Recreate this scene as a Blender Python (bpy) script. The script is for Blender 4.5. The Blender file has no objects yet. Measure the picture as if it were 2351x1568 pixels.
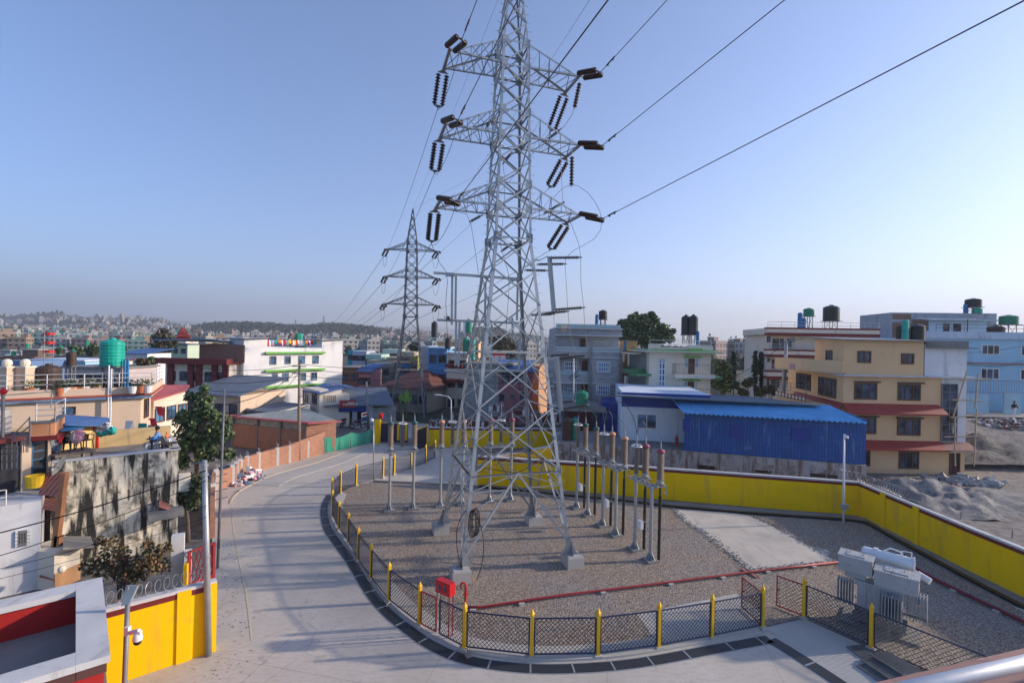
import bpy, math, random
from mathutils import Vector, Matrix, noise
random.seed(7)
PI=math.pi; R=math.radians
scn=bpy.context.scene
COL=scn.collection
# ------------------------------------------------------------ survey of the photograph
CH=10.5; FL=1110.0; CX=1175.5; CY=784.0; RO=R(1.2); CR,SR=math.cos(RO),math.sin(RO)
def off(px,py):
    dx,dy=px-CX,py-CY
    return dx*CR+dy*SR, dy*CR-dx*SR
def W(px,py,D):
    a,b=off(px,py); return Vector((a/FL*D,D,CH-b/FL*D))
def G(px,py,z=0.0):
    a,b=off(px,py); D=FL*(CH-z)/b; return Vector((a/FL*D,D,z))
def reg(x0,y0,k): return lambda x,y:(x0+k*x,y0+k*y)
r1=reg(0,705.3,.2503); r2=reg(497.3,705.3,.2503); r3=reg(949.4,705.3,.2503); r4=reg(1401.5,669.1,.2307)
r5=reg(1763.2,669.1,.2503); r6=reg(0,994.6,.3655); r7=reg(542.5,994.6,.3655); r8=reg(994.6,904.2,.2503)
s1=reg(949.4,0,.2596); s2=reg(949.4,361.7,.2596); s3=reg(1763.2,1175.5,.2503); s4=reg(1265.9,904.2,.2594)
s5=reg(813.8,434,.346); s6=reg(976.5,1220.7,.2385); s7=reg(1898.8,994.6,.2018); s8=reg(1401.5,994.6,.25)
t1=reg(759.5,868,.1); t2=reg(0,940.4,.1154); t3=reg(1121.2,759.5,.15); t4=reg(994.6,506.4,.2537)
t5=reg(1989.2,669.1,.2076); t6=reg(741.4,705.3,.1153); t8=reg(361.7,1039.8,.1557)
def V(*a): return Vector(a)
def lerp(a,b,t): return a+(b-a)*t
def sm(x,a,b):
    t=max(0,min(1,(x-a)/(b-a))); return t*t*(3-2*t)
def tab(x,T):
    if x<=T[0][0]: return T[0][1]
    for (a,b),(c,d) in zip(T,T[1:]):
        if x<=c: return b+(d-b)*sm(x,a,c)
    return T[-1][1]
HA=[(-1.6,.03),(-1.04,.030),(-.95,.033),(-.87,.030),(-.74,.026),(-.68,.018),(-.58,.012),(-.45,.008),(-.25,.014),(-.17,.012),(-.1,.005),(.05,.003),(.3,0)]
HB=[(-.70,0),(-.665,.016),(-.6,.021),(-.5,.024),(-.38,.026),(-.3,.021),(-.24,.014),(-.19,0)]
HC=[(-.125,0),(-.10,.014),(-.06,.027),(-.03,.025),(.0,.014),(.05,.010),(.09,0)]
def terr(x,y):
    z=3.0*sm(y,42,54)*sm(x,26,37)
    z-=10*sm(y,85,210)*(1-sm(x/max(y,1),.2,.35))
    if y>300:
        t=x/y
        for T,D0,sg in ((HA,1500,430),(HB,1000,170),(HC,1050,120)):
            h=tab(t,T)*D0+(9 if tab(t,T)>0 else 0)
            g=math.exp(-((y-D0)/sg)**2) if y<D0 else math.exp(-((y-D0)/(sg*1.6))**2)
            k=noise.noise((x/120,y/120,T[0][0]*9))*.28+noise.noise((x/45,y/45,3.1))*.12
            z=max(z,h*g*(1+k))
    return z
# ------------------------------------------------------------ materials
class N:
    def __init__(s,name):
        s.m=bpy.data.materials.new(name); s.m.use_nodes=True; s.t=s.m.node_tree; s.b=s.t.nodes['Principled BSDF']
        s._uv=None
    def n(s,k,**kw):
        o=s.t.nodes.new(k)
        for a,b in kw.items():
            if a.startswith('_'): setattr(o,a[1:],b)
            else: o.inputs[a.replace('0',' ')].default_value=b
        return o
    def l(s,a,b): s.t.links.new(a,b)
    def uv(s):
        if not s._uv: s._uv=s.n('ShaderNodeTexCoord').outputs['UV']
        return s._uv
    def pos(s): return s.n('ShaderNodeNewGeometry').outputs['Position']
    def noise(s,scale,vec=None,detail=4,rough=.6,sc=None):
        o=s.n('ShaderNodeTexNoise',Scale=scale,Detail=detail,Roughness=rough)
        v=vec or s.pos()
        if sc:
            m=s.n('ShaderNodeMapping',Scale=sc); s.l(v,m.inputs['Vector']); v=m.outputs[0]
        s.l(v,o.inputs['Vector']); return o.outputs['Fac']
    def ramp(s,f,stops):
        o=s.n('ShaderNodeValToRGB'); e=o.color_ramp.elements
        while len(e)<len(stops): e.new(.5)
        for i,(p,c) in enumerate(stops):
            e[i].position=p; e[i].color=(c,c,c,1) if not isinstance(c,tuple) else (*c[:3],1)
        s.l(f,o.inputs[0]); return o.outputs[0]
    def mix(s,f,a,b,mode='MIX'):
        o=s.n('ShaderNodeMix',_data_type='RGBA',_blend_type=mode)
        for v,i in ((f,0),(a,6),(b,7)):
            if isinstance(v,(int,float)): o.inputs[i].default_value=v
            elif isinstance(v,tuple): o.inputs[i].default_value=(*v[:3],1)
            else: s.l(v,o.inputs[i])
        return o.outputs[2]
    def bump(s,h,st=.3,d=.02):
        o=s.n('ShaderNodeBump',Strength=st,Distance=d); s.l(h,o.inputs['Height']); s.l(o.outputs[0],s.b.inputs['Normal'])
def sc(c,k): return tuple(min(1,v*k) for v in c)
MATS={}
def mat(name,col,rough=.8,var=.15,scale=.8,metal=0,bump=0,bscale=25,streak=0,scol=(.05,.05,.045),sscale=1.0,tex=None,p=(),spec=None):
    if name in MATS: return MATS[name]
    s=N(name); b=s.b
    b.inputs['Roughness'].default_value=rough; b.inputs['Metallic'].default_value=metal
    if spec is not None: b.inputs['Specular IOR Level'].default_value=spec
    f=s.noise(scale); f2=s.noise(scale*9,detail=3)
    c=s.mix(s.ramp(f,[(.3,0.),(.7,1.)]),sc(col,1-var),sc(col,1+var))
    c=s.mix(.5*min(1,var*3),c,s.mix(f2,sc(col,1-var*1.6),sc(col,1+var)))
    if tex=='brick':
        bt=s.n('ShaderNodeTexBrick',Scale=1.0,_offset=.5); s.l(s.uv(),bt.inputs['Vector'])
        bt.inputs['Brick Width'].default_value=p[0]; bt.inputs['Row Height'].default_value=p[1]; bt.inputs['Mortar Size'].default_value=p[2]
        bt.inputs['Mortar Smooth'].default_value=.3; bt.inputs['Bias'].default_value=0
        bt.inputs['Color1'].default_value=(*sc(col,1.25),1); bt.inputs['Color2'].default_value=(*sc(col,.62),1); bt.inputs['Mortar'].default_value=(*p[3],1)
        c=s.mix(.35,bt.outputs['Color'],c)
        s.bump(bt.outputs['Fac'],-.5,.02)
    if tex in('corr','tile','plank'):
        w=s.n('ShaderNodeTexWave',_wave_type='BANDS',_bands_direction='X')
        w.inputs['Scale'].default_value=1/(p[0]*3.183)*1.0
        s.l(s.uv(),w.inputs['Vector'])
        h=w.outputs['Fac']
        if tex=='tile':
            w2=s.n('ShaderNodeTexWave',_bands_direction='Y',_wave_profile='SAW'); w2.inputs['Scale'].default_value=1/(p[1]*3.183*1.0)
            s.l(s.uv(),w2.inputs['Vector']); h=s.mix(.5,h,w2.outputs['Fac'])
            c=s.mix(s.ramp(w2.outputs['Fac'],[(.0,.7),(.12,0.)]),c,sc(col,.45))
        c=s.mix(s.ramp(w.outputs['Fac'],[(0.,.55),(.5,0.)]),c,sc(col,.6))
        s.bump(h,.7,p[0]*.25)
    elif bump and tex!='brick':
        s.bump(s.noise(bscale,detail=5),bump,.02)
    if streak:
        a=s.noise(sscale*2.2,s.uv(),detail=5,sc=(1,.13,1)); a2=s.noise(sscale*.9,s.uv(),detail=6,rough=.7)
        T=.60-.17*streak
        m=s.mix(1,s.ramp(a,[(T,0.),(T+.09,1.)]),s.ramp(a2,[(T+.01,0.),(T+.12,.85)]),'LIGHTEN')
        c=s.mix(s.mix(m,(0,0,0),sc((1,1,1),min(1,.45+streak*.7))),c,scol)
    s.l(c,b.inputs['Base Color'])
    r=s.ramp(f2,[(.3,max(.05,rough-.1)),(.7,min(1,rough+.1))]); s.l(r,b.inputs['Roughness'])
    MATS[name]=s.m; return s.m
SPLIT={'beam','shutter','balcony_glass','concrete_column','tiles','lintel','door_hood','green_ledge','pillar','balcony','stone_projection','string_course','conservator_bracket','porch_column','drain_pipe','maroon_edge','brick_panel','canopy','handle','parapet_piece','strut','painted_motorcycle','vent_slot'}
# ------------------------------------------------------------ mesh builder
class MB:
    def __init__(s): s.v=[]; s.f=[]; s.mi=[]; s.m=0
    def add(s,vs,fs):
        n=len(s.v); s.v+= [tuple(q) for q in vs]
        for f in fs: s.f.append([i+n for i in f]); s.mi.append(s.m)
        return s
    def box(s,c,sz,rz=0):
        h=V(*sz)*.5; m=Matrix.Rotation(rz,3,'Z'); c=V(*c)
        vs=[c+m@V(a*h.x,b*h.y,d*h.z) for d in(-1,1) for b in(-1,1) for a in(-1,1)]
        return s.add(vs,[(0,2,3,1),(4,5,7,6),(0,1,5,4),(2,6,7,3),(0,4,6,2),(1,3,7,5)])
    def beam(s,p0,p1,w,h=None,up=None):
        h=h or w; p0,p1=V(*p0),V(*p1); d=(p1-p0)
        if d.length<1e-6: return s
        d.normalize(); u=up or (V(0,0,1) if abs(d.z)<.95 else V(0,1,0)); a=d.cross(u).normalized()*w*.5; b=a.cross(d).normalized()*h*.5
        vs=[q+i*a+j*b for q in(p0,p1) for i,j in((-1,-1),(1,-1),(1,1),(-1,1))]
        return s.add(vs,[(3,2,1,0),(4,5,6,7),(0,1,5,4),(1,2,6,5),(2,3,7,6),(3,0,4,7)])
    def angle(s,p0,p1,w,t,a,b):
        p0,p1=V(*p0),V(*p1); d=(p1-p0).normalized()
        a=(a-d*a.dot(d)).normalized(); b=(b-d*b.dot(d)-a*b.dot(a)); b.normalize()
        pr=[(0,0),(w,0),(w,t),(t,t),(t,w),(0,w)]
        vs=[q+a*i+b*j for q in(p0,p1) for i,j in pr]
        return s.add(vs,[(0,1,7,6),(1,2,8,7),(2,3,9,8),(3,4,10,9),(4,5,11,10),(5,0,6,11)])
    def tube(s,pts,r,n=6,cap=True):
        pts=[V(*q) for q in pts]; rs=r if isinstance(r,(list,tuple)) else [r]*len(pts)
        vs=[]; pa=None
        for i,q in enumerate(pts):
            d=(pts[min(i+1,len(pts)-1)]-pts[max(i-1,0)]).normalized()
            if pa is None: pa=d.cross(V(0,0,1) if abs(d.z)<.9 else V(1,0,0)).normalized()
            a=(pa-d*pa.dot(d)).normalized(); pa=a; b=d.cross(a)
            vs+=[q+(a*math.cos(2*PI*k/n)+b*math.sin(2*PI*k/n))*rs[i] for k in range(n)]
        fs=[(i*n+k,i*n+(k+1)%n,(i+1)*n+(k+1)%n,(i+1)*n+k) for i in range(len(pts)-1) for k in range(n)]
        if cap: fs+=[tuple(range(n-1,-1,-1)),tuple((len(pts)-1)*n+k for k in range(n))]
        return s.add(vs,fs)
    def lathe(s,p0,ax,prof,n=12):
        ax=V(*ax).normalized(); a=ax.cross(V(0,0,1) if abs(ax.z)<.9 else V(1,0,0)).normalized(); b=ax.cross(a); p0=V(*p0)
        vs=[p0+ax*z+(a*math.cos(2*PI*k/n)+b*math.sin(2*PI*k/n))*max(r,1e-4) for r,z in prof for k in range(n)]
        fs=[(i*n+k,i*n+(k+1)%n,(i+1)*n+(k+1)%n,(i+1)*n+k) for i in range(len(prof)-1) for k in range(n)]
        return s.add(vs,fs)
    def prism(s,poly,z0,z1):
        n=len(poly); zs0=z0 if isinstance(z0,(list,tuple)) else [z0]*n; zs1=z1 if isinstance(z1,(list,tuple)) else [z1]*n
        if sum(poly[i][0]*poly[(i+1)%n][1]-poly[(i+1)%n][0]*poly[i][1] for i in range(n))<0:
            poly=poly[::-1]; zs0=zs0[::-1]; zs1=zs1[::-1]
        vs=[(q[0],q[1],z) for q,z in zip(poly,zs0)]+[(q[0],q[1],z) for q,z in zip(poly,zs1)]
        return s.add(vs,[tuple(range(n-1,-1,-1)),tuple(range(n,2*n))]+[(i,(i+1)%n,n+(i+1)%n,n+i) for i in range(n)])
    def strip(s,A,B):
        n=len(A); return s.add(list(A)+list(B),[(i,i+1,n+i+1,n+i) for i in range(n-1)])
    def ball(s,c,r,n=10,m=6,jit=0):
        c=V(*c); rr=r if isinstance(r,(tuple,list)) else (r,r,r)
        vs=[]
        for i in range(m+1):
            th=PI*i/m
            for k in range(n):
                q=V(math.sin(th)*math.cos(2*PI*k/n)*rr[0],math.sin(th)*math.sin(2*PI*k/n)*rr[1],math.cos(th)*rr[2])
                if jit: q*=1+random.uniform(-jit,jit)
                vs.append(c+q)
        return s.add(vs,[(i*n+k,(i+1)*n+k,(i+1)*n+(k+1)%n,i*n+(k+1)%n) for i in range(m) for k in range(n)])
    def build(s,name,mt,parent=None,smooth=False,local=False,label=None):
        if parent and name in SPLIT and not label:
            # one object for each separate piece
            par=list(range(len(s.v)))
            def fd(i):
                while par[i]!=i: par[i]=par[par[i]]; i=par[i]
                return i
            for f in s.f:
                for q in f[1:]: par[fd(q)]=fd(f[0])
            gr={}
            for fi,f in enumerate(s.f): gr.setdefault(fd(f[0]),[]).append(fi)
            if len(gr)>1:
                last=None
                for fs in gr.values():
                    m=MB(); mp={}
                    for fi in fs:
                        for q in s.f[fi]:
                            if q not in mp: mp[q]=len(m.v); m.v.append(s.v[q])
                        m.f.append([mp[q] for q in s.f[fi]]); m.mi.append(s.mi[fi])
                    last=m.build(name,mt,parent,smooth,local,' ')
                    if 'label' in last: del last['label']
                return last
        me=bpy.data.meshes.new(name)
        o=V(0,0,0)
        if parent and not local:
            q=parent
            while q: o=o+q.location; q=q.parent
        me.from_pydata([(x-o.x,y-o.y,z-o.z) for x,y,z in s.v],[],s.f)
        for m in (mt if isinstance(mt,(list,tuple)) else [mt]): me.materials.append(m)
        if max(s.mi,default=0)>0: me.polygons.foreach_set('material_index',s.mi)
        if smooth: me.polygons.foreach_set('use_smooth',[True]*len(s.f))
        uvl=me.uv_layers.new(name='UVMap'); uv=[0.0]*(2*len(me.loops)); Z=V(0,0,1)
        for p in me.polygons:
            n=p.normal
            if abs(n.z)>.97 or n.length<.5: t=V(1,0,0); w=V(0,1,0)
            else: t=Z.cross(n).normalized(); w=n.cross(t)
            for li in p.loop_indices:
                q=me.vertices[me.loops[li].vertex_index].co+o
                uv[2*li]=q.dot(t); uv[2*li+1]=q.dot(w)
        uvl.data.foreach_set('uv',uv)
        ob=bpy.data.objects.new(name,me); COL.objects.link(ob)
        if parent: ob.parent=parent
        if label: ob['label']=label
        return ob
def tag(o,label=None,cat=None,group=None,kind=None):
    if label: o['label']=label
    if cat: o['category']=cat
    if group: o['group']=group
    if kind: o['kind']=kind
    return o
def thing(name,label,cat,loc=(0,0,0),group=None,rz=0):
    o=bpy.data.objects.new(name,None); COL.objects.link(o); o.location=tuple(loc)+(0,)*(3-len(loc)); o.rotation_euler.z=rz; o.empty_display_size=.2
    return tag(o,label,cat,group)
def one(mb,name,mt,label,cat,group=None,smooth=False): return tag(mb.build(name,mt,smooth=smooth),label,cat,group)
def struct(mb,name,mt,smooth=False): return tag(mb.build(name,mt,smooth=smooth),None,None,None,'structure')
def copy_tree(o,parent=None):
    c=o.copy(); COL.objects.link(c)
    if parent: c.parent=parent
    for ch in list(o.children): copy_tree(ch,c)
    return c
def catenary(a,b,sag,n=14):
    a,b=V(*a),V(*b); return [lerp(a,b,i/n)-V(0,0,sag*4*(i/n)*(1-i/n)) for i in range(n+1)]
def bez(p0,p1,p2,p3,n=12):
    p0,p1,p2,p3=map(lambda q:V(*q),(p0,p1,p2,p3))
    return [p0*(1-t)**3+p1*3*t*(1-t)**2+p2*3*t*t*(1-t)+p3*t**3 for t in [i/n for i in range(n+1)]]
# ------------------------------------------------------------ facade helper: wall plane through two plan points
class Fac:
    def __init__(s,A,B):
        s.A=V(A[0],A[1],0); s.B=V(B[0],B[1],0); s.d=(s.B-s.A).normalized(); s.L=(s.B-s.A).length
        n=V(s.d.y,-s.d.x,0); s.n=n
        s.rz=math.atan2(s.d.y,s.d.x)
    def hit(s,px,py):
        q=W(px,py,1)-V(0,0,CH)
        # A+u d = k q
        det=s.d.x*(-q.y)-s.d.y*(-q.x)
        u=(-s.A.x*(-q.y)+s.A.y*(-q.x))/det
        P=s.A+s.d*u; k=P.y/q.y
        return u,CH+k*q.z
    def pt(s,u,z,o=0): return s.A+s.d*u+s.n*o+V(0,0,z)
    def rect(s,a,b):
        xm,ym=(a[0]+b[0])/2,(a[1]+b[1])/2
        return s.hit(a[0],ym)[0],s.hit(b[0],ym)[0],s.hit(xm,b[1])[1],s.hit(xm,a[1])[1]
    def slab(s,mb,u0,u1,z0,z1,o0,o1):
        c=s.pt((u0+u1)/2,(z0+z1)/2,(o0+o1)/2)
        return mb.box(c,(abs(u1-u0),abs(o1-o0),abs(z1-z0)),s.rz)
    def slabp(s,mb,a,b,o0,o1):
        return s.slab(mb,*s.rect(a,b),o0,o1)
def pl(px,D,py=784):
    q=W(px,py,D); return (q.x,q.y)
def window(par,fac,u0,u1,z0,z1,fm,gm,cols=2,rows=1,fw=.07,o=0.0,sill=None,bars=None):
    f=MB(); out=.07+o
    fac.slab(f,u0,u1,z0,z0+fw,o-.02,out); fac.slab(f,u0,u1,z1-fw,z1,o-.02,out)
    fac.slab(f,u0,u0+fw,z0+fw,z1-fw,o-.02,out); fac.slab(f,u1-fw,u1,z0+fw,z1-fw,o-.02,out)
    m=fw*.7
    for i in range(1,cols):
        u=u0+(u1-u0)*i/cols; fac.slab(f,u-m/2,u+m/2,z0+fw,z1-fw,o,out-.012)
    for i in range(1,rows):
        z=z0+(z1-z0)*i/rows; fac.slab(f,u0+fw,u1-fw,z-m/2,z+m/2,o,out-.02)
    w=f.build('window',fm,par)
    g=MB(); fac.slab(g,u0+fw*.6,u1-fw*.6,z0+fw*.6,z1-fw*.6,o-.01,o+.025); g.build('pane',gm,w)
    if sill:
        q=MB(); fac.slab(q,u0-.1,u1+.1,z0-.08,z0-.003,o-.01,out+.06); q.build('sill',sill,w)
    return w
def windowp(par,fac,a,b,fm,gm,**k):
    u0,u1,z0,z1=fac.rect(a,b); return window(par,fac,u0,u1,z0,z1,fm,gm,**k)
# ------------------------------------------------------------ palette
def glassm(name,col=(.015,.02,.03)):
    s=N(name); s.b.inputs['Base Color'].default_value=(*col,1); s.b.inputs['Roughness'].default_value=.08
    n=s.noise(.9); c=s.mix(s.ramp(n,[(.4,0.),(.6,1.)]),col,sc(col,6.0)); s.l(c,s.b.inputs['Base Color']); MATS[name]=s.m; return s.m  # paler noise patches in the colour stand in for reflections and curtains
glass=glassm('dark_window_glass'); glassb=glassm('blue_window_glass',(.02,.04,.07))
steel=mat('galvanised_steel',(.38,.40,.41),.45,.14,2.5,metal=.55,bump=.05)
steel_old=mat('weathered_steel',(.21,.21,.215),.6,.3,2,metal=.3)
stainless=mat('stainless_rail',(.62,.62,.62),.48,.05,3,metal=.4)
porcelain=mat('dark_brown_porcelain',(.045,.022,.018),.22,.15,3)
shed_tan=mat('tan_silicone_sheds',(.27,.205,.155),.5,.12,2)
shed_grey=mat('grey_brown_sheds',(.10,.085,.08),.5,.15,2)
cablem=mat('dull_black_cable',(.012,.012,.014),.95,.2,3,spec=.05)
black_pl=mat('black_cable_sheath',(.012,.012,.014),.45,.2,3)
wirem=mat('aluminium_conductor',(.10,.10,.11),.5,.1,3,metal=.4)
yel=mat('yellow_wall_paint',(.88,.53,.004),.8,.06,.5,bump=.12,bscale=8,spec=.12,streak=.34,scol=(.66,.40,.04),sscale=.6)
yelp=mat('yellow_post_paint',(.72,.42,.01),.45,.08,2)
navy=mat('navy_frame_paint',(.008,.014,.055),.4,.2,3)
maroon=mat('maroon_paint',(.16,.014,.012),.6,.15,2)
redp=mat('red_pipe_paint',(.27,.012,.015),.55,.3,1.5)
redbox=mat('red_cabinet_paint',(.50,.008,.01),.35,.08,2)
conc=mat('pale_concrete',(.42,.40,.37),.9,.14,.35,bump=.25,bscale=9)
concd=mat('dark_damp_concrete',(.22,.21,.20),.9,.25,.6,bump=.3,bscale=9)
coping=mat('coping_concrete',(.55,.54,.54),.85,.12,.8,bump=.15,streak=.1,scol=(.25,.25,.25),sscale=.7)
whitew=mat('white_plaster',(.72,.71,.72),.85,.07,.4,bump=.08,streak=.16,scol=(.42,.42,.45),sscale=.5)
wood=mat('brown_window_timber',(.09,.035,.015),.5,.25,3)
woodg=mat('grey_timber',(.22,.17,.13),.8,.25,4)
bamboo=mat('bamboo_pole',(.42,.33,.22),.7,.2,4)
green_tank=mat('green_tank_plastic',(.01,.22,.13),.35,.1,2)
teal_tank=mat('teal_tank_plastic',(.005,.36,.27),.35,.1,2)
black_tank=mat('black_tank_plastic',(.02,.02,.024),.4,.3,2)
brown_tank=mat('faded_brown_tank',(.06,.035,.025),.6,.4,2)
bluepl=mat('blue_barrel_plastic',(.01,.14,.33),.4,.1,2)
whitep=mat('white_metal_paint',(.68,.69,.70),.4,.06,3)
greyp=mat('transformer_grey_paint',(.36,.37,.37),.5,.1,2,bump=.03,streak=.12,scol=(.16,.13,.1),sscale=2)
tin_blue=mat('sky_blue_tin',(.15,.40,.68),.5,.25,1.2,spec=.3)
tin_grey=mat('weathered_grey_blue_tin',(.15,.185,.24),.75,.25,.7,spec=.2,tex='corr',p=(.15,))
tin_blue2=mat('faded_blue_tin',(.08,.16,.36),.7,.25,.7,spec=.2,tex='corr',p=(.15,))
tin_red=mat('faded_red_tin',(.40,.09,.10),.6,.12,.7,tex='corr',p=(.2,))
royal=mat('royal_blue_sheet',(.003,.075,.31),.5,.22,1.0,tex='corr',p=(.22,),streak=.16,scol=(.10,.24,.48),sscale=1.3)
royalp=mat('royal_blue_paint',(.008,.04,.26),.5,.12,1.0)
brick=mat('red_brick',(.38,.16,.09),.9,.22,1.2,tex='brick',p=(.24,.085,.012,(.33,.28,.24)),streak=.08,scol=(.16,.1,.08),sscale=.7)
brickd=mat('dull_brick',(.25,.12,.08),.9,.2,1.2,tex='brick',p=(.24,.085,.012,(.2,.17,.15)))
block=mat('grey_block',(.30,.30,.29),.9,.15,1.2,tex='brick',p=(.4,.2,.015,(.22,.22,.22)),streak=.1,scol=(.15,.15,.15))
stone=mat('stacked_grey_stone',(.36,.37,.39),.85,.25,1.5,tex='brick',p=(.75,.11,.014,(.2,.2,.22)))
beige=mat('ochre_beige_plaster',(.74,.49,.27),.85,.05,.5,bump=.12,bscale=12,spec=.2,streak=.05,scol=(.60,.41,.25),sscale=.5)
cream=mat('cream_plaster',(.70,.63,.52),.85,.07,.5,bump=.05,streak=.07,scol=(.4,.36,.3),sscale=.6)
peach=mat('pale_peach_plaster',(.62,.47,.35),.85,.06,.5,bump=.05,streak=.12,scol=(.42,.33,.27),sscale=.6)
tile=mat('maroon_roof_tile',(.34,.035,.03),.5,.2,1.5,tex='tile',p=(.22,.3))
tilep=mat('weathered_pink_tile',(.30,.12,.10),.7,.25,1.5,tex='tile',p=(.2,.28))
tileg=mat('green_roof_tile',(.10,.26,.12),.5,.15,1.5,tex='tile',p=(.22,.3))
greenp=mat('bright_green_paint',(.14,.42,.05),.6,.12,2)
lblue=mat('light_blue_plaster',(.33,.56,.72),.85,.07,.5,bump=.05,streak=.13,scol=(.3,.42,.52),sscale=.5)
sky_white=mat('bluish_white_wall',(.58,.66,.74),.85,.08,.6,streak=.15,scol=(.35,.4,.45),sscale=.7)
mossy=mat('mossy_stained_plaster',(.80,.71,.55),.9,.14,.7,bump=.25,bscale=7,streak=.80,scol=(.03,.028,.025),sscale=1.0)
dirtyw=mat('dirty_whitewash',(.60,.60,.62),.9,.08,.6,bump=.12,streak=.28,scol=(.22,.23,.25),sscale=.6)
rusty=mat('rust_streaked_concrete',(.33,.33,.34),.9,.25,1.0,bump=.2,streak=.55,scol=(.14,.09,.06),sscale=1.2)
leafd=[mat('leaf_green_%s'%k,c,.6,.35,1.7) for k,c in (('mid',(.065,.11,.035)),('pale',(.14,.19,.07)),('dark',(.03,.055,.025)))]
leafb=[mat('leaf_dry_%s'%k,c,.7,.35,1.7) for k,c in (('olive',(.10,.10,.04)),('rust',(.16,.09,.035)),('brown',(.09,.055,.03)))]
bark=mat('bark',(.12,.09,.07),.9,.25,4,bump=.4)
skin=mat('skin',(.30,.16,.10),.6,.05,3)
hairm=mat('black_hair',(.012,.01,.01),.5,.1,3)
cloth={k:mat('cloth_'+k,c,.9,.15,5) for k,c in dict(blue=(.12,.3,.62),white=(.75,.73,.7),red=(.5,.02,.03),black=(.02,.02,.025),olive=(.09,.08,.05),pink=(.7,.35,.42),teal=(.02,.35,.3),denim=(.08,.13,.22),orange=(.75,.2,.03),yellow=(.8,.5,.02),grey=(.3,.3,.32),purple=(.2,.02,.25)).items()}
# gravel
def gravelm(name,cols,far=False):
    s=N(name); v=s.n('ShaderNodeTexVoronoi',Scale=23.0); s.l(s.pos(),v.inputs['Vector'])
    sep=s.n('ShaderNodeSeparateColor'); s.l(v.outputs['Color'],sep.inputs[0])
    c=s.ramp(sep.outputs[0],[(0.,cols[0]),(.3,cols[1]),(.6,cols[2]),(.82,cols[3]),(1.,cols[4])])
    pn=s.ramp(s.noise(.28,detail=5),[(.44,0.),(.58,1.)])
    c=s.mix(s.mix(pn,(0,0,0),(.3,.3,.3)),c,s.ramp(sep.outputs[1],[(0.,(.10,.11,.13)),(.5,(.24,.26,.30)),(1.,(.5,.52,.58))]))
    c=s.mix(s.ramp(v.outputs['Distance'],[(.03,.0),(.055,.65)]) if False else s.ramp(v.outputs['Distance'],[(.45,0.),(.8,.7)]),c,(.05,.045,.04))
    s.l(c,s.b.inputs['Base Color']); s.b.inputs['Roughness'].default_value=.85
    inv=s.n('ShaderNodeMath',_operation='MULTIPLY'); s.l(v.outputs['Distance'],inv.inputs[0]); inv.inputs[1].default_value=-1
    s.bump(inv.outputs[0],.9,.05); MATS[name]=s.m; return s.m
gravel=gravelm('river_gravel',[(.16,.125,.095),(.27,.21,.16),(.37,.285,.21),(.45,.355,.27),(.58,.50,.42)])
def roadm():
    s=N('worn_road_concrete'); 
    a=s.noise(.22,detail=6); b=s.noise(3.0,detail=6,rough=.7,sc=(1,2.6,1)); d=s.noise(30,detail=3)
    c=s.mix(s.ramp(a,[(.35,0.),(.65,1.)]),(.43,.38,.32),(.56,.505,.44))
    c=s.mix(s.mix(s.ramp(b,[(.40,1.),(.52,0.)]),(0,0,0),(.35,.35,.35)),c,(.30,.28,.25))
    c=s.mix(s.mix(s.ramp(s.noise(.5,detail=8,rough=.75),[(.60,0.),(.70,1.)]),(0,0,0),(.5,.5,.5)),c,(.55,.53,.50))
    c=s.mix(.12,c,s.ramp(d,[(.3,(.2,.2,.2)),(.7,(.7,.7,.7))]))
    # slab joints
    bt=s.n('ShaderNodeTexBrick',Scale=1.0,_offset=0.0); mp=s.n('ShaderNodeMapping'); mp.inputs['Rotation'].default_value=(0,0,R(12)); s.l(s.pos(),mp.inputs[0])
    ns=s.n('ShaderNodeMix',_data_type='VECTOR'); ns.inputs[0].default_value=.04; s.l(mp.outputs[0],ns.inputs[4]); nn=s.n('ShaderNodeTexNoise',Scale=.7); s.l(s.pos(),nn.inputs['Vector']); s.l(nn.outputs['Color'],ns.inputs[5]); s.l(ns.outputs[1],bt.inputs['Vector'])
    bt.inputs['Brick Width'].default_value=5.2; bt.inputs['Row Height'].default_value=6.5; bt.inputs['Mortar Size'].default_value=.012
    c=s.mix(s.mix(bt.outputs['Fac'],(0,0,0),(.45,.45,.45)),c,(.2,.185,.17))
    vo=s.n('ShaderNodeTexVoronoi',_feature='DISTANCE_TO_EDGE',Scale=.42); wv=s.n('ShaderNodeMix',_data_type='VECTOR'); wv.inputs[0].default_value=.25; s.l(s.pos(),wv.inputs[4]); n3=s.n('ShaderNodeTexNoise',Scale=1.3,Detail=6.0); s.l(s.pos(),n3.inputs['Vector']); s.l(n3.outputs['Color'],wv.inputs[5]); s.l(wv.outputs[1],vo.inputs['Vector'])
    ck=s.mix(1,s.ramp(vo.outputs['Distance'],[(.0,1.),(.008,0.)]),s.ramp(s.noise(.15,detail=3),[(.5,0.),(.56,1.)]),'MULTIPLY')
    c=s.mix(s.mix(ck,(0,0,0),(.35,.35,.35)),c,(.16,.15,.13))
    c=s.mix(s.mix(s.ramp(s.noise(1.1,detail=2),[(.66,0.),(.72,1.)]),(0,0,0),(.35,.35,.35)),c,(.2,.18,.16))
    s.l(c,s.b.inputs['Base Color']); s.b.inputs['Roughness'].default_value=.88
    s.bump(s.mix(.5,b,d),.35,.02); MATS['road']=s.m; return s.m
road_m=roadm()
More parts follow.
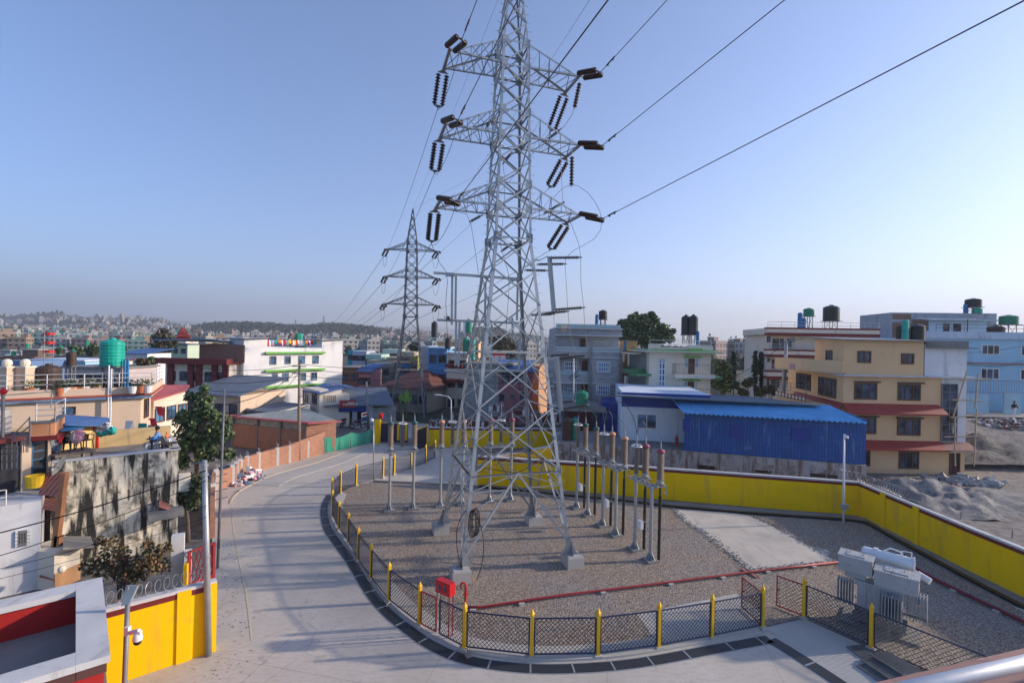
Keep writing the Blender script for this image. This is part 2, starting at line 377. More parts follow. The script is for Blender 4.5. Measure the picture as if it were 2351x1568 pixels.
def groundm(name,c1,c2,c3,sc1=.05,sc2=.6,bump=.5,bd=.15):
    s=N(name); a=s.noise(sc1,detail=8,rough=.7); b=s.noise(sc2,detail=6,rough=.7)
    c=s.mix(s.ramp(a,[(.42,0.),(.58,1.)]),c1,c2); c=s.mix(s.ramp(b,[(.45,0.),(.6,1.)]),c,c3)
    s.l(c,s.b.inputs['Base Color']); s.b.inputs['Roughness'].default_value=.95; s.bump(b,bump,bd); return s.m
dirt=groundm('grey_sandy_soil',(.19,.175,.16),(.26,.24,.22),(.13,.115,.10),.15,1.6)
hillm=groundm('terraced_hillside',(.05,.056,.038),(.085,.075,.05),(.032,.04,.025),.006,.03,.2,2)
sandm=groundm('pale_sand_pile',(.18,.18,.18),(.26,.25,.24),(.12,.12,.12),.5,3,.4,.1)
# ------------------------------------------------------------ world, sun, camera
el=R(18.5); az=math.atan2(.99,.148) # clockwise from +Y
w=bpy.data.worlds.new('World'); scn.world=w; w.use_nodes=True
nt=w.node_tree; bg=nt.nodes['Background']; st=nt.nodes.new('ShaderNodeTexSky'); st.sky_type='NISHITA'; st.sun_disc=False
st.sun_elevation=el; st.sun_rotation=az; st.altitude=1300; st.air_density=1.0; st.dust_density=2.6; st.ozone_density=5.0
mxw=nt.nodes.new('ShaderNodeMix'); mxw.data_type='RGBA'; mxw.blend_type='MULTIPLY'; mxw.inputs[0].default_value=1; mxw.inputs[7].default_value=(1.05,.99,1.01,1); nt.links.new(st.outputs[0],mxw.inputs[6]); nt.links.new(mxw.outputs[2],bg.inputs[0]); bg.inputs[1].default_value=.15
sl=bpy.data.lights.new('sun','SUN'); sl.energy=4.6; sl.angle=R(1.8); sl.color=(1,.84,.66)
so=bpy.data.objects.new('sun',sl); COL.objects.link(so)
dv=V(-math.cos(el)*math.sin(az),-math.cos(el)*math.cos(az),-math.sin(el)); so.rotation_euler=dv.to_track_quat('-Z','Y').to_euler(); so.location=(60,10,40)
cam=bpy.data.cameras.new('camera'); co=bpy.data.objects.new('camera',cam); COL.objects.link(co); scn.camera=co
cam.sensor_width=36; cam.lens=FL/2351*36; cam.clip_end=20000; cam.clip_start=.05
co.matrix_world=Matrix.Translation((0,0,CH))@Matrix.Rotation(PI/2,4,'X')@Matrix.Rotation(RO,4,'Z')
vs=scn.view_settings; vs.view_transform='Standard'; vs.look='None'; vs.gamma=1; vs.exposure=.76
scn.cycles.max_bounces=6; scn.cycles.transparent_max_bounces=6; scn.cycles.volume_bounces=0
# ------------------------------------------------------------ ground
g=MB(); xs=[-90+i*2 for i in range(91)]; ys=[-30+i*2 for i in range(46)]
def gz(x,y):
    z=terr(x,y)-.03
    if x>22 and y>24: z+= .10*noise.noise((x*.35,y*.35,0))*sm(x,22,26)
    return z
g.add([(x,y,gz(x,y)) for y in ys for x in xs],[(j*91+i,j*91+i+1,(j+1)*91+i+1,(j+1)*91+i) for j in range(45) for i in range(90)])
struct(g,'ground',dirt,True)
g=MB(); rows=[57*1.035**i for i in range(135)]; cols=[-1.6+3.2*i/300 for i in range(301)]
g.add([(t*y,y,terr(t*y,y)-.06) for y in rows for t in cols],[(j*301+i,j*301+i+1,(j+1)*301+i+1,(j+1)*301+i) for j in range(134) for i in range(300)])
struct(g,'terrain',hillm,True)
g=MB(); g.add([(-9000,-400,-.8),(9000,-400,-.8),(9000,9000,-.8),(-9000,9000,-.8)],[(0,1,2,3)]); struct(g,'plain',hillm)
g=MB(); n=90
for k in range(n):
    x0=-6000+12000*k/n; x1=-6000+12000*(k+1)/n
    z0,z1=[150+110*noise.noise((x/1800,0,5))+40*noise.noise((x/500,2,5))-(max(0,x)*.09) for x in (x0,x1)]
    g.add([(x0,5200,-1),(x1,5200,-1),(x1,6600,max(0,z1)),(x0,6600,max(0,z0)),(x0,7600,-1),(x1,7600,-1)],[(0,1,2,3),(3,2,5,4)])
struct(g,'mountains',hillm,True)
def sheet(name,pts,z,mt,t=.0):
    g=MB(); P=[(q[0],q[1]) for q in pts]
    if t: g.prism(P,z-t,z)
    else: g.add([(x,y,z) for x,y in P],[tuple(range(len(P)))])
    return g
# road concrete
rd=[G(*q) for q in [(262,1600),r6(655,1568),r6(1350,1350),(486,1210),(490,1126),r7(0,300),r7(200,215),r7(550,125),(858,1015),(925,1022),(984,1030),(1080,1030),(1100,1108),(1095,1122),(858,1106)]]
rd=rd[:-1]+[V(6.5,33.2,0),V(16,28,0),V(26,12,0),V(24,2,0),V(2,-8,0),V(-9,-2,0)]
g=MB(); P=[(q.x,q.y) for q in rd]
import mathutils
def tri(poly,z,g):
    t=mathutils.geometry.tessellate_polygon([[V(x,y,0) for x,y in poly]])
    g.add([(x,y,z) for x,y in poly],[tuple(k) if (V(*poly[k[1]])-V(*poly[k[0]])).cross(V(*poly[k[2]])-V(*poly[k[1]]))>0 else tuple(k)[::-1] for k in t]); return g
struct(tri(P,.0,g),'road',road_m)
# far road beyond the gate
g=MB(); tri([pl(740,60),pl(790,58),pl(1000,49.5),pl(1010,60),pl(860,62.5),pl(750,66)],.01,g); struct(g,'street',road_m)
# gravel
gp=[r7(640,335),r7(865,312),(1085,1117),(1095,1124),(1300,1141),(1406,1150),(1540,1167),(1700,1182),(1940,1200),(1985,1208),(2035,1238),(2130,1290),(2260,1360),(2480,1475)]
gp=[G(*q) for q in gp]+[V(20,10,0)]+[G(*q) for q in [(2200,1575),(2000,1488),(1845,1419),(1752,1441),(1634,1464),(1512,1484),(1376,1504),(1220,1509),(1066,1494),(963,1434),(893,1380),(851,1328),(821,1287),(799,1246),(778,1213),(763,1185),(761,1160)]]
g=MB(); tri([(q.x,q.y) for q in gp],.05,g)
struct(g,'gravel_yard',gravel)
def struct2(name,pix,z,mt,t=.0,world=None):
    P=[(q.x,q.y) for q in (world or [G(*q,z) for q in pix])]; g=MB()
    if t: g.prism(P,z-t,z)
    else: tri(P,z,g)
    return struct(g,name,mt)
slabm=mat('dusty_slab_concrete',(.50,.45,.38),.9,.2,.7,bump=.3,bscale=5,streak=.22,scol=(.33,.29,.25),sscale=.8)
struct2('concrete_slab',[(1546,1169),(1600,1171),(1690,1178),(1722,1183),(1785,1213),(1830,1232),(1850,1250),(1900,1262),(1924,1290),(1800,1306),(1724,1312),(1690,1282),(1650,1250),(1612,1222),(1572,1197)],.056,slabm)
struct2('equipment_slab',[(1462,1409),(1690,1362),(1757,1412),(1748,1441),(1634,1464),(1512,1481)],.06,conc)
struct2('path',[(1752,1440),(1846,1418),(2000,1489),(2200,1580),(1955,1600),(1790,1462)],.012,conc)
# compound far forecourt kerb and curbs
def ribbon(name,pix,z0,z1,w,mt,kind='structure',side=0):
    C=[G(*q) for q in pix]; return ribbonw(name,C,z0,z1,w,mt,side)
def offs(C,w):
    o=[]
    for i,q in enumerate(C):
        d=(C[min(i+1,len(C)-1)]-C[max(i-1,0)]); d.z=0; d.normalize(); o.append(q+V(-d.y,d.x,0)*w)
    return o
def wallw(g,C,w,z0,z1):
    A=offs(C,w/2); B=offs(C,-w/2); n=len(C)
    for i in range(n-1):
        P=[(B[i].x,B[i].y),(B[i+1].x,B[i+1].y),(A[i+1].x,A[i+1].y),(A[i].x,A[i].y)]
        zz1=[z1]*4 if not isinstance(z1,(list,tuple)) else [z1[i],z1[i+1],z1[i+1],z1[i]]
        g.prism(P,z0,zz1)
    return g
def ribbonw(name,C,z0,z1,w,mt,side=0):
    return struct(wallw(MB(),C,w,z0,z1),name,mt)
def dense(C,n=4):
    # catmull-rom
    o=[]
    for i in range(len(C)-1):
        p0=C[max(i-1,0)]; p1=C[i]; p2=C[i+1]; p3=C[min(i+2,len(C)-1)]
        for k in range(n):
            t=k/n; o.append(.5*((2*p1)+(p2-p0)*t+(2*p0-5*p1+4*p2-p3)*t*t+(3*p1-p0-3*p2+p3)*t**3))
    return o+[C[-1]]
dr=[(757,1136),(746,1158),(744,1180),(752,1214),(773,1245),(804,1287),(849,1358),(888,1404),(931,1440),(987,1479),(1057,1510),(1147,1528),(1242,1535),(1340,1533),(1429,1526),(1518,1513),(1640,1490),(1768,1467)]
DC=dense([G(*q) for q in dr],4)
gm=MATS.get('g') or N('drain_grating'); 
s=gm; w1=s.n('ShaderNodeTexBrick',Scale=1.0,_offset=0.0); s.l(s.uv(),w1.inputs[0]); w1.inputs['Brick Width'].default_value=.035; w1.inputs['Row Height'].default_value=.06; w1.inputs['Mortar Size'].default_value=.007
s.l(s.mix(w1.outputs['Fac'],(.006,.007,.01),(.045,.05,.06)),s.b.inputs['Base Color']); s.b.inputs['Roughness'].default_value=.5; gratem=s.m
def drain(C,name='drain',w=.42):
    ribbonw(name+'_channel',C,-.2,.006,w+.10,steel)
    q=MB(); wallw(q,C,w,-.2,.014); tagd=q.build(name+'_grating',gratem); tag(tagd,kind='structure')
    # cross bars every 1.35 m
    b=MB(); acc=0; L=offs(C,w/2); Rr=offs(C,-w/2)
    for i in range(1,len(C)):
        acc+=(C[i]-C[i-1]).length
        if acc>1.25: acc=0; b.beam(L[i]+V(0,0,.012),Rr[i]+V(0,0,.012),.06,.02)
    tag(b.build(name+'_bar',steel),kind='structure')
drain(DC)
D2=dense([G(*q) for q in [(1770,1468),(1860,1524),(1960,1590)]],4); drain(D2,'side_drain',.5)
# kerb between drain and fence
KC=offs(DC,.72) ; ribbonw('kerb',[q for q in KC],-.1,.07,.72,conc)
# back channel along yellow wall
BC=[G(*q) for q in [(1100,1117),(1300,1138),(1406,1147),(1540,1163),(1700,1177),(1940,1193),(1990,1200),(2040,1229),(2130,1278),(2260,1348),(2480,1462)]]
ribbonw('wall_apron',offs(BC,.45),-.1,.075,.9,concd)
ribbonw('wall_drain',BC,-.1,.082,.26,black_pl)
ribbonw('forecourt_kerb',[G(*q) for q in [(858,1106),(1000,1112),(1096,1119)]],-.1,.12,.2,concd)
# left kerb / sidewalk
LK=dense([G(*q) for q in [r7(770,85),r7(530,175),r7(400,213),r7(220,265),r7(90,325),r7(0,372),r6(1500,362),r6(1455,415),r6(1452,440)]],3)
seam=mat('pale_kerb_paint',(.55,.47,.33),.9,.15,1)
ribbonw('road_kerb',LK,-.1,.035,.12,seam)
SW=offs(LK[:-12],1.1)
ribbonw('sidewalk',[q for q in SW],-.1,.03,1.9,conc)
ribbonw('slab_joint',[G(*r6(*q)) for q in [(1452,445),(1465,600),(1500,790),(1545,1000),(1570,1200),(1580,1300)]],-.1,.008,.05,seam)
# debris: sand pile, rubble
def mound(name,mt,c,rx,ry,h,label,cat,rg=.35,n=26):
    g=MB(); vs=[];fs=[]
    for j in range(n+1):
        for i in range(n+1):
            u=-1+2*i/n; v=-1+2*j/n; r=math.hypot(u,v)*(1+.25*noise.noise((u*2+c[0],v*2,1)))
            z=h*max(0,1-r)**.9*(1+rg*noise.noise((u*5,v*5,c[0])))+ .12*h*noise.noise((u*14,v*14,2))*(r<1)
            vs.append((c[0]+u*rx,c[1]+v*ry,c[2]-.05+z))
    fs=[(j*(n+1)+i,j*(n+1)+i+1,(j+1)*(n+1)+i+1,(j+1)*(n+1)+i) for j in range(n) for i in range(n)]
    g.add(vs,fs); return one(g,name,mt,label,cat,smooth=True)
q=G(*s7(1250,800)); mound('sand_pile',sandm,(q.x,q.y+1,0),5.5,4,1.35,'large pale grey sand pile behind the yellow wall in front of the beige house','sand pile',.6,40)
q=G(*s7(1700,780)); mound('sand_pile',sandm,(q.x+1,q.y+.5,0),5.5,3.5,.7,'low spread of pale sand right of the tall sand heap','sand pile')
mound('soil_bank',groundm('dark_gravel_soil',(.10,.10,.10),(.16,.155,.15),(.06,.058,.055),.4,2.5),(44.5,46.8,.6),8.5,4.2,1.7,'dark loose gravel slope below the upper road beside the beige house','slope',.5,36)
def rubble(label,name,c,rx,ry,n,sz,mats,h=.5,cat='rubble'):
    g=MB()
    for _ in range(n):
        a=random.random()*2*PI; r=random.random()**.6; x=c[0]+rx*r*math.cos(a); y=c[1]+ry*r*math.sin(a)
        z=terr(x,y)+h*(1-r)*random.random(); s_=sz*random.uniform(.5,1.4); g.m=random.randrange(len(mats))
        R3=Matrix.Rotation(random.random()*6,3,V(random.random(),random.random(),1).normalized())
        k=len(g.v); g.box((0,0,0),(s_*1.4,s_,s_*.5))
        for i in range(k,len(g.v)): g.v[i]=tuple(R3@V(*g.v[i])+V(x,y,z))
    o=g.build(name,mats); return tag(o,label,cat,kind='stuff')
brk=mat('broken_brick',(.26,.09,.07),.9,.3,3); stn=mat('broken_concrete',(.34,.34,.34),.9,.25,2)
q=G(*s7(1010,600)); rubble('heap of broken red bricks behind the yellow wall','brick_rubble',q,3.8,1.6,420,.2,[brk,brk,stn],.55)
q=G(*s7(1560,560)); rubble('broken concrete slabs beside the door of the beige house','concrete_rubble',q,3.2,1.4,70,.5,[stn,conc],.3)
q=V(W(2310,1000,50).x,50,3); rubble('strewn rubbish and torn paper on the roadside bank','litter',(54,52),4,1.8,260,.22,[cloth['white'],cloth['grey'],brk,stn],.5)
q=G(*t8(760,60)); rubble('bundles of scrap plastic and rags behind the brick wall','litter',(-20.3,35.5),2.2,2.2,240,.28,[cloth['white'],cloth['denim'],cloth['pink'],stn],1.3)
# upper road on the right
g=MB(); A=[V(30,57,3.02),V(45,58.5,3.02),V(80,60,3.02)]; B=[V(30,51,3.02),V(45,52.5,3.02),V(80,54,3.02)]
A=[V(q.x,q.y,terr(q.x,q.y)+.03) for q in A]; A=[q+V(0,0,.12) for q in A]; B=[V(q.x,53.9+(q.x-30)*.02,3.15) for q in B]
g.strip(B,A); struct(g,'upper_road',mat('asphalt_dusty',(.24,.235,.23),.9,.12,.8,bump=.2))
g=MB(); g.strip([V(37,42,.3),V(44,44.2,1.0),V(52,49,2.4),V(60,54,3.05)],[V(40,46,1.2),V(46,48,2.0),V(53,53,3.0),V(60,56,3.06)])

g=MB(); random.seed(21)
GP=[(q.x,q.y) for q in gp]
SLP=[(q.x,q.y) for q in [G(*k) for k in [(1546,1169),(1690,1178),(1722,1183),(1785,1213),(1850,1250),(1900,1262),(1924,1290),(1800,1306),(1724,1312),(1650,1250),(1572,1197)]]]
def insl(x,y): return inside(x,y,SLP)
def inside(x,y,GP=GP):
    c=False; n_=len(GP)
    for i in range(n_):
        x1,y1=GP[i]; x2,y2=GP[(i+1)%n_]
        if (y1>y)!=(y2>y) and x<(x2-x1)*(y-y1)/(y2-y1)+x1: c=not c
    return c
edge=[G(*q) for q in [(1546,1169),(1572,1197),(1612,1222),(1650,1250),(1690,1282),(1724,1312),(1800,1306),(1924,1290),(1850,1250),(1785,1213),(1722,1183)]]
def stone_(x,y,z,s_):
    k=len(g.v); R3=Matrix.Rotation(random.random()*6,3,V(random.random()-.5,random.random()-.5,.3).normalized()); g.m=random.choice((0,0,1,3,3,2) if s_<.03 else (0,1,3)); g.box((0,0,0),(s_*1.4,s_,s_*.7))
    for i in range(k,len(g.v)): g.v[i]=tuple(R3@V(*g.v[i])+V(x,y,z))
for a,b in zip(edge,edge[1:]):
    for _ in range(int((b-a).length*45)): q=lerp(a,b,random.random()); stone_(q.x+random.gauss(0,.14),q.y+random.gauss(0,.14),.07,random.uniform(.025,.055))
for _ in range(7000):
    u=random.random(); x=random.uniform(-8,24); y=random.uniform(14.5,33)
    stone_(x,y,.05,random.uniform(.02,.045)) if inside(x,y) and not insl(x,y) else None
tag(g.build('loose_gravel',[mat('stone_tan',(.33,.25,.18),.85,.3,9),mat('stone_pale',(.38,.34,.30),.85,.3,9),mat('stone_dark',(.13,.12,.12),.85,.3,9),mat('stone_blue_grey',(.27,.29,.33),.85,.3,9)]),'loose stones lying on top of the gravel yard','gravel',kind='stuff')

g=MB(); random.seed(31)
for _ in range(220):
    if random.random()<.7: q=G(random.gauss(530,30),random.uniform(1150,1560)); 
    else: q=V(random.uniform(-9,-5),random.uniform(11,40),0)
    if inside(q.x,q.y): continue
    stone_(q.x,q.y,.012,random.uniform(.01,.035))
tag(g.build('road_grit',[MATS['stone_tan'],MATS['stone_pale'],MATS['stone_dark'],MATS['stone_blue_grey']]),'loose grit and dry bits scattered on the concrete road','grit',kind='stuff')
# ------------------------------------------------------------ lattice towers
def tower(name,label,c,rot,lev,hw,arms,mt,lw=.17,bw=.075,found=True,beltz=None,steps=True):
    root=thing(name,label,'transmission tower',(c[0],c[1],0))
    u=V(math.cos(rot),math.sin(rot),0); v=V(-math.sin(rot),math.cos(rot),0); C=V(c[0],c[1],0)
    def h(z): 
        for (a,b),(d,e) in zip(hw,hw[1:]):
            if z<=d: return b+(e-b)*(z-a)/(d-a)
        return hw[-1][1]
    def cor(i,z):
        a,b=[(-1,-1),(1,-1),(1,1),(-1,1)][i]; return C+u*a*h(z)+v*b*h(z)+V(0,0,z)
    zb=[q[0] for q in hw]
    for i in range(4):
        a,b=[(-1,-1),(1,-1),(1,1),(-1,1)][i]
        g=MB()
        for z0,z1 in zip(zb,zb[1:]):
            k=lw*(1 if z0<zb[1]-.1 else .75 if z0<zb[-2]-.1 else .55)
            g.angle(cor(i,z0),cor(i,z1),k,.02,-u*a,-v*b)
        if steps and i in(1,3):
            z=3.
            while z<zb[-1]-.5:
                q=cor(i,z); g.beam(q,q+(u*a if i==1 else -u*.9-v*.2)*.2,.016); z+=.45
        for z in (beltz or [])+[zb[1],arms[0][0],arms[0][1]]+[q for r in arms[1:] for q in r[:2]]:
            q=cor(i,z); kk=.34
            g.box(q+(-u*a)*.12+v*b*.012,(kk,.014,.42),rot); g.box(q+(-v*b)*.12+u*a*.012,(.014,kk,.42),rot)
        g.build('leg',mt,root)
    faces=[(0,1,-v),(1,2,u),(2,3,v),(3,0,-u)]
    for fi,(i,j,n) in enumerate(faces):
        g=MB()
        def br(p,q,w=bw): 
            d=(q-p).normalized(); g.angle(p+n*.03,q+n*.03,w,.012,d.cross(n),-n)
        for k,(z0,z1) in enumerate(zip(lev,lev[1:])):
            a0,b0,a1,b1=cor(i,z0),cor(j,z0),cor(i,z1),cor(j,z1)
            if k==0 and found:
                m=(a1+b1)/2; br(a1,b1,bw*1.3); br(a0+V(0,0,.3),m,bw*1.3); br(b0+V(0,0,.3),m,bw*1.3)
                for s_,(f0,f1) in ((0,(a0,a1)),(1,(b0,b1))):
                    for t in(.3,.58,.82):
                        br(lerp(f0,f1,t),lerp(f0,m,t),bw*.7)
                    br(lerp(f0,f1,.3),lerp(f0,m,.58),bw*.6); br(lerp(f0,f1,.58),lerp(f0,m,.82),bw*.6); br(lerp(f0,f1,.82),m,bw*.6)
            else:
                br(a0,b1); br(b0,a1)
                if z1-z0>2.2:
                    m=(a0+b0+a1+b1)/4; 
                    for p,q in((a0,a1),(b0,b1)):
                        w1=(p+m)/2; w2=(q+m)/2; mm=(p+q)/2; br(mm,w1,bw*.6); br(mm,w2,bw*.6)
                if z0 in (beltz or []) or any(abs(z0-A[0])<.01 or abs(z0-A[1])<.01 for A in arms): br(a0,b0)
        g.build('lattice_face',mt,root)
    # plan bracing
    g=MB()
    for z in [lev[1]]+(beltz or [])+[A[0] for A in arms]:
        m=[(cor(k,z)+cor((k+1)%4,z))/2 for k in range(4)]
        for k in range(4): g.beam(m[k],m[(k+1)%4],bw*.8,.02)
        g.beam(cor(0,z),cor(2,z),bw*.7,.02)
    g.build('plan_bracing',mt,root)
    tips={}
    for k,(zl,zu,L,hv) in enumerate(arms):
        for sd in(-1,1):
            g=MB(); 
            tip=[C+u*sd*L+v*s_*hv+V(0,0,zl) for s_ in(-1,1)]
            ii=[0,3] if sd<0 else [1,2]
            lo=[cor(q,zl) for q in ii]; up=[cor(q,zu) for q in ii]
            for s_ in(0,1):
                side=v*(-1 if s_==0 else 1)
                g.angle(lo[s_],tip[s_],bw*1.4,.014,-side,V(0,0,1)); g.angle(up[s_],tip[s_],bw*1.3,.014,-side,V(0,0,-1))
                for t in range(1,5):
                    a=lerp(lo[s_],tip[s_],t/5); b=lerp(up[s_],tip[s_],t/5); g.beam(a,b,bw*.55,.02)
                    a2=lerp(lo[s_],tip[s_],(t-1)/5); g.beam(a2,b,bw*.6,.02)
            for t in range(1,6):
                a=lerp(lo[0],tip[0],t/5); b=lerp(lo[1],tip[1],(t-1)/5); c_=lerp(lo[1],tip[1],t/5); d_=lerp(lo[0],tip[0],(t-1)/5)
                g.beam(a,b,bw*.6,.02); 
                if t%2: g.beam(c_,d_,bw*.6,.02)
                a=lerp(up[0],tip[0],(t-1)/5); b=lerp(up[1],tip[1],t/5)
                if t<4: g.beam(a,b,bw*.55,.02)
            e=v*.12
            g.beam(tip[0]-e,tip[1]+e,.13,.11)
            tips[(k,sd)]=(tip[0],tip[1]); g.build('crossarm',mt,root)
    if found:
        for i in range(4):
            q=cor(i,.0); g=MB(); g.box((q.x,q.y,.27),(.82,.82,.52),rot); g.box((q.x,q.y,.54),(.7,.7,.05),rot)
            f=g.build('foundation',conc,root)
            a,b=[(-1,-1),(1,-1),(1,1),(-1,1)][i]; g=MB(); p=cor(i,.55)
            g.add([p-u*a*.03+u*a*.02,p-u*a*.5,p-u*a*.12+V(0,0,.75),p+V(0,0,.75)],[(0,1,2,3)]); g.add([p,p-v*b*.5,p-v*b*.12+V(0,0,.75),p+V(0,0,.75)],[(0,1,2,3)])
            g.add([p+u*a*.3,p,p+V(0,0,.6)],[(0,1,2)]); g.add([p+v*b*.3,p,p+V(0,0,.6)],[(0,1,2)])
            g.build('stub_gusset',mt,root)
    return root,tips,cor,u,v
TC=(-.3,24.5); TR=R(17.5)
hwm=[(.55,2.62),(15.6,.93),(25.3,.68),(30.6,.05)]
am=[(17.05,18.28,3.6,.83),(20.6,21.87,3.45,.83),(24.1,25.3,3.33,.83)]
lv=[.55,4.4,7.4,10.0,12.3,14.0,15.6,17.05,18.28,19.45,20.6,21.87,23.0,24.1,25.3,26.4,27.4,28.3,29.1,30.3]
tw,tips,cor,tu,tv=tower('transmission_tower','tall galvanised steel lattice tower with three pairs of crossarms standing on gravel',TC,TR,lv,hwm,am,steel,beltz=[4.4,10.0,15.6],lw=.155,bw=.066)
hwf=[(0,2.3),(13.6,.92),(22.6,.72),(23.8,.68),(28.4,.04)]
afr=[(15.2,16.3,3.55,.3),(18.9,20.0,3.5,.3),(22.6,23.7,3.4,.3)]
tw2,tips2,cor2,fu,fv=tower('transmission_tower','smaller distant dark lattice tower standing among the houses behind the gate',(-13.9,66),R(7),[0,3.4,6.4,9.2,11.6,13.6,15.2,16.3,17.6,18.9,20,21.3,22.6,23.7,25,26.3,27.4,28.2],hwf,afr,steel_old,lw=.16,bw=.075,found=False,beltz=[6.4,13.6],steps=False)
q=W(742,790,420)
tower('transmission_tower','tiny faint lattice tower standing on the far ridge left of the smaller tower',(q.x,q.y),R(15),[0,5,9,12,15,17,19,21,23,24,26,29],[(0,3),(15,1.2),(24,.8),(30,.05)],[(17,18,5,.3),(20,21,5,.3),(23,24,5,.3)],steel_old,lw=.3,bw=.16,found=False,steps=False)
# ------------------------------------------------------------ insulator strings
def discs(mb,p0,p1,r=.135,sp=.14,n=10):
    p0,p1=V(*p0),V(*p1); L=(p1-p0).length; k=max(2,int(L/sp)); ax=(p1-p0).normalized()
    for i in range(k):
        q=p0+ax*(L*(i+.15)/k); s_=L/k
        mb.lathe(q,ax,[(.05,0),(r*.6,.01),(r,s_*.36),(r*.97,s_*.56),(r*.55,s_*.66),(.06,s_*.98)],n)
def dstring(p0,p1,label,sep,r=.135,mt=porcelain,name='insulator_string',n=10,yl=.17,sp=.14):
    """double string between p0 and p1 with yoke plates"""
    r=min(r,.15) if n==10 else r; p0,p1=V(*p0),V(*p1); root=thing(name,label,'insulator',p0,'double disc insulator strings on the lattice towers')
    ax=(p1-p0).normalized(); sep=(sep-ax*sep.dot(ax)).normalized()*.21
    a=p0+ax*yl; b=p1-ax*yl*.8
    g=MB()
    for q,w_,s_ in((a,p0,1),(b,p1,-1)):
        t=ax.cross(sep).normalized()*.012
        vs=[w_+t,q+sep*1.15+t,q-sep*1.15+t,w_-t,q+sep*1.15-t,q-sep*1.15-t]
        g.add(vs,[(0,1,2),(3,5,4),(0,3,4,1),(1,4,5,2),(2,5,3,0)]); g.beam(q+sep*1.2,q-sep*1.2,.05)
        g.tube([w_-ax*.05*s_,w_+ax*.12*s_],.03,6)
    g.build('yoke_plate',steel_old,root)
    for s_ in(-1,1):
        m=MB(); discs(m,a+sep*s_+ax*.06,b+sep*s_-ax*.05,r,sp,n); m.build('disc_stack',mt,root,smooth=False)
    return root
def wire(pts,label,r=.014,name='conductor',cat='power line',group='conductors strung from the lattice towers',mt=wirem,n=5,extra=None):
    g=MB(); g.tube(pts,r,n)
    if extra:
        for q,d in extra:
            g.tube([q-d*.35,q+d*.35],r*2.2,6); g.ball(q-d*.22-V(0,0,.05),.05,6,4); g.ball(q+d*.22-V(0,0,.05),.05,6,4)
    return one(g,name,mt,label,cat,group)
LV=['bottom','middle','top']; dirn=V(.351,-1,.045).normalized(); dfr={}
# near side strings and conductors running over the camera
near_end={(2,1):s1(1650,640),(1,1):s1(1665,1290),(0,1):s2(1668,545)}
for k in range(3):
    for sd in(-1,1):
        tf,tb=tips[(k,sd)]; sn='right' if sd>0 else 'left'
        e=W(*{(2,1):s1(1655,640),(1,1):s1(1668,1290),(0,1):s2(1668,545),(2,-1):s1(430,345),(1,-1):s1(395,1060),(0,-1):s2(375,395)}[(k,sd)],tf.y-1.7)
        dstring(tf+V(0,-.05,0),e,'dark double insulator string at the near end of the %s %s crossarm'%(sn,LV[k]),tu+V(0,0,-.35))
        P=[e+dirn*t+V(0,0,-.25*math.sin(PI*t/60)) for t in [i*4.0 for i in range(16)]]
        wire(P,'near conductor from the %s end of the %s crossarm rising toward the viewer'%(sn,LV[k]),.017,extra=[(e+dirn*.9,dirn)])
        # far side
        tgt=W(*{(2,-1):s1(215,960),(1,-1):s1(187,1530),(0,-1):s2(160,755),(2,1):s1(1215,1165),(1,1):s2(1200,270),(0,1):s2(1205,820)}[(k,sd)],tb.y+1.15)
        dstring(tb,tgt,'dark double insulator string drooping from the far end of the %s %s crossarm'%(sn,LV[k]),tu)
        f0,f1=tips2[(k,sd)]
        e2=f0+(tgt-f0).normalized()*1.5+V(0,0,-.5)
        dstring(f0,e2,'small insulator string on the near side of the %s %s arm of the smaller tower'%(sn,LV[k]),fu,n=6,sp=.2,r=.15)
        fe=f1+V(-.75,1.1,-.75)
        dstring(f1,fe,'small insulator string on the far side of the %s %s arm of the smaller tower'%(sn,LV[k]),fu,n=6,sp=.2,r=.15)
        wire(catenary(tgt,e2,.5,20),'conductor from the %s %s crossarm down to the smaller tower'%(sn,LV[k]),.015)
        tg=V(q.x+sd*5,q.y,[17,20,23][k]); wire(catenary(fe,tg,7,26),'thin far conductor leaving the %s %s arm of the smaller tower'%(sn,LV[k]),.03)
        wire(bez(e2,e2+V(0,.3,-2.2),fe+V(0,-.3,-2.2),fe,14),'drooping jumper loop under the %s %s arm of the smaller tower'%(sn,LV[k]),.02,'jumper','jumper wire','jumper loops')
        if sd<0:
            wire(bez(tgt,tgt+V(.1,-.2,-.6),e+V(-.2,.4,-1.0),e,12),'jumper loop under the left %s crossarm of the big tower'%LV[k],.012,'jumper','jumper wire','jumper loops')
        # post insulator rods
tp=cor(0,30.4)
wire([W(*s1(1560,0),tp.y-8),W(*s1(1250,480),tp.y+6),W(*s1(530,1568),38),V(-13.9,66,28.3)],'thin earth wire crossing behind the big tower',.008)
wire(catenary(tp+V(.2,.2,0),V(-13.9,66,28.4),.3,16),'earth wire from the big tower peak to the smaller tower peak',.008)
# single hanging strings on the right (suspending jumpers)
for k,(a,b) in {2:(s1(1470,735),s1(1425,950)),1:(s1(1402,1385),s1(1397,1640))}.items():
    D=tips[(k,1)][0].y+.2; p0=W(*a,D); p1=W(*b,D); root=thing('insulator_string','single hanging disc insulator under the right end of the %s crossarm'%LV[k],'insulator',p0)
    m=MB(); discs(m,p0,p1,.12,.15); m.build('disc_stack',porcelain,root); m=MB(); m.tube([p0+V(0,0,.25),p0],.02); m.tube([p1,p1-V(0,0,.12)],.03); m.build('clamp',steel,root)
def wp(*L): return [W(x,y,D) for (x,y),D in L]
jm=dict(name='jumper',cat='jumper wire',group='downlead jumper wires of the big tower')
wire([*wp((s1(1420,955),25.2),(s1(1400,1020),25.2),(s1(1340,1110),25.6),(s1(1250,1200),26),(s1(1200,1215),26.2),(s1(1120,1320),26.5))],'jumper curving left from the top right hanging string',.012,**jm)
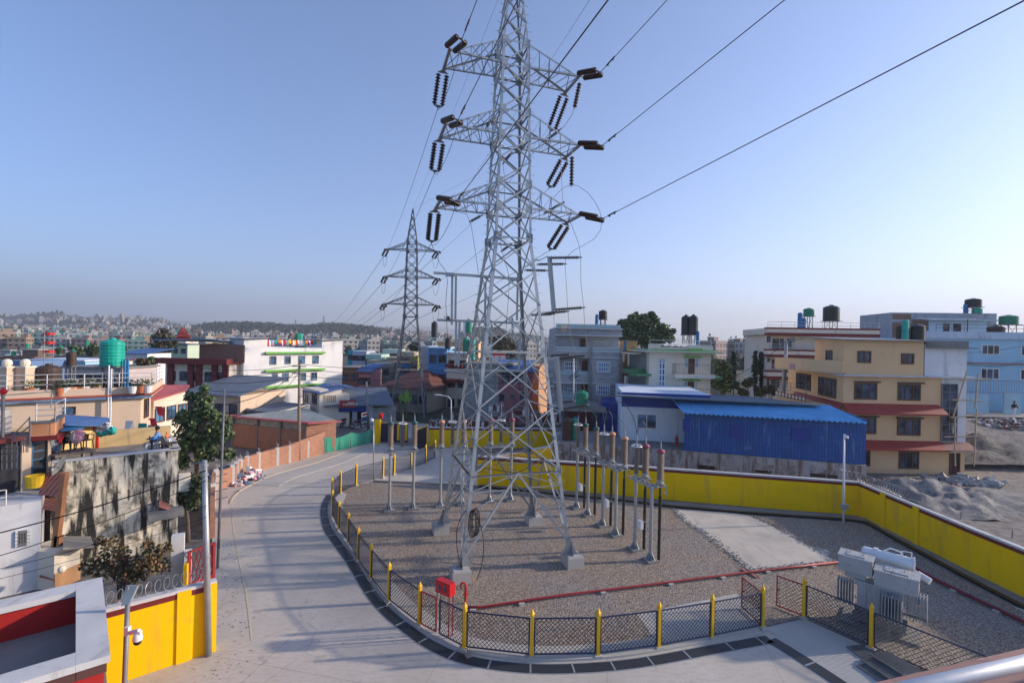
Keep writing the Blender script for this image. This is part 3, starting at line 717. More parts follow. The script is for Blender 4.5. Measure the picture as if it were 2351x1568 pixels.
wire(wp((s2(1395,245),25.6),(s2(1340,260),25.6),(s2(1290,300),25.8),(s2(1240,355),26)),'jumper arching left from the middle right hanging string',.012,**jm)
wire(wp((s2(1395,245),25.6),(s2(1450,250),25.5),(s2(1540,310),25.3),(s2(1610,400),25),(s2(1645,470),24.5),(s2(1660,530),24)),'wide jumper arching right down to the bottom right string',.012,**jm)
wire(wp((s2(1665,560),24),(s2(1655,640),24.2),(s2(1600,720),24.6),(s2(1500,780),25),(s2(1420,820),25.4),(s2(1375,860),25.6),(s2(1345,900),25.8),(s2(1340,940),25.8)),'s shaped jumper from the bottom right string to the second horizontal insulator',.012,**jm)
wire(wp((s1(1300,1180),25.6),(s1(1305,1500),25.6),(s2(1320,380),25.6),(s2(1390,580),25.5),(s2(1460,760),25.4),(s2(1478,880),25.3),(s2(1480,1100),25.3),(s2(1505,1330),25.3),(s2(1520,1568),25.3),(s8(1390,75) if False else s4(420,0),25.6),(s4(470,235),26.4),(s4(478,330),27.3)),'longest downlead dropping on the right past the horizontal insulators',.014,**jm)
wire(wp((s2(1340,942),25.8),(s2(1350,1100),25.8),(s2(1365,1360),25.8),(s2(1385,1568),25.8),(s4(330,90),26.5),(s4(240,200),28.5),(s4(245,250),30.2)),'second downlead left of the longest one',.014,**jm)
wire(wp((s2(1185,1000),26),(s2(1240,1300),26),(s2(1245,1568),26)),'short downlead near the steel bracket',.012,**jm)
wire(wp((s2(160,770),25.4),(s2(230,930),25.2),(s2(290,1010),25),(s2(300,1100),25),(s2(285,1280),25),(s2(295,1500),25),(s2(310,1700),25.5),(s2(320,1850),27)),'downlead dropping left of the big tower past the left bracket',.014,**jm)
wire(wp((s2(340,470),25),(s2(470,500),24.8),(s2(510,600),24.8),(s2(550,850),24.6),(s2(575,1030),24.5)),'downlead inside the left side of the tower body',.012,**jm)
wire(wp((s2(790,60),25),(s2(805,170),25),(s2(805,380),25),(s2(770,780),25),(s2(840,1030),25),(s2(845,1150),25),(s2(815,1568),25.5)),'downlead hanging inside the middle of the tower body',.012,**jm)
# horizontal post insulators and brackets on the right
def rod(p0,p1,label,r=.10,mt=shed_grey,sp=.085,cap=True):
    p0,p1=V(*p0),V(*p1); root=thing('post_insulator',label,'insulator',p0,'rod insulators bolted to the big tower')
    m=MB(); ax=(p1-p0).normalized(); L=(p1-p0).length; pr=[(.03,0)]; z=.08
    while z<L-.12: pr+=[(.045,z),(r,z+sp*.35),(r*.95,z+sp*.5),(.045,z+sp*.62)]; z+=sp
    m.lathe(p0,ax,pr+[(.045,L-.1),(.03,L)],10); m.build('shed_stack',mt,root,smooth=False)
    m=MB(); m.tube([p0-ax*.06,p0+ax*.07],.05); m.tube([p1-ax*.09,p1+ax*.08],.045); m.build('end_fitting',steel,root); return root
RN=['upper','lower','lowest']
rods=[(s2(1205,888),s2(1475,884),25.2),(s2(1100,945),s2(1340,942),25.8),(s2(990,997),s2(1185,1000),26.2),
 (s2(1245,1347),s2(1505,1327),25.2),(s2(1150,1378),s2(1365,1360),25.8),(s2(1030,1393),s2(1240,1385),26.2),
 (t4(1130,1245),t4(1390,1222),25.6),(t4(1050,1222),t4(1240,1212),26.2),(t3(1125,1200),t3(1530,1130),25.6),(t3(1040,1100),t3(1320,1075),26.2)]
nm=['long front rod insulator level with the top of the right bracket','middle rod insulator just below the bracket top','short rear rod insulator touching the tower leg below the bracket top','long rod insulator at the foot of the upper right bracket','middle rod insulator at the foot of the upper right bracket','rear rod insulator at the foot of the upper right bracket','long rod insulator in front of the grey stone house','short rod insulator in front of the grey stone house','long tilted rod insulator beside the round green tank','short rod insulator below the grey house windows']
for (a,b,D),n_ in zip(rods,nm): rod(W(*a,D),W(*b,D),n_)
for a,b,D,n_ in [(s1(1155,1260),s1(1300,1145),25.4,'slanted rod insulator on the right middle crossarm'),(s2(1160,490),s2(1325,400),25.6,'slanted rod insulator on the right bottom crossarm'),(s2(500,568),s2(600,515),24.6,'slanted rod insulator under the left bottom crossarm'),(s2(780,828),s2(860,770),24.4,'slanted rod insulator inside the tower waist'),(s1(640,1140),s1(690,1050),24.6,'small slanted rod insulator left of the middle crossarm root'),(s1(795,1445),s1(865,1355),24.4,'small slanted rod insulator inside the tower under the middle crossarm')]:
    rod(W(*a,D),W(*b,D),n_,.09)
br=thing('steel_bracket','long vertical double steel channel bracket carrying rod insulators right of the tower','bracket',W(*s2(1185,875),25.3))
for a,b,D in [(s2(1183,878),s2(1222,1360),25.2),(s2(1200,875),s2(1240,1360),25.5),(t3(1005,425),t3(1080,1215),25.6),(t3(1045,400),t3(1110,1225),25.3)]:
    m=MB(); m.angle(W(*a,D),W(*b,D),.13,.02,V(1,0,0),V(0,1,0)); m.build('channel',steel,br)
m=MB()
for a,b in [(s2(1050,895),s2(1110,912)),(s2(1110,912),s2(1190,872)),(s2(985,975),s2(1080,915)),(s2(1030,1393),s2(1240,1360)),(t3(850,470),t3(1050,400)),(t3(690,470),t3(1000,430)),(t3(560,1050),t3(1110,1230)),(t3(900,1280),t3(1110,1240))]: m.beam(W(*a,25.2),W(*b,25.3),.08,.05)
m.build('strut',steel,br)
br=thing('steel_platform','steel channel frame reaching out left of the tower at two levels','bracket',W(*s2(580,1050),24.6))
m=MB()
for a,b,D,D2,w_ in [(s2(178,1020),s2(935,1075),24.6,25.6,.14),(s2(210,1437),s2(930,1465),24.6,25.6,.14),(s2(285,1040),s2(370,1040),24.5,24.5,.2),(s2(840,1078),s2(935,1082),25.4,25.4,.2),(t4(100,1355),t4(810,1360),25.5,25.9,.12)]: m.beam(W(*a,D),W(*b,D2),w_,.12)
m.build('beam',steel,br)
for a,b,D in [(s2(333,1040),s2(328,1480),24.6),(s2(366,1040),s2(360,1430),24.6),(s2(914,1035),s2(905,1440),25.5),(s2(627,1100),s2(622,1490),25),(s2(398,1435),s2(388,1850),24.8),(s2(368,1450),s2(360,1840),24.8),(t4(785,880),t4(765,1360),25.6),(t4(520,940),t4(512,1330),25.2),(t4(707,880),t4(710,1060),25.4)]:
    m=MB(); m.angle(W(*a,D),W(*b,D),.11,.02,V(1,0,0),V(0,1,0)); m.build('channel',steel,br)
rod(W(*s2(325,1425),24.5),W(*s2(285,1412),24.3),'stubby rod insulator at the lower left frame corner',.1)
# cable coil on the near leg
cb=MB(); L0=cor(0,2.4)
for k in range(4):
    cb.tube([L0+V(.28+.06*k+.26*math.cos(a)*.6,-.1-.03*k,.25*k*.2+ .62*math.sin(a)) for a in [2*PI*i/16 for i in range(17)]],.022,5)
cb.tube(bez(L0+V(.3,-.1,.6),L0+V(1.0,-.2,-.2),L0+V(.9,-.3,-1.6),L0+V(.55,-.4,-2.3)),.018,5); cb.tube(bez(L0+V(0,-.15,.6),L0+V(-.6,-.2,0),L0+V(-.4,-.2,-1.2),L0+V(-.1,-.3,-1.9)),.018,5)
one(cb,'cable_coil',black_pl,'coiled black cable hanging on the near leg of the big tower','cable')
# ------------------------------------------------------------ cable terminations on gantries
mauve=mat('mauve_cap',(.30,.06,.10),.6,.1,3); orangec=mat('orange_cap',(.60,.30,.16),.6,.1,3); tealc=mat('teal_cap',(.02,.10,.095),.6,.1,3)
def bushing(par,loc,capm,h=1.5,cab=True,ztop=None):
    """cable termination: base casting, sheds, bulb cap, connector, black cable below"""
    x,y,z=loc
    b=MB(); b.lathe((x,y,z+.1),(0,0,1),[(.02,0),(.2,.0),(.2,.05),(.11,.08),(.11,.17),(.19,.17),(.19,.21),(.1,.21)],12)
    for k in range(4):
        a=PI/4+k*PI/2; b.tube([(x+.19*math.cos(a),y+.19*math.sin(a),z),(x+.19*math.cos(a),y+.19*math.sin(a),z+.1)],.025,6)
    b.beam((x-.26,y-.18,z+.01),(x+.26,y-.18,z+.01),.05); b.beam((x-.26,y+.18,z+.01),(x+.26,y+.18,z+.01),.05)
    bs=b.build('termination',steel,par)
    g=MB(); z0=z+.3; n=19; s_=(h-.2)/n; pr=[]
    for i in range(n):
        r=.185 if i%2==0 else .165
        pr+=[(.12,z0+i*s_),(r,z0+i*s_+s_*.35),(r,z0+i*s_+s_*.5),(.12,z0+i*s_+s_*.62)]
    g.lathe((x,y,0),(0,0,1),pr,14); g.build('shed_stack',shed_tan,bs)
    g=MB(); zt=z+h+.1; g.lathe((x,y,zt-.02),(0,0,1),[(.11,0),(.17,.02),(.195,.08),(.17,.15),(.06,.2)],14); g.build('cap',capm,bs,smooth=True)
    g=MB(); g.tube([(x,y,zt+.12),(x,y,zt+.55)],.022,6)
    for k in range(3): g.lathe((x,y,zt+.16+k*.1),(0,0,1),[(.02,0),(.045,.02),(.045,.05),(.02,.07)],8)
    g.build('connector',steel,bs)
    if cab:
        g=MB(); g.tube([(x,y,z+.05),(x+.01,y,z-.5)],.05,8); g.tube([(x+.01,y,z-.5),(x,y,.05)],.075,8)
        for k in range(6): g.lathe((x,y,.4+k*.5),(0,0,1),[(.076,0),(.085,0),(.085,.03),(.076,.03)],8)
        g.build('cable',black_pl,bs)
    return V(x,y,zt+.55)
def arrester(par,loc,h=1.5):
    x,y,z=loc; b=MB(); b.lathe((x,y,z),(0,0,1),[(.02,0),(.12,0),(.12,.06),(.08,.1),(.08,.2),(.11,.22)],10); bs=b.build('arrester',steel,par)
    g=MB(); n=22; z0=z+.2; s_=(h-.1)/n; pr=[]
    for i in range(n): pr+=[(.06,z0+i*s_),(.135,z0+i*s_+s_*.35),(.135,z0+i*s_+s_*.5),(.085,z0+i*s_+s_*.62)]
    g.lathe((x,y,0),(0,0,1),pr,12); g.build('shed_stack',shed_tan,bs)
    g=MB(); zt=z+h+.1; g.tube([(x+.26*math.cos(a),y+.26*math.sin(a),zt+.02) for a in [2*PI*i/16 for i in range(17)]],.03,6)
    for k in range(4):
        a=k*PI/2; g.tube([(x,y,zt+.12),(x+.14*math.cos(a),y+.14*math.sin(a),zt+.14),(x+.26*math.cos(a),y+.26*math.sin(a),zt+.02)],.014,5)
    g.build('grading_ring',whitep,bs)
    g=MB(); g.tube([(x,y,zt),(x,y,zt+.6)],.025,6)
    for k in range(4): g.lathe((x,y,zt+.1+k*.1),(0,0,1),[(.02,0),(.05,.02),(.05,.05),(.02,.07)],8)
    g.build('connector',steel,bs); return V(x,y,zt+.6)
def gantry(P1,P2,side,capm,label,label_w,back=False,cabbox=True):
    P1=V(P1[0],P1[1],0); P2=V(P2[0],P2[1],0); d=(P2-P1).normalized(); L=(P2-P1).length; n=side
    root=thing('termination_gantry',label,'cable gantry',P1,'cable termination gantries on the gravel'); zt=3.65
    for P in(P1,P2):
        g=MB(); g.tube([P+V(0,0,.15),P+V(0,0,zt-.05)],.085,12); g.lathe(P+V(0,0,zt-.1),(0,0,1),[(.09,0),(.2,.03),(.2,.05),(0,.05)],12)
        for k in range(8):
            a=k*PI/4; q=V(math.cos(a),math.sin(a),0); t=V(-q.y,q.x,0)*.008
            g.add([P+q*.08+V(0,0,.5)+t,P+q*.24+V(0,0,.17)+t,P+q*.08+V(0,0,.17)+t,P+q*.08+V(0,0,.5)-t,P+q*.24+V(0,0,.17)-t,P+q*.08+V(0,0,.17)-t],[(0,1,2),(3,5,4),(0,3,4,1)])
        g.lathe(P+V(0,0,.13),(0,0,1),[(0,0),(.26,0),(.26,.04),(0,.04)],12)
        po=g.build('post',steel,root); g=MB(); g.box(P+V(0,0,.08),(.62,.62,.14),math.atan2(d.y,d.x)); g.build('plinth',concd,po)
    g=MB()
    for s_ in(-.13,.13): g.beam(P1-d*.45+n*s_+V(0,0,zt),P2+d*.25+n*s_+V(0,0,zt),.05,.12)
    for t in(-.4,.0,.35,.75,1.2,L+.15): g.beam(P1+d*t-n*.15+V(0,0,zt),P1+d*t+n*.15+V(0,0,zt),.06,.06)
    if not back:
        for t in(.1,L-.02): 
            for q in(-.18,.18): g.beam(P1+d*(t+q)+V(0,0,zt),P1+d*(t+q)+n*.72+V(0,0,zt),.05,.07)
            g.beam(P1+d*(t+.2)+n*.7+V(0,0,zt),P1+d*(t+.2)+n*.7+V(0,0,zt-.5),.05); g.beam(P1+d*(t+.2)+n*.7+V(0,0,zt-.3),P1+d*(t+.2)+n*.55+V(0,0,zt-.3),.04)
    g.build('platform',steel,root)
    if back:
        B1=P1; B2=P2; AR=P1+d*L*.5+n*.1
        T1=bushing(root,(B1.x,B1.y,zt+.05),capm); T2=bushing(root,(B2.x,B2.y,zt+.05),capm)
        # cables lean beside posts
    else:
        B1=P1+d*.1+n*.48; B2=P2+n*.48; AR=P1
        T1=bushing(root,(B1.x,B1.y,zt),capm); T2=bushing(root,(B2.x,B2.y,zt),capm)
    A=arrester(root,(AR.x,AR.y,zt+.05))
    if cabbox:
        g=MB(); q=P1+d*.45; g.box(q+V(0,0,1.5),(.3,.16,.4),math.atan2(d.y,d.x)); g.build('junction_box',whitep,root)
        g=MB(); g.beam(P1+V(0,0,1.75),P2+V(0,0,1.75),.04,.04); g.build('crossbar',steel,root)
    g=MB()
    for T,hh in(((T1,.35),(T2,.3)) if back else ((T1,1.0),(T2,.75))): g.tube(bez(A,A+V(0,0,hh),T+V(0,0,hh),T,14),.012,6)
    one(g,'jumper',wirem,label_w,'jumper wire','arched jumpers above the gantries')
    return A
gs=tv*-1; rowd=V(.34,-.94,0).normalized()
A1=gantry((6.46,24.6),(6.9,23.35),V(.94,.34,0),mauve,'nearest gantry with two mauve capped insulator columns right of the tower','arched jumper above the mauve capped columns right of the tower')
A2=gantry((5.39,27.7),(5.85,26.35),V(.94,.34,0),orangec,'gantry with orange capped insulator columns between mauve and teal ones','arched jumper above the orange capped columns right of the tower')
A3=gantry((4.3,30.6),(4.8,29.3),V(.94,.34,0),tealc,'gantry with teal capped insulator columns right of the tower','arched jumper above the teal capped columns right of the tower')
wire(bez(A1,A1+V(-.1,.3,1.6),A2+V(.4,0,2.2),A2,16),'long jumper arching from the mauve to the orange gantry',.02,**jm)
wire(bez(A2,A2+V(-.1,.3,1.8),A3+V(.4,.3,1.6),A3+V(0,0,.1),16),'long jumper arching from the orange to the teal gantry',.02,**jm)
n2=V(-.3,.95,0)
B1_=gantry((-7.25,29.4),(-5.9,29.85),n2,tealc,'gantry with teal capped insulator columns beside the curved road','arched jumper above the teal capped columns beside the road',True,False)
B2_=gantry((-4.3,30.4),(-2.95,30.75),n2,orangec,'gantry with orange capped insulator columns left of the big tower','arched jumper above the orange capped columns left of the tower',True,False)
B3_=gantry((-1.25,31.4),(.12,31.8),n2,mauve,'gantry with mauve capped insulator columns seen through the tower legs','arched jumper above the mauve capped columns behind the tower',True,False)
# ------------------------------------------------------------ compound fence
linkm=mat('chain_link_wire',(.018,.022,.04),.6,.1,3,metal=.3)
def link(g,a,b,z0,z1,p=.15,r=.0065):
    a,b=V(a.x,a.y,0),V(b.x,b.y,0); L=(b-a).length; d=(b-a)/L; Hh=z1-z0
    def seg(u0,w0,u1,w1):
        P=a+d*u0+V(0,0,z0+w0); Q=a+d*u1+V(0,0,z0+w1); g.beam(P,Q,r*2)
    t=-Hh
    while t<L:
        u0,w0=t,0.; u1,w1=t+Hh,Hh
        if u0<0: w0-=u0; u0=0.
        if u1>L: w1-=(u1-L); u1=L
        if u1>u0+.02: seg(u0,w0,u1,w1); seg(u0,Hh-w0,u1,Hh-w1)
        t+=p
def panel(par,a,b,fm,name='panel',z0=.14,z1=1.32,e=.09):
    d=(b-a).normalized(); a=a+d*e; b=b-d*e; g=MB()
    for p,q in(((a,z0),(b,z0)),((a,z1),(b,z1)),((a,z0),(a,z1)),((b,z0),(b,z1))): g.tube([V(p[0].x,p[0].y,p[1]),V(q[0].x,q[0].y,q[1])],.026,6)
    f=g.build(name,fm,par); g=MB(); link(g,a,b,z0,z1); g.build('wire_mesh',linkm,f); return f
def fence(pts,label,skip=(),redat=(),reds=()):
    P=[q if isinstance(q,Vector) else G(*q,.07) for q in pts]; root=thing('fence',label,'fence',P[0])
    for i,q in enumerate(P):
        rz=0; g=MB(); x,y=q.x,q.y
        d=(P[min(i+1,len(P)-1)]-P[max(i-1,0)]); rz=math.atan2(d.y,d.x)
        g.box((x,y,.75),(.11,.11,1.36),rz)
        k=len(g.v); ps=[(.075,1.43),(.085,1.46),(.085,1.50),(.06,1.54),(.001,1.66)]
        g.lathe((x,y,0),(0,0,1),ps,4)
        po=g.build('post',yelp,root); g=MB(); g.box((x,y,.03),(.26,.26,.14),rz); g.build('footing',conc,po)
    for i in range(len(P)-1):
        if i in skip: continue
        if i in reds:
            m=lerp(P[i],P[i+1],.42); panel(root,P[i],m,redp,'red_panel'); panel(root,m,P[i+1],navy)
        else: panel(root,P[i],P[i+1],navy)
    return P
fp=[(997,1022+8)] # start beyond
fpz=[r7(1248,152),r7(1190,185),r7(1098,222),r7(992,255),r7(922,275),r7(753,325),r7(653,375),r7(600,430),r7(603,520),r7(645,600),r7(703,685),r7(765,795),r7(845,910),r7(958,1052),r7(1150,1200),s6(375,1120),s6(1022,1195),s6(1660,1185),s6(2245,1105),(1634,1462),(1750,1438)]
FP=fence(fpz,'curved fence of yellow posts and navy mesh panels around the tower gravel',reds=(14,))
_a,_b=G(*s3(330,960)),G(*s3(945,1240)); _c=_b+(_b-_a)*1.75
F2=fence([s3(330,960),s3(945,1240),_c],'straight run of yellow posts and navy mesh beside the transformer')
# red gates
def gate(a,b,label):
    root=thing('wire_gate',label,'gate',a,'red framed mesh gates'); panel(root,a,b,redp,'gate_frame',.12,1.3,.02); g=MB(); q=lerp(a,b,.93); g.box((q.x,q.y,.78),(.09,.05,.06)); g.build('latch',redp,root)
gate(FP[-1],G(1702,1395,.07),'red mesh gate leaf standing open inside the curved fence')
gate(F2[0],G(1782,1391,.07),'red mesh gate leaf standing open beside the transformer fence')
# ------------------------------------------------------------ compound walls
def wallthing(name,label,P,h,th=.22,mt=yel,z0=-.1,cope=coping,band=maroon,cat='wall',cw=.26,pil=(),pilm=None,bandside=0):
    root=thing(name,label,cat,P[0]); C=[V(q[0],q[1],0) for q in P]
    hs=h if isinstance(h,list) else [h]*len(C)
    g=MB(); wallw(g,C,th,z0,[x-.1 for x in hs]); g.build('wall_panel',mt,root)
    if cope:
        g=MB()
        A=offs(C,cw/2); B=offs(C,-cw/2)
        for i in range(len(C)-1): g.prism([(B[i].x,B[i].y),(B[i+1].x,B[i+1].y),(A[i+1].x,A[i+1].y),(A[i].x,A[i].y)],[hs[i]-.1,hs[i+1]-.1,hs[i+1]-.1,hs[i]-.1],[hs[i],hs[i+1],hs[i+1],hs[i]])
        g.build('coping',cope,root)
    if band:
        g=MB(); w_=th+.03; A=offs(C,w_/2); B=offs(C,-w_/2)
        for i in range(len(C)-1): g.prism([(B[i].x,B[i].y),(B[i+1].x,B[i+1].y),(A[i+1].x,A[i+1].y),(A[i].x,A[i].y)],[hs[i]-.27,hs[i+1]-.27,hs[i+1]-.27,hs[i]-.27],[hs[i]-.103,hs[i+1]-.103,hs[i+1]-.103,hs[i]-.103])
        g.build('painted_band',band,root)
    for p in pil:
        i,t=int(p),p-int(p); q=lerp(C[i],C[i+1],t); d=(C[i+1]-C[i]).normalized(); g=MB(); g.box((q.x,q.y,hs[i]/2-.06),(.38,th+.1,hs[i]+.0),math.atan2(d.y,d.x)); g.build('pilaster',pilm or mt,root)
    return root
CT=.05
wallthing('compound_wall','long yellow wall with maroon band behind the gantries, bending round the transformer',[(-2.3,35.35),(7.2,33.7),(22.1,30.6),(22.05,23.0),(22.3,15),(22.7,6)],2.12,pil=(2.29,2.6))
wallthing('compound_wall','far yellow wall strip beside the blue gate behind the tower',[(-8.0,47.6),(-1,47.9),(5.5,48.2)],1.95)
wallthing('compound_wall','shaded yellow cross wall with grey coping seen through the tower legs',[(5.0,42.4),(-2.0,36.2)],1.75,band=None)
wallthing('compound_wall','bright sunlit yellow wall with razor wire at the lower left',[(-9.73,16.2),(-13.4,13.15)],2.34,pil=(.04,.19))
def razor(pts,z,label,r=.24,turns=None,mt=steel):
    g=MB(); P=[V(q[0],q[1],0) for q in pts]; L=sum((b-a).length for a,b in zip(P,P[1:])); n=turns or int(L/.22); out=[]; N_=n*16
    for k in range(N_+1):
        t=k/N_*L; i=0
        while i<len(P)-2 and t>(P[i+1]-P[i]).length: t-=(P[i+1]-P[i]).length; i+=1
        d=(P[i+1]-P[i]).normalized(); q=P[i]+d*t; a=2*PI*k/16; s_=V(-d.y,d.x,0)*.55+d*.6
        rr=r*(1+.15*math.sin(k*.37)); out.append(q+s_*rr*math.cos(a)+V(0,0,z+r+rr*math.sin(a)*.95)*1)
    g.tube(out,.008,4,False); return one(g,'razor_wire',mt,label,'razor wire')
razor([(-9.9,16.1),(-13.2,13.35)],2.33,'coiled razor wire on the sunlit yellow wall')
razor([(21.2,31.0),(22.2,30.5),(22.2,27)],2.12,'razor wire coil at the bend of the long yellow wall',.3)
razor([(1,48.2),(5.4,48.3)],1.95,'razor wire on the far yellow wall near the round tanks',.3)
for k,(a,n_) in enumerate([(s7(1070,790),'nearest the sand pile'),(s7(1520,970),'in the middle of the right wall'),(s7(2105,1195),'nearest the right edge of the photo'),(s7(668,630),'at the end of the razor wire coil')]):
    q=G(*a,2.12); g=MB(); g.beam(q,q+V(.12,.1,.32),.05,.02); g.beam(q,q+V(-.5,.35,.12),.04,.02); one(g,'wire_bracket',steel_old,'small black wire bracket on the yellow wall %s'%n_,'bracket','wire brackets on the yellow wall')
for k,x in enumerate((540,900,1235,1455,1715,1985)):
    q=G(*s8(x,[270,310,345,362,382,402][k]),2.12); g=MB(); g.beam(q,q+V(0,.1,.3),.05,.02); g.beam(q+V(0,.05,.15),q+V(.18,.1,.38),.04,.02); g.beam(q+V(0,.05,.15),q+V(-.15,.1,.38),.04,.02)
    one(g,'wire_bracket',steel_old,'black y bracket number %s from the left before the blue shed'%('one two three four five six'.split()[k]),'bracket','wire brackets on the yellow wall')
# gate
gp_=thing('entrance_gate','navy louvred steel gate leaves between yellow pillars at the road end','gate',(-13.4,48.7,0))
f=Fac((-13.6,48.75),(-8.9,48.9))
g=MB(); f.slab(g,0,.5,0,2.35,-.3,.3); g.build('pillar',yel,gp_)
def leaf(f,u0,u1,lab):
    g=MB(); f.slab(g,u0,u1,.1,1.98,-.02,.02); l=g.build('leaf',navy,gp_)
    g=MB(); z=.25
    while z<1.9: f.slab(g,u0+.1,u1-.1,z,z+.05,.021,.06); z+=.16
    g.build('louvre',navy,l); g=MB()
    k=int((u1-u0)/.16)
    for i in range(k+1): q=f.pt(u0+(u1-u0)*i/k,2.0,0); g.lathe(q,(0,0,1),[(.04,0),(.045,.06),(.001,.2)],5)
    f.slab(g,u1-.3,u1-.05,.3,1.9,.061,.09); g.build('spike',yelp,l)
leaf(f,.55,2.5,''); leaf(f,2.55,3.3,'')
f2=Fac((-8.9,45.0),(-8.1,47.5)); leaf(f2,.0,2.55,'')
g=MB(); g.box((-13.1,48.9,2.62),(.34,.34,.34)); g.lathe((-13.1,48.9,2.75),(0,0,1),[(.25,0),(.2,.2),(.05,.28)],8); one(g,'flag_bundle',cloth['red'],'red cloth bundle on top of the yellow gate pillar','cloth')
# green net
P=[V(-16.8,43.8,0),V(-15.2,46.2,0),V(-13.9,48.6,0)]; root=thing('net_fence','translucent green shade net fence along the road before the gate','fence',P[0])
g=MB(); n=24; A=[];B=[]
for i in range(n+1):
    t=i/n*2; k=min(1,int(t)); q=lerp(P[k],P[k+1],t-k); wv=V(.09*math.sin(i*1.9),.05*math.cos(i*1.3),0)
    A.append(q+wv+V(0,0,.05)); B.append(q+V(0,0,1.5-.22*math.sin(PI*(t-k))*(1.2)))
g.strip(A,B)
netm=N('green_net'); netm.b.inputs['Base Color'].default_value=(.03,.30,.20,1); netm.b.inputs['Roughness'].default_value=.8
tr=netm.n('ShaderNodeBsdfTransparent'); mx=netm.n('ShaderNodeMixShader'); mx.inputs[0].default_value=.86; netm.l(tr.outputs[0],mx.inputs[1]); netm.l(netm.b.outputs[0],mx.inputs[2]); netm.l(mx.outputs[0],netm.t.nodes['Material Output'].inputs[0])
g.build('net',netm.m,root)
for q in (P[0],lerp(P[0],P[1],1),P[2],lerp(P[1],P[2],.5)): g=MB(); g.tube([q,q+V(0,0,1.55)],.03,6); g.build('post',steel_old,root)
# brick boundary wall
bw=[G(*r7(550,125)),G(*r7(330,185)),G(*r7(200,215)),G(*r7(70,260)),G(*r7(0,300)),G(537,1112),G(490,1128),G(486,1210),G(487,1235)]
bw=[V(q.x,q.y,0) for q in bw]
hs=[2.0,1.5,1.4,1.4,1.35,1.3,1.3,1.3,1.2]
root=thing('brick_wall','low red brick boundary wall with concrete posts curving along the road','wall',bw[0])
g=MB(); wallw(g,bw,.24,-.1,hs); g.build('brickwork',brick,root)
g=MB()
A=offs(bw,.17); B=offs(bw,-.17)
pp=[lerp(bw[i],bw[i+1],t) for i,t in ((0,.5),(1,.0),(1,.6),(2,.5),(3,.1),(3,.7),(4,.2),(5,.1),(5,.9),(6,.5))]
for q in pp:
    g=MB(); g.box((q.x,q.y,.74),(.29,.29,1.45),R(40)); g.box((q.x,q.y,1.6),(.02,.02,.5)); g.box((q.x+.1,q.y,1.55),(.02,.02,.4)); g.build('post',coping,root)
for k in range(4):
    q=lerp(bw[6],bw[7],.15+k*.25); g=MB(); g.beam(q+V(0,0,1.25),q+V(.75,.2,1.4),.04); g.build('rebar',steel_old,root)
# ------------------------------------------------------------ poles
def pole(label,base,top,D0,D1,r0,r1_,mt=steel,name='utility_pole',cat='pole'):
    p=W(*base,D0); q=W(*top,D1); root=thing(name,label,cat,(p.x,p.y,p.z)); g=MB(); g.tube([p,lerp(p,q,.5),q],[r0,(r0*.9+r1_*.1),r1_],14); m=g.build('shaft',mt,root,smooth=True); return root,p,q
r_,p,q=pole('tall galvanised pole standing at the end of the sunlit yellow wall',(479,1504),(469.7,1056.7),15.86,15.86,.10,.075)
g=MB(); 
for z in (3.2,5.9,6.2): g.lathe(lerp(p,q,z/6.4),(0,0,1),[(.085,0),(.11,.01),(.11,.06),(.085,.07)],12)
g.build('band',steel,r_); g=MB(); g.beam(q+V(0,0,-.05),q+V(-.6,.3,-.2),.08,.05); g.build('bracket',steel_old,r_)
r_,p,q=pole('slender grey pole standing on the road edge behind the galvanised one',(499.6,1303.5),(515.6,894),21.84,21.84,.06,.035,steel_old)
g=MB(); g.beam(p+V(.06,0,.9),p+V(.06,0,1.3),.12,.1); g.build('meter_box',steel_old,r_)
r_,p,q=pole('wooden utility pole before the white block carrying many wires',(686,1056),(687.5,833),41.3,41.3,.14,.09,woodg)
g=MB()
for z in(-.3,-.9): g.beam(q+V(-.6,0,z),q+V(.6,0,z),.08)
g.tube([q+V(0,0,-3),q+V(.7,-.2,-2.6),q+V(.9,-.3,-2.6)],.04); g.build('crossarm',steel_old,r_)
UP=q
r_,p,q=pole('thin pole with a small camera beside the fence near the gate',(858,1106),(857.7,966),35.5,35.5,.045,.03)
g=MB(); g.ball(q+V(-.12,0,.05),.14,8,6); g.build('camera_dome',whitep,r_)
r_,p,q=pole('tall thin white pole with dome camera beside the right yellow wall',(1936.5,1204),(1938,997),29,29,.065,.045,whitep)
g=MB(); g.box(p+V(0,-.05,1.1),(.36,.25,.3)); g.build('control_box',steel,r_)
g=MB(); g.tube([q,q+V(-.05,-.25,.0)],.03); g.lathe(q+V(-.05,-.28,-.02),(0,0,-1),[(.05,0),(.12,.05),(.12,.16)],10); c_=g.build('camera_dome',whitep,r_); g=MB(); g.ball(q+V(-.05,-.28,-.18),.1,10,6); g.build('camera_lens',black_pl,c_)
r_,p,q=pole('weathered pole between the blue shed and the beige house',r5(135,1000),r5(170,450),50,50,.2,.14,stn,)
g=MB(); g.beam(q+V(-.5,0,-.2),q+V(1.6,0,.2),.1); g.box(q+V(.6,0,.1),(.4,.3,.5)); g.build('crossarm',steel_old,r_)
r_,p,q=pole('white street lamp pole behind the far yellow wall',r3(350,1270),r3(345,850),50,50,.07,.05,whitep,'street_lamp','lamp')
g=MB(); g.tube([q,q+V(-.3,0,.35),q+V(-1.2,0,.5)],.045); g.box(q+V(-1.4,0,.5),(.6,.2,.12)); g.build('lamp_head',whitep,r_)
r_,p,q=pole('slim street lamp pole before the stone house with curled wires on it',r3(1468,870),r3(1470,470),47,47,.07,.05,whitep)
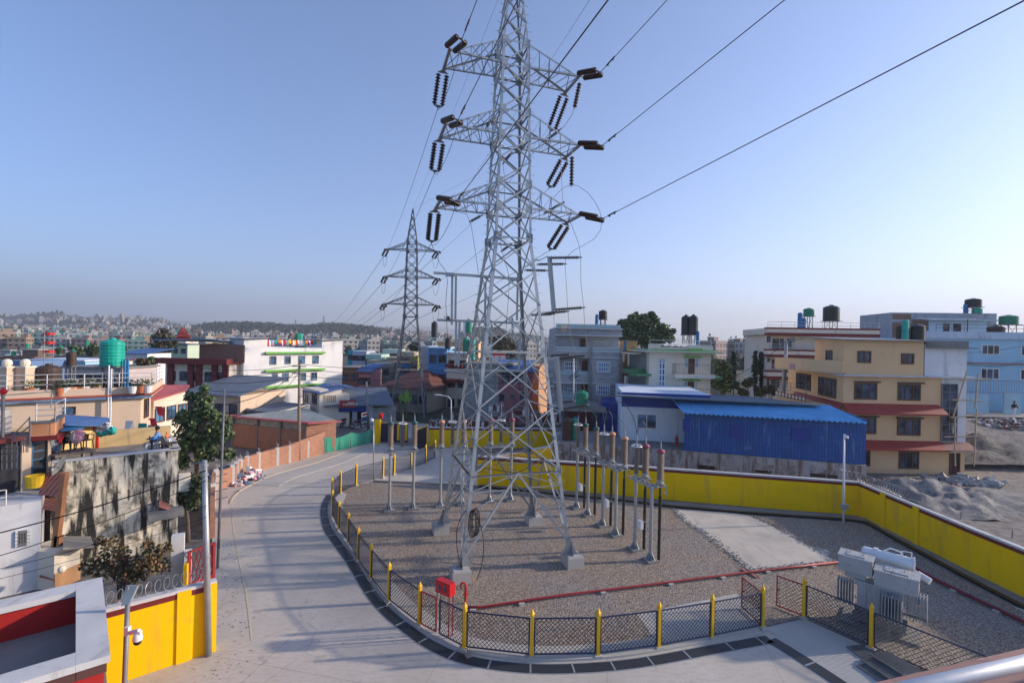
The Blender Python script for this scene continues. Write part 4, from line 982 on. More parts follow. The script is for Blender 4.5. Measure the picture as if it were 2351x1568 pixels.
for k in range(5):
    g=MB(); m=lerp(p,q,.55); g.tube([m+V(.25*math.cos(a)+k*.12-.2,0,.22*math.sin(a)+.1*k) for a in [2*PI*i/12 for i in range(13)]],.02,4); g.build('wire_loop',black_pl,r_)
r_,p,q=pole('dark pole beside the motorcycle workshop signs',t1(865,1180),t1(815,80),55,55,.16,.1,steel_old)
# solar street lamp with dome camera, foreground left
base=V(-9.0,11.4,0); tt=V(-8.93,11.4,4.3); root=thing('camera_pole','foreground grey pole with flat solar lamp head and white dome camera','camera pole',base)
g=MB(); g.tube([base,tt],[.06,.05],14); g.tube([tt,tt+V(0,0,.25)],.035,10); g.build('shaft',steel_old,root,smooth=True)
g=MB(); cc=W(*r6(825,1010),11.35); a=V(.10,.05,.3).normalized(); b_=V(.75,.5,-.2).normalized()*.17
vs=[]; 
c0=W(*r6(798,1075),11.35); c1=W(*r6(835,945),11.45); w0=V(.14,.02,.03); nrm=V(-.3,-.9,.2).normalized()*.05
g.add([c0-w0*.6,c0+w0*.6,c1+w0*.8+V(.03,0,-.06),c1-w0*.7,c0-w0*.6+nrm,c0+w0*.6+nrm,c1+w0*.8+nrm+V(.03,0,-.06),c1-w0*.7+nrm],[(3,2,1,0),(4,5,6,7),(0,1,5,4),(1,2,6,5),(2,3,7,6),(3,0,4,7)]); g.build('solar_lamp_head',steel,root)
g=MB(); e=W(*r6(800,1260),11.35); h_=W(*r6(875,1240),11.2); g.beam(e+V(0,0,-.02),e+V(0,0,.18),.1,.1); g.beam(e+V(.02,0,.03),h_,.06,.09); g.beam(h_,h_-V(0,0,.1),.08); c_=g.build('bracket',whitep,root)
g=MB(); k=W(*r6(865,1262),11.2); g.lathe(k,(0,0,-1),[(.001,-.05),(.06,-.03),(.09,.02),(.098,.07),(.098,.13)],16); d_=g.build('camera_housing',whitep,root,smooth=True)
g=MB(); g.lathe(k-V(0,0,.13),(0,0,-1),[(.09,0),(.09,.02),(.07,.08),(.03,.11),(.001,.115)],16); g.build('camera_dome',black_pl,root,smooth=True)
# ------------------------------------------------------------ fire cabinet, hydrant, red pipe
q=G(*s6(180,690)); root=thing('fire_cabinet','red hose cabinet with two small windows standing on legs beside the fence','fire cabinet',q)
b=G(*s6(98,675)); 
P0=W(*s6(98,540),17.3); P1=W(*s6(235,560),16.9)
f=Fac((P0.x,P0.y),(P1.x,P1.y)); zb=W(*s6(98,575),17.3).z; ztp=W(*s6(98,455),17.3).z
g=MB(); f.slab(g,0,f.L,zb,ztp,-.28,0); g.build('cabinet',redbox,root)
g=MB(); f.slab(g,.02,f.L/2-.01,zb+.03,ztp-.03,.0,.015); f.slab(g,f.L/2+.01,f.L-.02,zb+.03,ztp-.03,.0,.015); d_=g.build('door',redbox,root)
for u in(.22,.62): 
    g=MB(); f.slab(g,f.L*u,f.L*(u+.16),zb+.12,ztp-.12,.015,.025); g.build('door_window',glassb,d_)
for u in(.05,f.L-.05):
    for o in(-.04,-.24): g=MB(); p_=f.pt(u,0,o); g.beam(p_+V(0,0,.05),p_+V(0,0,zb),.04); g.build('leg',redbox if u>.3 else steel_old,root)
hb=G(*s6(385,700)); root=thing('hydrant','small red hydrant standpipe with curved outlet beside the hose cabinet','hydrant',hb)
g=MB(); g.tube([hb,hb+V(0,0,.75),hb+V(-.04,0,.86),hb+V(-.14,-.02,.88),hb+V(-.2,-.03,.80)],.045,10); g.lathe(hb+V(0,0,.4),(0,0,1),[(.05,0),(.1,0),(.1,.03),(.05,.03)],12); g.build('standpipe',redbox,root)
g=MB(); c_=hb+V(-.26,-.03,.68); g.tube([c_+V(.09*math.cos(a),0,.09*math.sin(a)) for a in [2*PI*i/12 for i in range(13)]],.014,5); g.tube([c_,c_+V(.1,0,.1)],.014); g.build('handwheel',redbox,root)
def pipe(name,pix,label,r,mt,z=.16):
    P=[G(*q,z) for q in pix]; root=thing(name,label,'pipe',P[0]); g=MB(); g.tube(P,r,10); g.build('pipe',mt,root,smooth=True)
    acc=0
    for a,b in zip(P,P[1:]):
        L=(b-a).length; k=max(1,int(L/2.6))
        for i in range(k):
            c_=lerp(a,b,(i+.5)/k); g=MB(); g.box((c_.x,c_.y,.09),(.32,.22,.09),math.atan2((b-a).y,(b-a).x)+PI/2); g.build('support_block',conc,root)
pipe('fire_pipe',[s6(400,722),s6(520,725),s6(1300,610),s6(2090,515),s8(1250,1275),s8(1620,1232),s8(2090,1180)],'long thin red pipe lying across the gravel from hydrant to transformer',.05,redp)
pm=mat('dark_red_pipe_paint',(.17,.008,.03),.5,.2,1.5)
pipe('fire_pipe',[s3(980,412),s3(1340,505),s3(1550,620),s3(1900,790),s3(2348,1000),s3(2700,1200)],'thicker dark red pipe running from the transformer along the yellow wall',.075,pm)
q=G(1690,1302,.1); g=MB(); g.beam(G(*s8(1205,1245),.08),G(*s8(1360,1325),.08),.22,.04); one(g,'plank',tilep,'flat reddish board lying under the red pipe','board')
g=MB(); q=G(*s6(430,1190),.05); g.tube([q+V(-.05,0,.03),q+V(.08,.1,.95)],.014,6); g.tube([q+V(.0,0,.93),q+V(.16,.1,1.0)],.018,6); root=thing('shovel','shovel leaning on the fence beside a yellow post','shovel',q); g.build('handle',woodg,root)
g=MB(); g.box(q+V(-.06,-.03,.04),(.2,.28,.02),.4); g.build('blade',steel_old,root)
for n_,pts in (('upper flat steel grating lying beside the transformer fence',[s3(705,1225),s3(835,1165),s3(965,1255),s3(860,1330)]),):
    pass
def grating(a,b,w,z,label,tilt=0):
    a=G(*a,z); b=G(*b,z); d=(b-a).normalized(); s_=V(-d.y,d.x,0); L=(b-a).length; root=thing('steel_grating',label,'grating',a,'loose steel gratings')
    g=MB()
    for t in(0,w): g.beam(a+s_*t,b+s_*t+V(0,0,tilt),.03,.05)
    for t in(0,.5,1): g.beam(lerp(a,b,t)+V(0,0,tilt*t-.015),lerp(a,b,t)+s_*w+V(0,0,tilt*t-.015),.03,.03)
    k=int(w/.06)
    for i in range(1,k): g.beam(a+s_*(w*i/k),b+s_*(w*i/k)+V(0,0,tilt),.022,.035)
    g.build('bars',steel_old,root)
grating(s3(720,1230),s3(860,1330),.75,.05,'dark flat grating lying farthest left of the loose gratings')
grating(s3(850,1350),s3(1130,1550),.8,.12,'grey grating leaning on top of the pile beside the fence',.05)
grating(s3(815,1400),s3(1060,1568),.8,.06,'lowest grating of the pile beside the fence')
grating(s3(935,1300),s3(1230,1500),.75,.2,'topmost shiny grating of the pile nearest the parapet',.05)
# ------------------------------------------------------------ transformer
root=thing('transformer','grey oil transformer with radiators and white conservator drum on the gravel','transformer',(14.05,18.2,.05),rz=R(-42)); root.scale=(1.07,1.07,1.07)
def tb(name,mt,boxes,par=None):
    g=MB()
    for c_,s_ in boxes: g.box(c_,s_)
    return g.build(name,mt,par or root,local=True)
def bolts(c0,c1,n,r=.018,par=None,ax=(0,0,1)):
    g=MB()
    for i in range(n):
        q=lerp(V(*c0),V(*c1),i/(n-1)); g.lathe(q,ax,[(r,0),(r,.02),(0,.02)],6)
    return g
tank=tb('tank',greyp,[((0,0,1.05),(1.25,.72,.95)),((0,-.38,1.05),(.06,.05,.95)),((-.4,-.38,1.05),(.06,.05,.95)),((.4,-.38,1.05),(.06,.05,.95))])
tb('tank_lid',greyp,[((0,0,1.55),(1.38,.86,.05))]); 
tb('skid',steel_old,[((0,-.3,.3),(1.5,.12,.28)),((0,.3,.3),(1.5,.12,.28)),((-.6,0,.12),(.12,.8,.16)),((.6,0,.12),(.12,.8,.16)),((0,0,.5),(1.2,.6,.12))])
tb('plinth',concd,[((0,.1,.03),(2.2,1.3,.1))])
for x0,x1,y0,y1,z0,z1 in ((-1.2,-.2,-.35,.4,1.78,2.3),(-.14,1.05,-.48,.36,1.6,2.12)):
    bx=tb('terminal_box',greyp,[(((x0+x1)/2,(y0+y1)/2,(z0+z1)/2),(x1-x0,y1-y0,z1-z0)),(((x0+x1)/2,(y0+y1)/2,z1+.01),(x1-x0+.05,y1-y0+.05,.02)),(((x0+x1)/2,(y0+y1)/2+.0,(z0+1.56)/2),((x1-x0)*.6,(y1-y0)*.7,z0-1.54))])
    tb('cover_plate',greyp,[(((x0+x1)/2,(y0+y1)/2,z1+.035),((x1-x0)*.55,(y1-y0)*.6,.03))],bx)
    g=MB()
    for i in range(14):
        for y in(y0+.02,y1-.02): g.lathe((x0+.03+(x1-x0-.06)*i/13,y,z1+.02),(0,0,1),[(.014,0),(.014,.02),(0,.02)],6)
    for i in range(7):
        for z in(z0+.04,z1-.04): g.lathe((x1,y0+.05+(y1-y0-.1)*i/6,z),(1,0,0),[(.014,0),(.014,.02),(0,.02)],6)
    g.build('bolt_row',steel_old,bx,local=True)
    g=MB(); hx=(x0+x1)/2
    for s_ in(-.2,.2): g.tube([(hx+s_,(y0+y1)/2-.05,z1+.05),(hx+s_,(y0+y1)/2-.05,z1+.1),(hx+s_,(y0+y1)/2+.05,z1+.1),(hx+s_,(y0+y1)/2+.05,z1+.05)],.01,5)
    g.build('handle',steel_old,bx,local=True)
def radiator(cx,cy,dx,dy,n,ax):
    g=MB()
    for i in range(n):
        t=(i-(n-1)/2)*.085
        if ax=='x': g.box((cx+t,cy,1.05),(.024,dy,.82))
        else: g.box((cx,cy+t,1.05),(dx,.022,.82))
    if ax=='x': g.box((cx,cy,1.43),(n*.08,.06,.06)); g.box((cx,cy,.68),(n*.08,.06,.06))
    else: g.box((cx,cy,1.43),(.06,n*.065,.06)); g.box((cx,cy,.68),(.06,n*.065,.06))
    return g.build('radiator',greyp,root,local=True)
radiator(.38,-.68,0,.42,7,'x'); radiator(-.98,-.25,0,.42,6,'x'); radiator(1.0,.12,0,.5,7,'x'); radiator(-.1,.68,0,.4,7,'x')
g=MB()
for a,b in (((.38,-.36,1.43),(.38,-.7,1.43)),((-.6,-.3,1.43),(-1.1,-.3,1.43)),((.6,.1,1.43),(1.0,.1,1.43)),((.38,-.36,.68),(.38,-.7,.68)),((.6,.1,.68),(1.,.1,.68))): g.tube([a,b],.04,8)
g.build('radiator_pipe',greyp,root,local=True)
g=MB(); g.lathe((-.6,.78,2.22),(1,0,0),[(.001,-.04),(.13,-.03),(.2,.0),(.22,.05),(.22,1.45),(.25,1.45),(.25,1.5),(.001,1.5)],24); con=g.build('conservator',whitep,root,smooth=False,local=True)
g=MB()
for i in range(16): a=2*PI*i/16; g.lathe((.9,.78+.235*math.cos(a),2.22+.235*math.sin(a)),(1,0,0),[(.012,0),(.012,.02),(0,.02)],6)
g.build('flange_bolt',steel_old,con,local=True)
g=MB(); g.tube([(-.2,.78,2.4),(-.2,.78,2.48)],.08,10); g.tube([(.0,.85,2.42),(.2,.95,2.55),(.5,.95,2.5),(.55,.9,2.3)],.03,8); g.tube([(.55,.78,2.4),(.55,.78,2.6),(.8,.85,2.6),(.8,.85,2.2),(.95,.85,1.7),(.95,.8,1.2)],.025,8); g.build('vent_pipe',whitep,con,local=True)
g=MB(); g.lathe((.98,.6,2.0),(.8,-.3,-.25),[(.11,0),(.11,.38),(.001,.38)],14); g.tube([(.8,.7,2.1),(1.0,.6,2.0)],.05,8); g.build('oil_gauge_spout',whitep,con,local=True)
tb('conservator_bracket',greyp,[((-.35,.7,1.72),(.08,.3,.4)),((.45,.7,1.72),(.08,.3,.4)),((.05,.5,1.55),(1.1,.1,.08))])
g=MB(); g.lathe((1.0,.62,1.15),(0,0,-1),[(.05,0),(.06,.02),(.06,.2)],10); g.build('breather',bluepl,root,local=True)
g=MB(); g.lathe((1.0,.62,.95),(0,0,-1),[(.06,0),(.06,.07),(0,.07)],10); g.build('breather_cup',orangec,root,local=True)
q=G(*s3(1098,1180)); g=MB(); g.tube([q,q+V(0,0,.75)],.06,8); one(g,'short_post',steel_old,'short grey post in the gravel before the transformer','post')
# ------------------------------------------------------------ roof parapet and rail nearest the viewer
z=9.35
root=thing('roof_parapet','reddish stone parapet of the viewer\'s own roof at lower right','parapet',(2,1.5,z))
slabr=mat('pink_sandstone',(.36,.20,.17),.8,.18,3,bump=.35,bscale=14,tex='brick',p=(.9,.6,.006,(.2,.1,.09)))
a=G(2000,1568,z); b=G(2351,1487,z); d=(b-a).normalized(); nn=V(d.y,-d.x,0); a=a-d*1.2; b=b+d*1.5
g=MB(); g.prism([(a.x,a.y),(b.x,b.y),(b.x+nn.x*.6,b.y+nn.y*.6),(a.x+nn.x*.6,a.y+nn.y*.6)],z-.06,z); g.build('coping_stone',slabr,root)
g=MB(); a2=a+nn*.05; b2=b+nn*.05; g.prism([(a2.x,a2.y),(b2.x,b2.y),(b2.x+nn.x*.25,b2.y+nn.y*.25),(a2.x+nn.x*.25,a2.y+nn.y*.25)],z-1.1,z-.06); g.build('parapet_wall',peach,root)
a=G(2090,1580,z+.12); b=G(2351,1521,z+.12); d=(b-a).normalized(); g=MB(); g.tube([a-d*.9,b+d*1.2],.022,14); root=thing('roof_handrail','shiny steel handrail tube above the reddish parapet','handrail',a); g.build('rail',stainless,root,smooth=True)
g=MB()
for t in(-.7,1.1): g.tube([a+d*t,a+d*t-V(0,0,.12)],.012,8)
g.build('bracket',stainless,root)
# ------------------------------------------------------------ building helpers
def body(par,poly,z0,z1,mt,name='wall'): g=MB(); g.prism(poly,z0,z1); return g.build(name,mt,par)
def tank_at(x,y,z,r,h,mt,label,stand=0,group='rooftop water tanks',name='water_tank',par=None):
    r*=.52
    root=thing(name,label,'water tank',(x,y,z),group) if par is None else par
    if stand:
        g=MB()
        for a in range(4): q=V(x+r*.75*math.cos(PI/4+a*PI/2),y+r*.75*math.sin(PI/4+a*PI/2),z); g.beam(q,q+V(0,0,stand),.06); q2=V(x+r*.75*math.cos(PI*3/4+a*PI/2),y+r*.75*math.sin(PI*3/4+a*PI/2),z+stand); g.beam(q,q2,.035)
        g.box((x,y,z+stand),(r*1.9,r*1.9,.06)); g.build('tank_stand' if par is None else 'tank_stand',steel_old,root)
    zb=z+stand+.04; pr=[(.001,0),(r*.97,.0)]; n=7
    for i in range(n): pr+=[(r,h*.86*(i+.15)/n),(r,h*.86*(i+.7)/n),(r*.955,h*.86*(i+.82)/n),(r*.955,h*.86*(i+.98)/n)]
    pr+=[(r*.95,h*.88),(r*.6,h*.96),(r*.28,h*.98),(r*.28,h*1.03),(.001,h*1.04)]
    g=MB(); g.lathe((x,y,zb),(0,0,1),pr,18); g.build('tank_shell',mt,root,smooth=False); return root
def barrel(p,r,h,mt,label): 
    r*=.55; g=MB(); g.lathe(p,(0,0,1),[(.001,0),(r,0),(r,h*.3),(r*.94,h*.34),(r,h*.38),(r,h*.65),(r*.94,h*.69),(r,h*.73),(r*.95,h*.95),(r*.3,h),(.001,h)],14); return one(g,'barrel',mt,label,'barrel','rooftop barrels')
def rail(par,pts,hh,mt,name='railing',n=3,post=1.6,r=.025):
    P=[V(*q) for q in pts]; g=MB()
    for a,b in zip(P,P[1:]):
        for i in range(n): z=hh*(i+1)/n; g.tube([a+V(0,0,z),b+V(0,0,z)],r,5)
        k=max(1,int((b-a).length/post))
        for i in range(k+1): q=lerp(a,b,i/k); g.tube([q,q+V(0,0,hh)],r,5)
    return g.build(name,mt,par)
def bars(par,pts,hh,mt,sp=.16,name='balustrade'):
    P=[V(*q) for q in pts]; g=MB()
    for a,b in zip(P,P[1:]):
        for z in(.05,hh): g.beam(a+V(0,0,z),b+V(0,0,z),.04)
        k=max(1,int((b-a).length/sp))
        for i in range(k+1): q=lerp(a,b,i/k); g.beam(q+V(0,0,.05),q+V(0,0,hh),.018)
    return g.build(name,mt,par)
def corr(par,a,b,c,d,mt,pitch=.2,amp=.025,name='roof',th=.0):
    """corrugated sheet: a-b lower edge, d-c upper edge; ridges run from lower to upper edge"""
    a,b,c,d=map(lambda q:V(*q),(a,b,c,d)); L=(b-a).length; n=int(L/pitch*4); nn=(b-a).cross(d-a).normalized()
    if nn.z<0: nn=-nn
    A=[];B=[]
    for i in range(n+1):
        t=i/n; h=amp*math.sin(t*L/pitch*2*PI); A.append(lerp(a,b,t)+nn*h); B.append(lerp(d,c,t)+nn*h)
    g=MB(); g.strip(A,B); o=g.build(name,mt,par); return o
def slabroof(par,a,b,c,d,mt,th=.06,name='roof'):
    g=MB(); vs=[V(*q) for q in (a,b,c,d)]; dn=V(0,0,-th)
    if ((vs[1]-vs[0]).cross(vs[2]-vs[1])).z<0: vs=vs[::-1]
    g.add(vs+[q+dn for q in vs],[(0,1,2,3),(7,6,5,4)]+[(i,i+4,(i+1)%4+4,(i+1)%4) for i in range(4)]); return g.build(name,mt,par)
def facpoly(f,depth,u0=0,u1=None):
    u1=f.L if u1 is None else u1; q=[f.pt(u0,0,0),f.pt(u1,0,0),f.pt(u1,0,-depth),f.pt(u0,0,-depth)]; return [(p.x,p.y) for p in q]
def back(f,depth): a=f.pt(f.L,0,0); b=f.pt(f.L,0,-depth); return a,b
# ------------------------------------------------------------ beige house, right
C0=pl(1937,41,850); RR=pl(2218,41,900); LL=(C0[0]+1.95,C0[1]+11.6)
bh=thing('beige_house','ochre beige four storey house with brown windows and maroon tiled ledges beside bamboo scaffold','house',C0+(0,))
fF=Fac(C0,RR); fL=Fac(LL,C0)
z1=fF.hit(*r5(1445,455))[1]; z2=fF.hit(*r5(1400,775))[1]
body(bh,[C0,fF.pt(fF.rect(r5(690,0),r5(1440,100))[1],0,0)[:2],fF.pt(fF.rect(r5(690,0),r5(1440,100))[1],0,-5.6)[:2],(C0[0]+.9,C0[1]+5.4)],z2,z1,beige)
body(bh,[C0,RR,(RR[0]+1.5,RR[1]+10),LL],-.1,z2-.01,beige,'wall')
# front-left body above
g=MB(); uu=fF.rect(r5(700,0),r5(1440,10))[1]
g=MB(); fF.slab(g,fF.hit(*r5(1440,600))[0],fF.L,z2+.02,z1-.25,-5.6,0); g.build('unpainted_wall',whitew,bh,label='unpainted bluish white upper right corner wall')
g=MB(); fF.slab(g,fF.hit(*r5(1445,500))[0],fF.L+.1,fF.hit(*r5(1600,515))[1],fF.hit(*r5(1600,452))[1],-8,.06); fF.slab(g,fF.hit(*r5(1450,500))[0],fF.L+.6,fF.hit(*r5(1600,522))[1],fF.hit(*r5(1600,512))[1],-1,.45); g.build('parapet',concd,bh)
g=MB(); fF.slab(g,fF.hit(*r5(1590,900))[0]+3.0*0,fF.L+.005,fF.hit(*r5(1800,1390))[1],z2-.02,-.4,.03); wl=g.build('unpainted_wall',whitew,bh,label='bare white plaster panel around the stair window')
# upper roof sheet
a=fF.pt(-.5,z1+.02,.5); b=fF.pt(fF.hit(*r5(1460,450))[0]+.3,z1+.02,.4); c=fF.pt(fF.hit(*r5(1460,450))[0]+.3,z1+.3,-6); d=fF.pt(.3,z1+.3,-6.2); slabroof(bh,a,b,c,d,steel_old,.09)
# ledge between
g=MB(); ul=fF.hit(*r5(1860,790))[0]; fF.slab(g,-.3,ul,z2-.12,z2+.02,-.1,.42); fL.slab(g,1.5,fL.L+.3,z2-.12,z2+.02,-.1,.4); g.build('ledge',coping,bh)
# windows
for a,b,k in [((820,545),(943,655),2),((1220,568),(1337,667),2)]: windowp(bh,fF,r5(*a),r5(*b),wood,glass,cols=k,rows=1,fw=.12)
for a,b,k in [((790,838),(998,990),3),((1188,850),(1397,1000),3),((790,1150),(990,1305),3),((1183,1165),(1396,1320),3),((840,1450),(935,1600),2),((1198,1465),(1382,1625),3)]: windowp(bh,fF,r5(*a),r5(*b),wood,glass,cols=k,fw=.13,sill=None)
g=MB()
for a,b in [((790,822),(1017,833)),((1188,832),(1420,845)),((780,1138),(1005,1148)),((1175,1152),(1410,1165))]: fF.slabp(g,r5(*a),r5(*b),0,.25)
g.build('lintel',wood,bh)
# left face windows
for a,b,k in [((533,538),(592,643),2),((465,790),(628,965),4),((262,752),(395,900),4)]: windowp(bh,fL,r5(*a),r5(*b),wood,glass,cols=k,rows=1 if b[1]<700 else 2,fw=.13)
g=MB()
for a,b in [((455,775),(632,800)),((250,738),(400,750))]:
    pass
# stair window and door
windowp(bh,fF,r5(1583,845),r5(1730,1375),steel_old,glass,cols=2,rows=7,fw=.08,o=.04)
windowp(bh,fF,s7(1388,222),s7(1508,470),wood,mat('maroon_curtain',(.05,.02,.02),.8,.2,3),cols=1,fw=.1)
# tiled ledges
def ledge(f,a,b,m,out=1.0,hh=.75,name='tiled_ledge',u0=None,u1=None):
    uu0,uu1,z0,z1_=f.rect(a,b); uu0=uu0 if u0 is None else u0; uu1=uu1 if u1 is None else u1
    zz0=z0; 
    g=MB(); 
    A=f.pt(uu0-.0,z1_,.0);B=f.pt(uu1,z1_,.0);Cc=f.pt(uu1+.1,zz0+.12,out);D=f.pt(uu0-.1,zz0+.12,out); dn=V(0,0,-.12)
    g.add([D,Cc,B,A,D+dn,Cc+dn,B+dn,A+dn],[(0,1,2,3),(7,6,5,4),(0,4,5,1),(1,5,6,2),(3,7,4,0)]); return g.build(name,m,bh)
ledge(fF,r5(690,1030),r5(1560,1118),tile,.95,u0=-.1); ledge(fF,r5(690,1365),r5(1570,1440),tile,.95,u0=-.1); ledge(fF,r5(1570,1380),r5(1830,1450),tilep,.95)
a_=fL.L; zz=fF.rect(r5(690,1030),r5(1560,1118)); ledgeL=MB(); A=fL.pt(2,zz[3],0);B=fL.pt(a_+.1,zz[3],0);Cc=fL.pt(a_+1,zz[2]+.1,.95);D=fL.pt(2,zz[2]+.1,.95); ledgeL.add([D,Cc,B,A],[(0,1,2,3)]); ledgeL.build('tiled_ledge',tile,bh)
# left balcony
D_=45.2; fB=Fac(pl(r5(62,0)[0],49,830),pl(r5(372,0)[0],44,830))
g=MB(); ub=fB.L; za,zb_=fB.hit(*r5(200,715))[1],fB.hit(*r5(200,612))[1]; fB.slab(g,0,ub,za,zb_,-.15,0); b2=Fac(fB.pt(ub,0,0)[:2],fF.pt(-.2,0,.2)[:2]); b2.slab(g,0,b2.L,za,zb_,-.15,0); g.build('balcony_parapet',beige,bh)
g=MB(); g.prism([tuple(fB.pt(0,0,0)[:2]),tuple(fB.pt(ub,0,0)[:2]),tuple(fF.pt(0,0,.2)[:2]),tuple(fL.pt(2,0,0)[:2])],za-.02,za+.12); g.build('balcony_floor',beige,bh)
g=MB(); fB.slabp(g,r5(200,660),r5(248,712),.0,.03); g.build('balcony_ornament',mat('pink_tin',(.5,.25,.27),.6,.1,2),bh)
g=MB(); q=fB.pt(ub*.62,zb_,-.6); g.add([fB.pt(ub*.4,zb_+.02,-.2),fB.pt(ub*.9,zb_+.02,-.2),fB.pt(ub*.9,zb_+.5,-1.4),fB.pt(ub*.4,zb_+.5,-1.4)],[(0,1,2,3)]); 
fB2=Fac(pl(r5(70,0)[0],48,930),pl(r5(350,0)[0],44.2,940)); g=MB(); u0,z_=fB2.hit(*r5(72,945)); u1,z2_=fB2.hit(*r5(350,1005)); 
g.add([fB2.pt(u0,fB2.hit(*r5(72,945))[1]),fB2.pt(u1,fB2.hit(*r5(350,1010))[1]),fB2.pt(u1,fB2.hit(*r5(350,972))[1]),fB2.pt(u0,fB2.hit(*r5(72,908))[1])],[(0,1,2,3)]); g.v=[tuple(V(*q)+fB2.n*.06) for q in g.v]; g.build('tile_frieze',mat('frieze_red',(.25,.02,.02),.6,.1,1),bh)
g=MB()
for i in range(9):
    u=lerp(u0,u1,(i+.5)/9); zc=(lerp(fB2.hit(*r5(72,945))[1],fB2.hit(*r5(350,1010))[1],(i+.5)/9)+lerp(fB2.hit(*r5(72,908))[1],fB2.hit(*r5(350,972))[1],(i+.5)/9))/2
    g.add([fB2.pt(u-.2,zc,.09),fB2.pt(u,zc-.2,.09),fB2.pt(u+.2,zc,.09),fB2.pt(u,zc+.2,.09)],[(0,1,2,3)])
g.build('frieze_diamond',cream,bh)
za_=fB2.hit(*r5(350,972))[1]; rail(bh,[fB2.pt(u0,fB2.hit(*r5(72,908))[1]),fB2.pt(u1,za_)],1.0,steel_old,n=3)
body(bh,[tuple(fB2.pt(0,0,-.1)[:2]),tuple(fB2.pt(fB2.L,0,-.1)[:2]),C0,LL],-.1,za_-.4,beige)
# tanks on the beige house
for x,y,r,h,m,l in [(1440,420,1.35,1.5,black_tank,'big black ribbed tank on the beige house roof'),(1320,425,1.1,1.4,brown_tank,'faded black tank beside the big one on the beige house roof')]:
    q=W(*r5(x,y+20),44); tank_at(q.x,q.y+1,z1+.1,r,h,m,l)
q=W(*r5(1257,440),44.5); barrel((q.x,q.y,z1+.1),.5,1.9,teal_tank,'tall teal barrel on the beige house roof')
# scaffold
root=thing('bamboo_scaffold','bamboo pole scaffold lashed against the white corner of the beige house','scaffold',tuple(fF.pt(fF.L-3,0,1.2)))
for a,b,o in [((1735,720),(1610,1130),.9),((1605,1130),(1608,1568),1.1),((1835,745),(1805,1060),.9),((1800,1060),(1775,1568),1.1),((1660,805),(1945,795),1.0),((1590,980),(1850,990),1.0),((1578,1142),(1855,1112),1.0),((1515,1310),(1885,1303),1.1),((1540,1445),(1875,1443),1.2)]:
    u,z=fF.hit(*r5(*a)); u2,z2q=fF.hit(*r5(*b)); g=MB(); g.tube([fF.pt(u,z,o),fF.pt(u2,z2q,o)],.055,7); g.build('bamboo',bamboo,root)
# ------------------------------------------------------------ blue shed
f=Fac((14.0,38.3),(25.7,34.9)); sh=thing('blue_shed','royal blue corrugated shed with sky blue lean-to roof on a stained retaining wall','shed',(14,38.3,2))
u0=f.hit(*r4(735,1400))[0]; zb=f.hit(*r8(1500,0))[1]
g=MB(); f.slab(g,u0,f.L,f.hit(*s8(1500,235))[1]-.1,5.15,-.1,0); 
g.build('sheet_wall',royal,sh)
q0=f.pt(f.L,0,0); q1=V(25.9,39,0); fs=Fac((q0.x,q0.y),(27.2,39.5)); g=MB(); fs.slab(g,0,fs.L,2,5.4,-.1,0); g.build('sheet_wall',royal,sh)
a=W(*r4(735,1213),37.6); b=W(*r5(915,1196),34.4); c=W(*r5(545,1043),38.6); d=W(*r4(605,1073),41.2); b.z=a.z=5.2
corr(sh,a,b,c,d,tin_blue,.34,.07)
g=MB(); f.slabp(g,r4(1195,1325),r4(1335,1450),.03,.06); f.slabp(g,r5(215,1250),r5(390,1370),.03,.06); g.build('shutter',royalp,sh)
g=MB(); f.slabp(g,r4(718,1272),r4(790,1385),.0,.35); g.build('side_shutter',royalp,sh)
# main white hall behind
hl=thing('white_hall','long low white hall with blue painted band and grey blue roof behind the shed','building',(4,42,2))
f3=Fac(pl(1427,42.2,950),pl(1573,41.4,950)); 
body(hl,facpoly(f3,9,0,f3.L+2),1.2,6.3,sky_white)
g=MB(); f3.slab(g,-.02,f3.L+2,f3.hit(*r4(300,1150))[1],6.28,-.05,.04); g.build('painted_band',royalp,hl)
windowp(hl,f3,r4(258,1215),r4(463,1366),whitep,glassb,cols=2,fw=.09)
slabroof(hl,W(*r4(50,1032),40.5),W(*r4(2100,1128),37.8),W(*r4(1350,1040),47),W(*r4(80,993),47),tin_grey,.1)
# platform and retaining wall
rw=thing('retaining_wall','rust streaked concrete retaining wall with dark slots under the blue shed','wall',(4,40.9,0))
P=[(3.6,41.2),(14.1,38.25),(25.6,34.75)]; g=MB(); wallw(g,[V(*q,0) for q in P],.3,-.1,2.15); g.build('wall_face',rusty,rw)
g=MB(); tri(P+[(30,41),(26,46),(4,46)],2.16,g); tag(g.build('shed_platform',concd),kind='structure')
fr=Fac(P[1],P[2])
for a,b in (((800,290),(955,325)),((1325,335),(1470,360)),((1830,370),(2080,400))):
    g=MB(); u0_,u1_,zz0,zz1=fr.rect(s8(*a),s8(*b)); fr.slab(g,u0_,u1_,zz0,zz1,.15,.17); g.build('vent_slot',black_pl,rw)
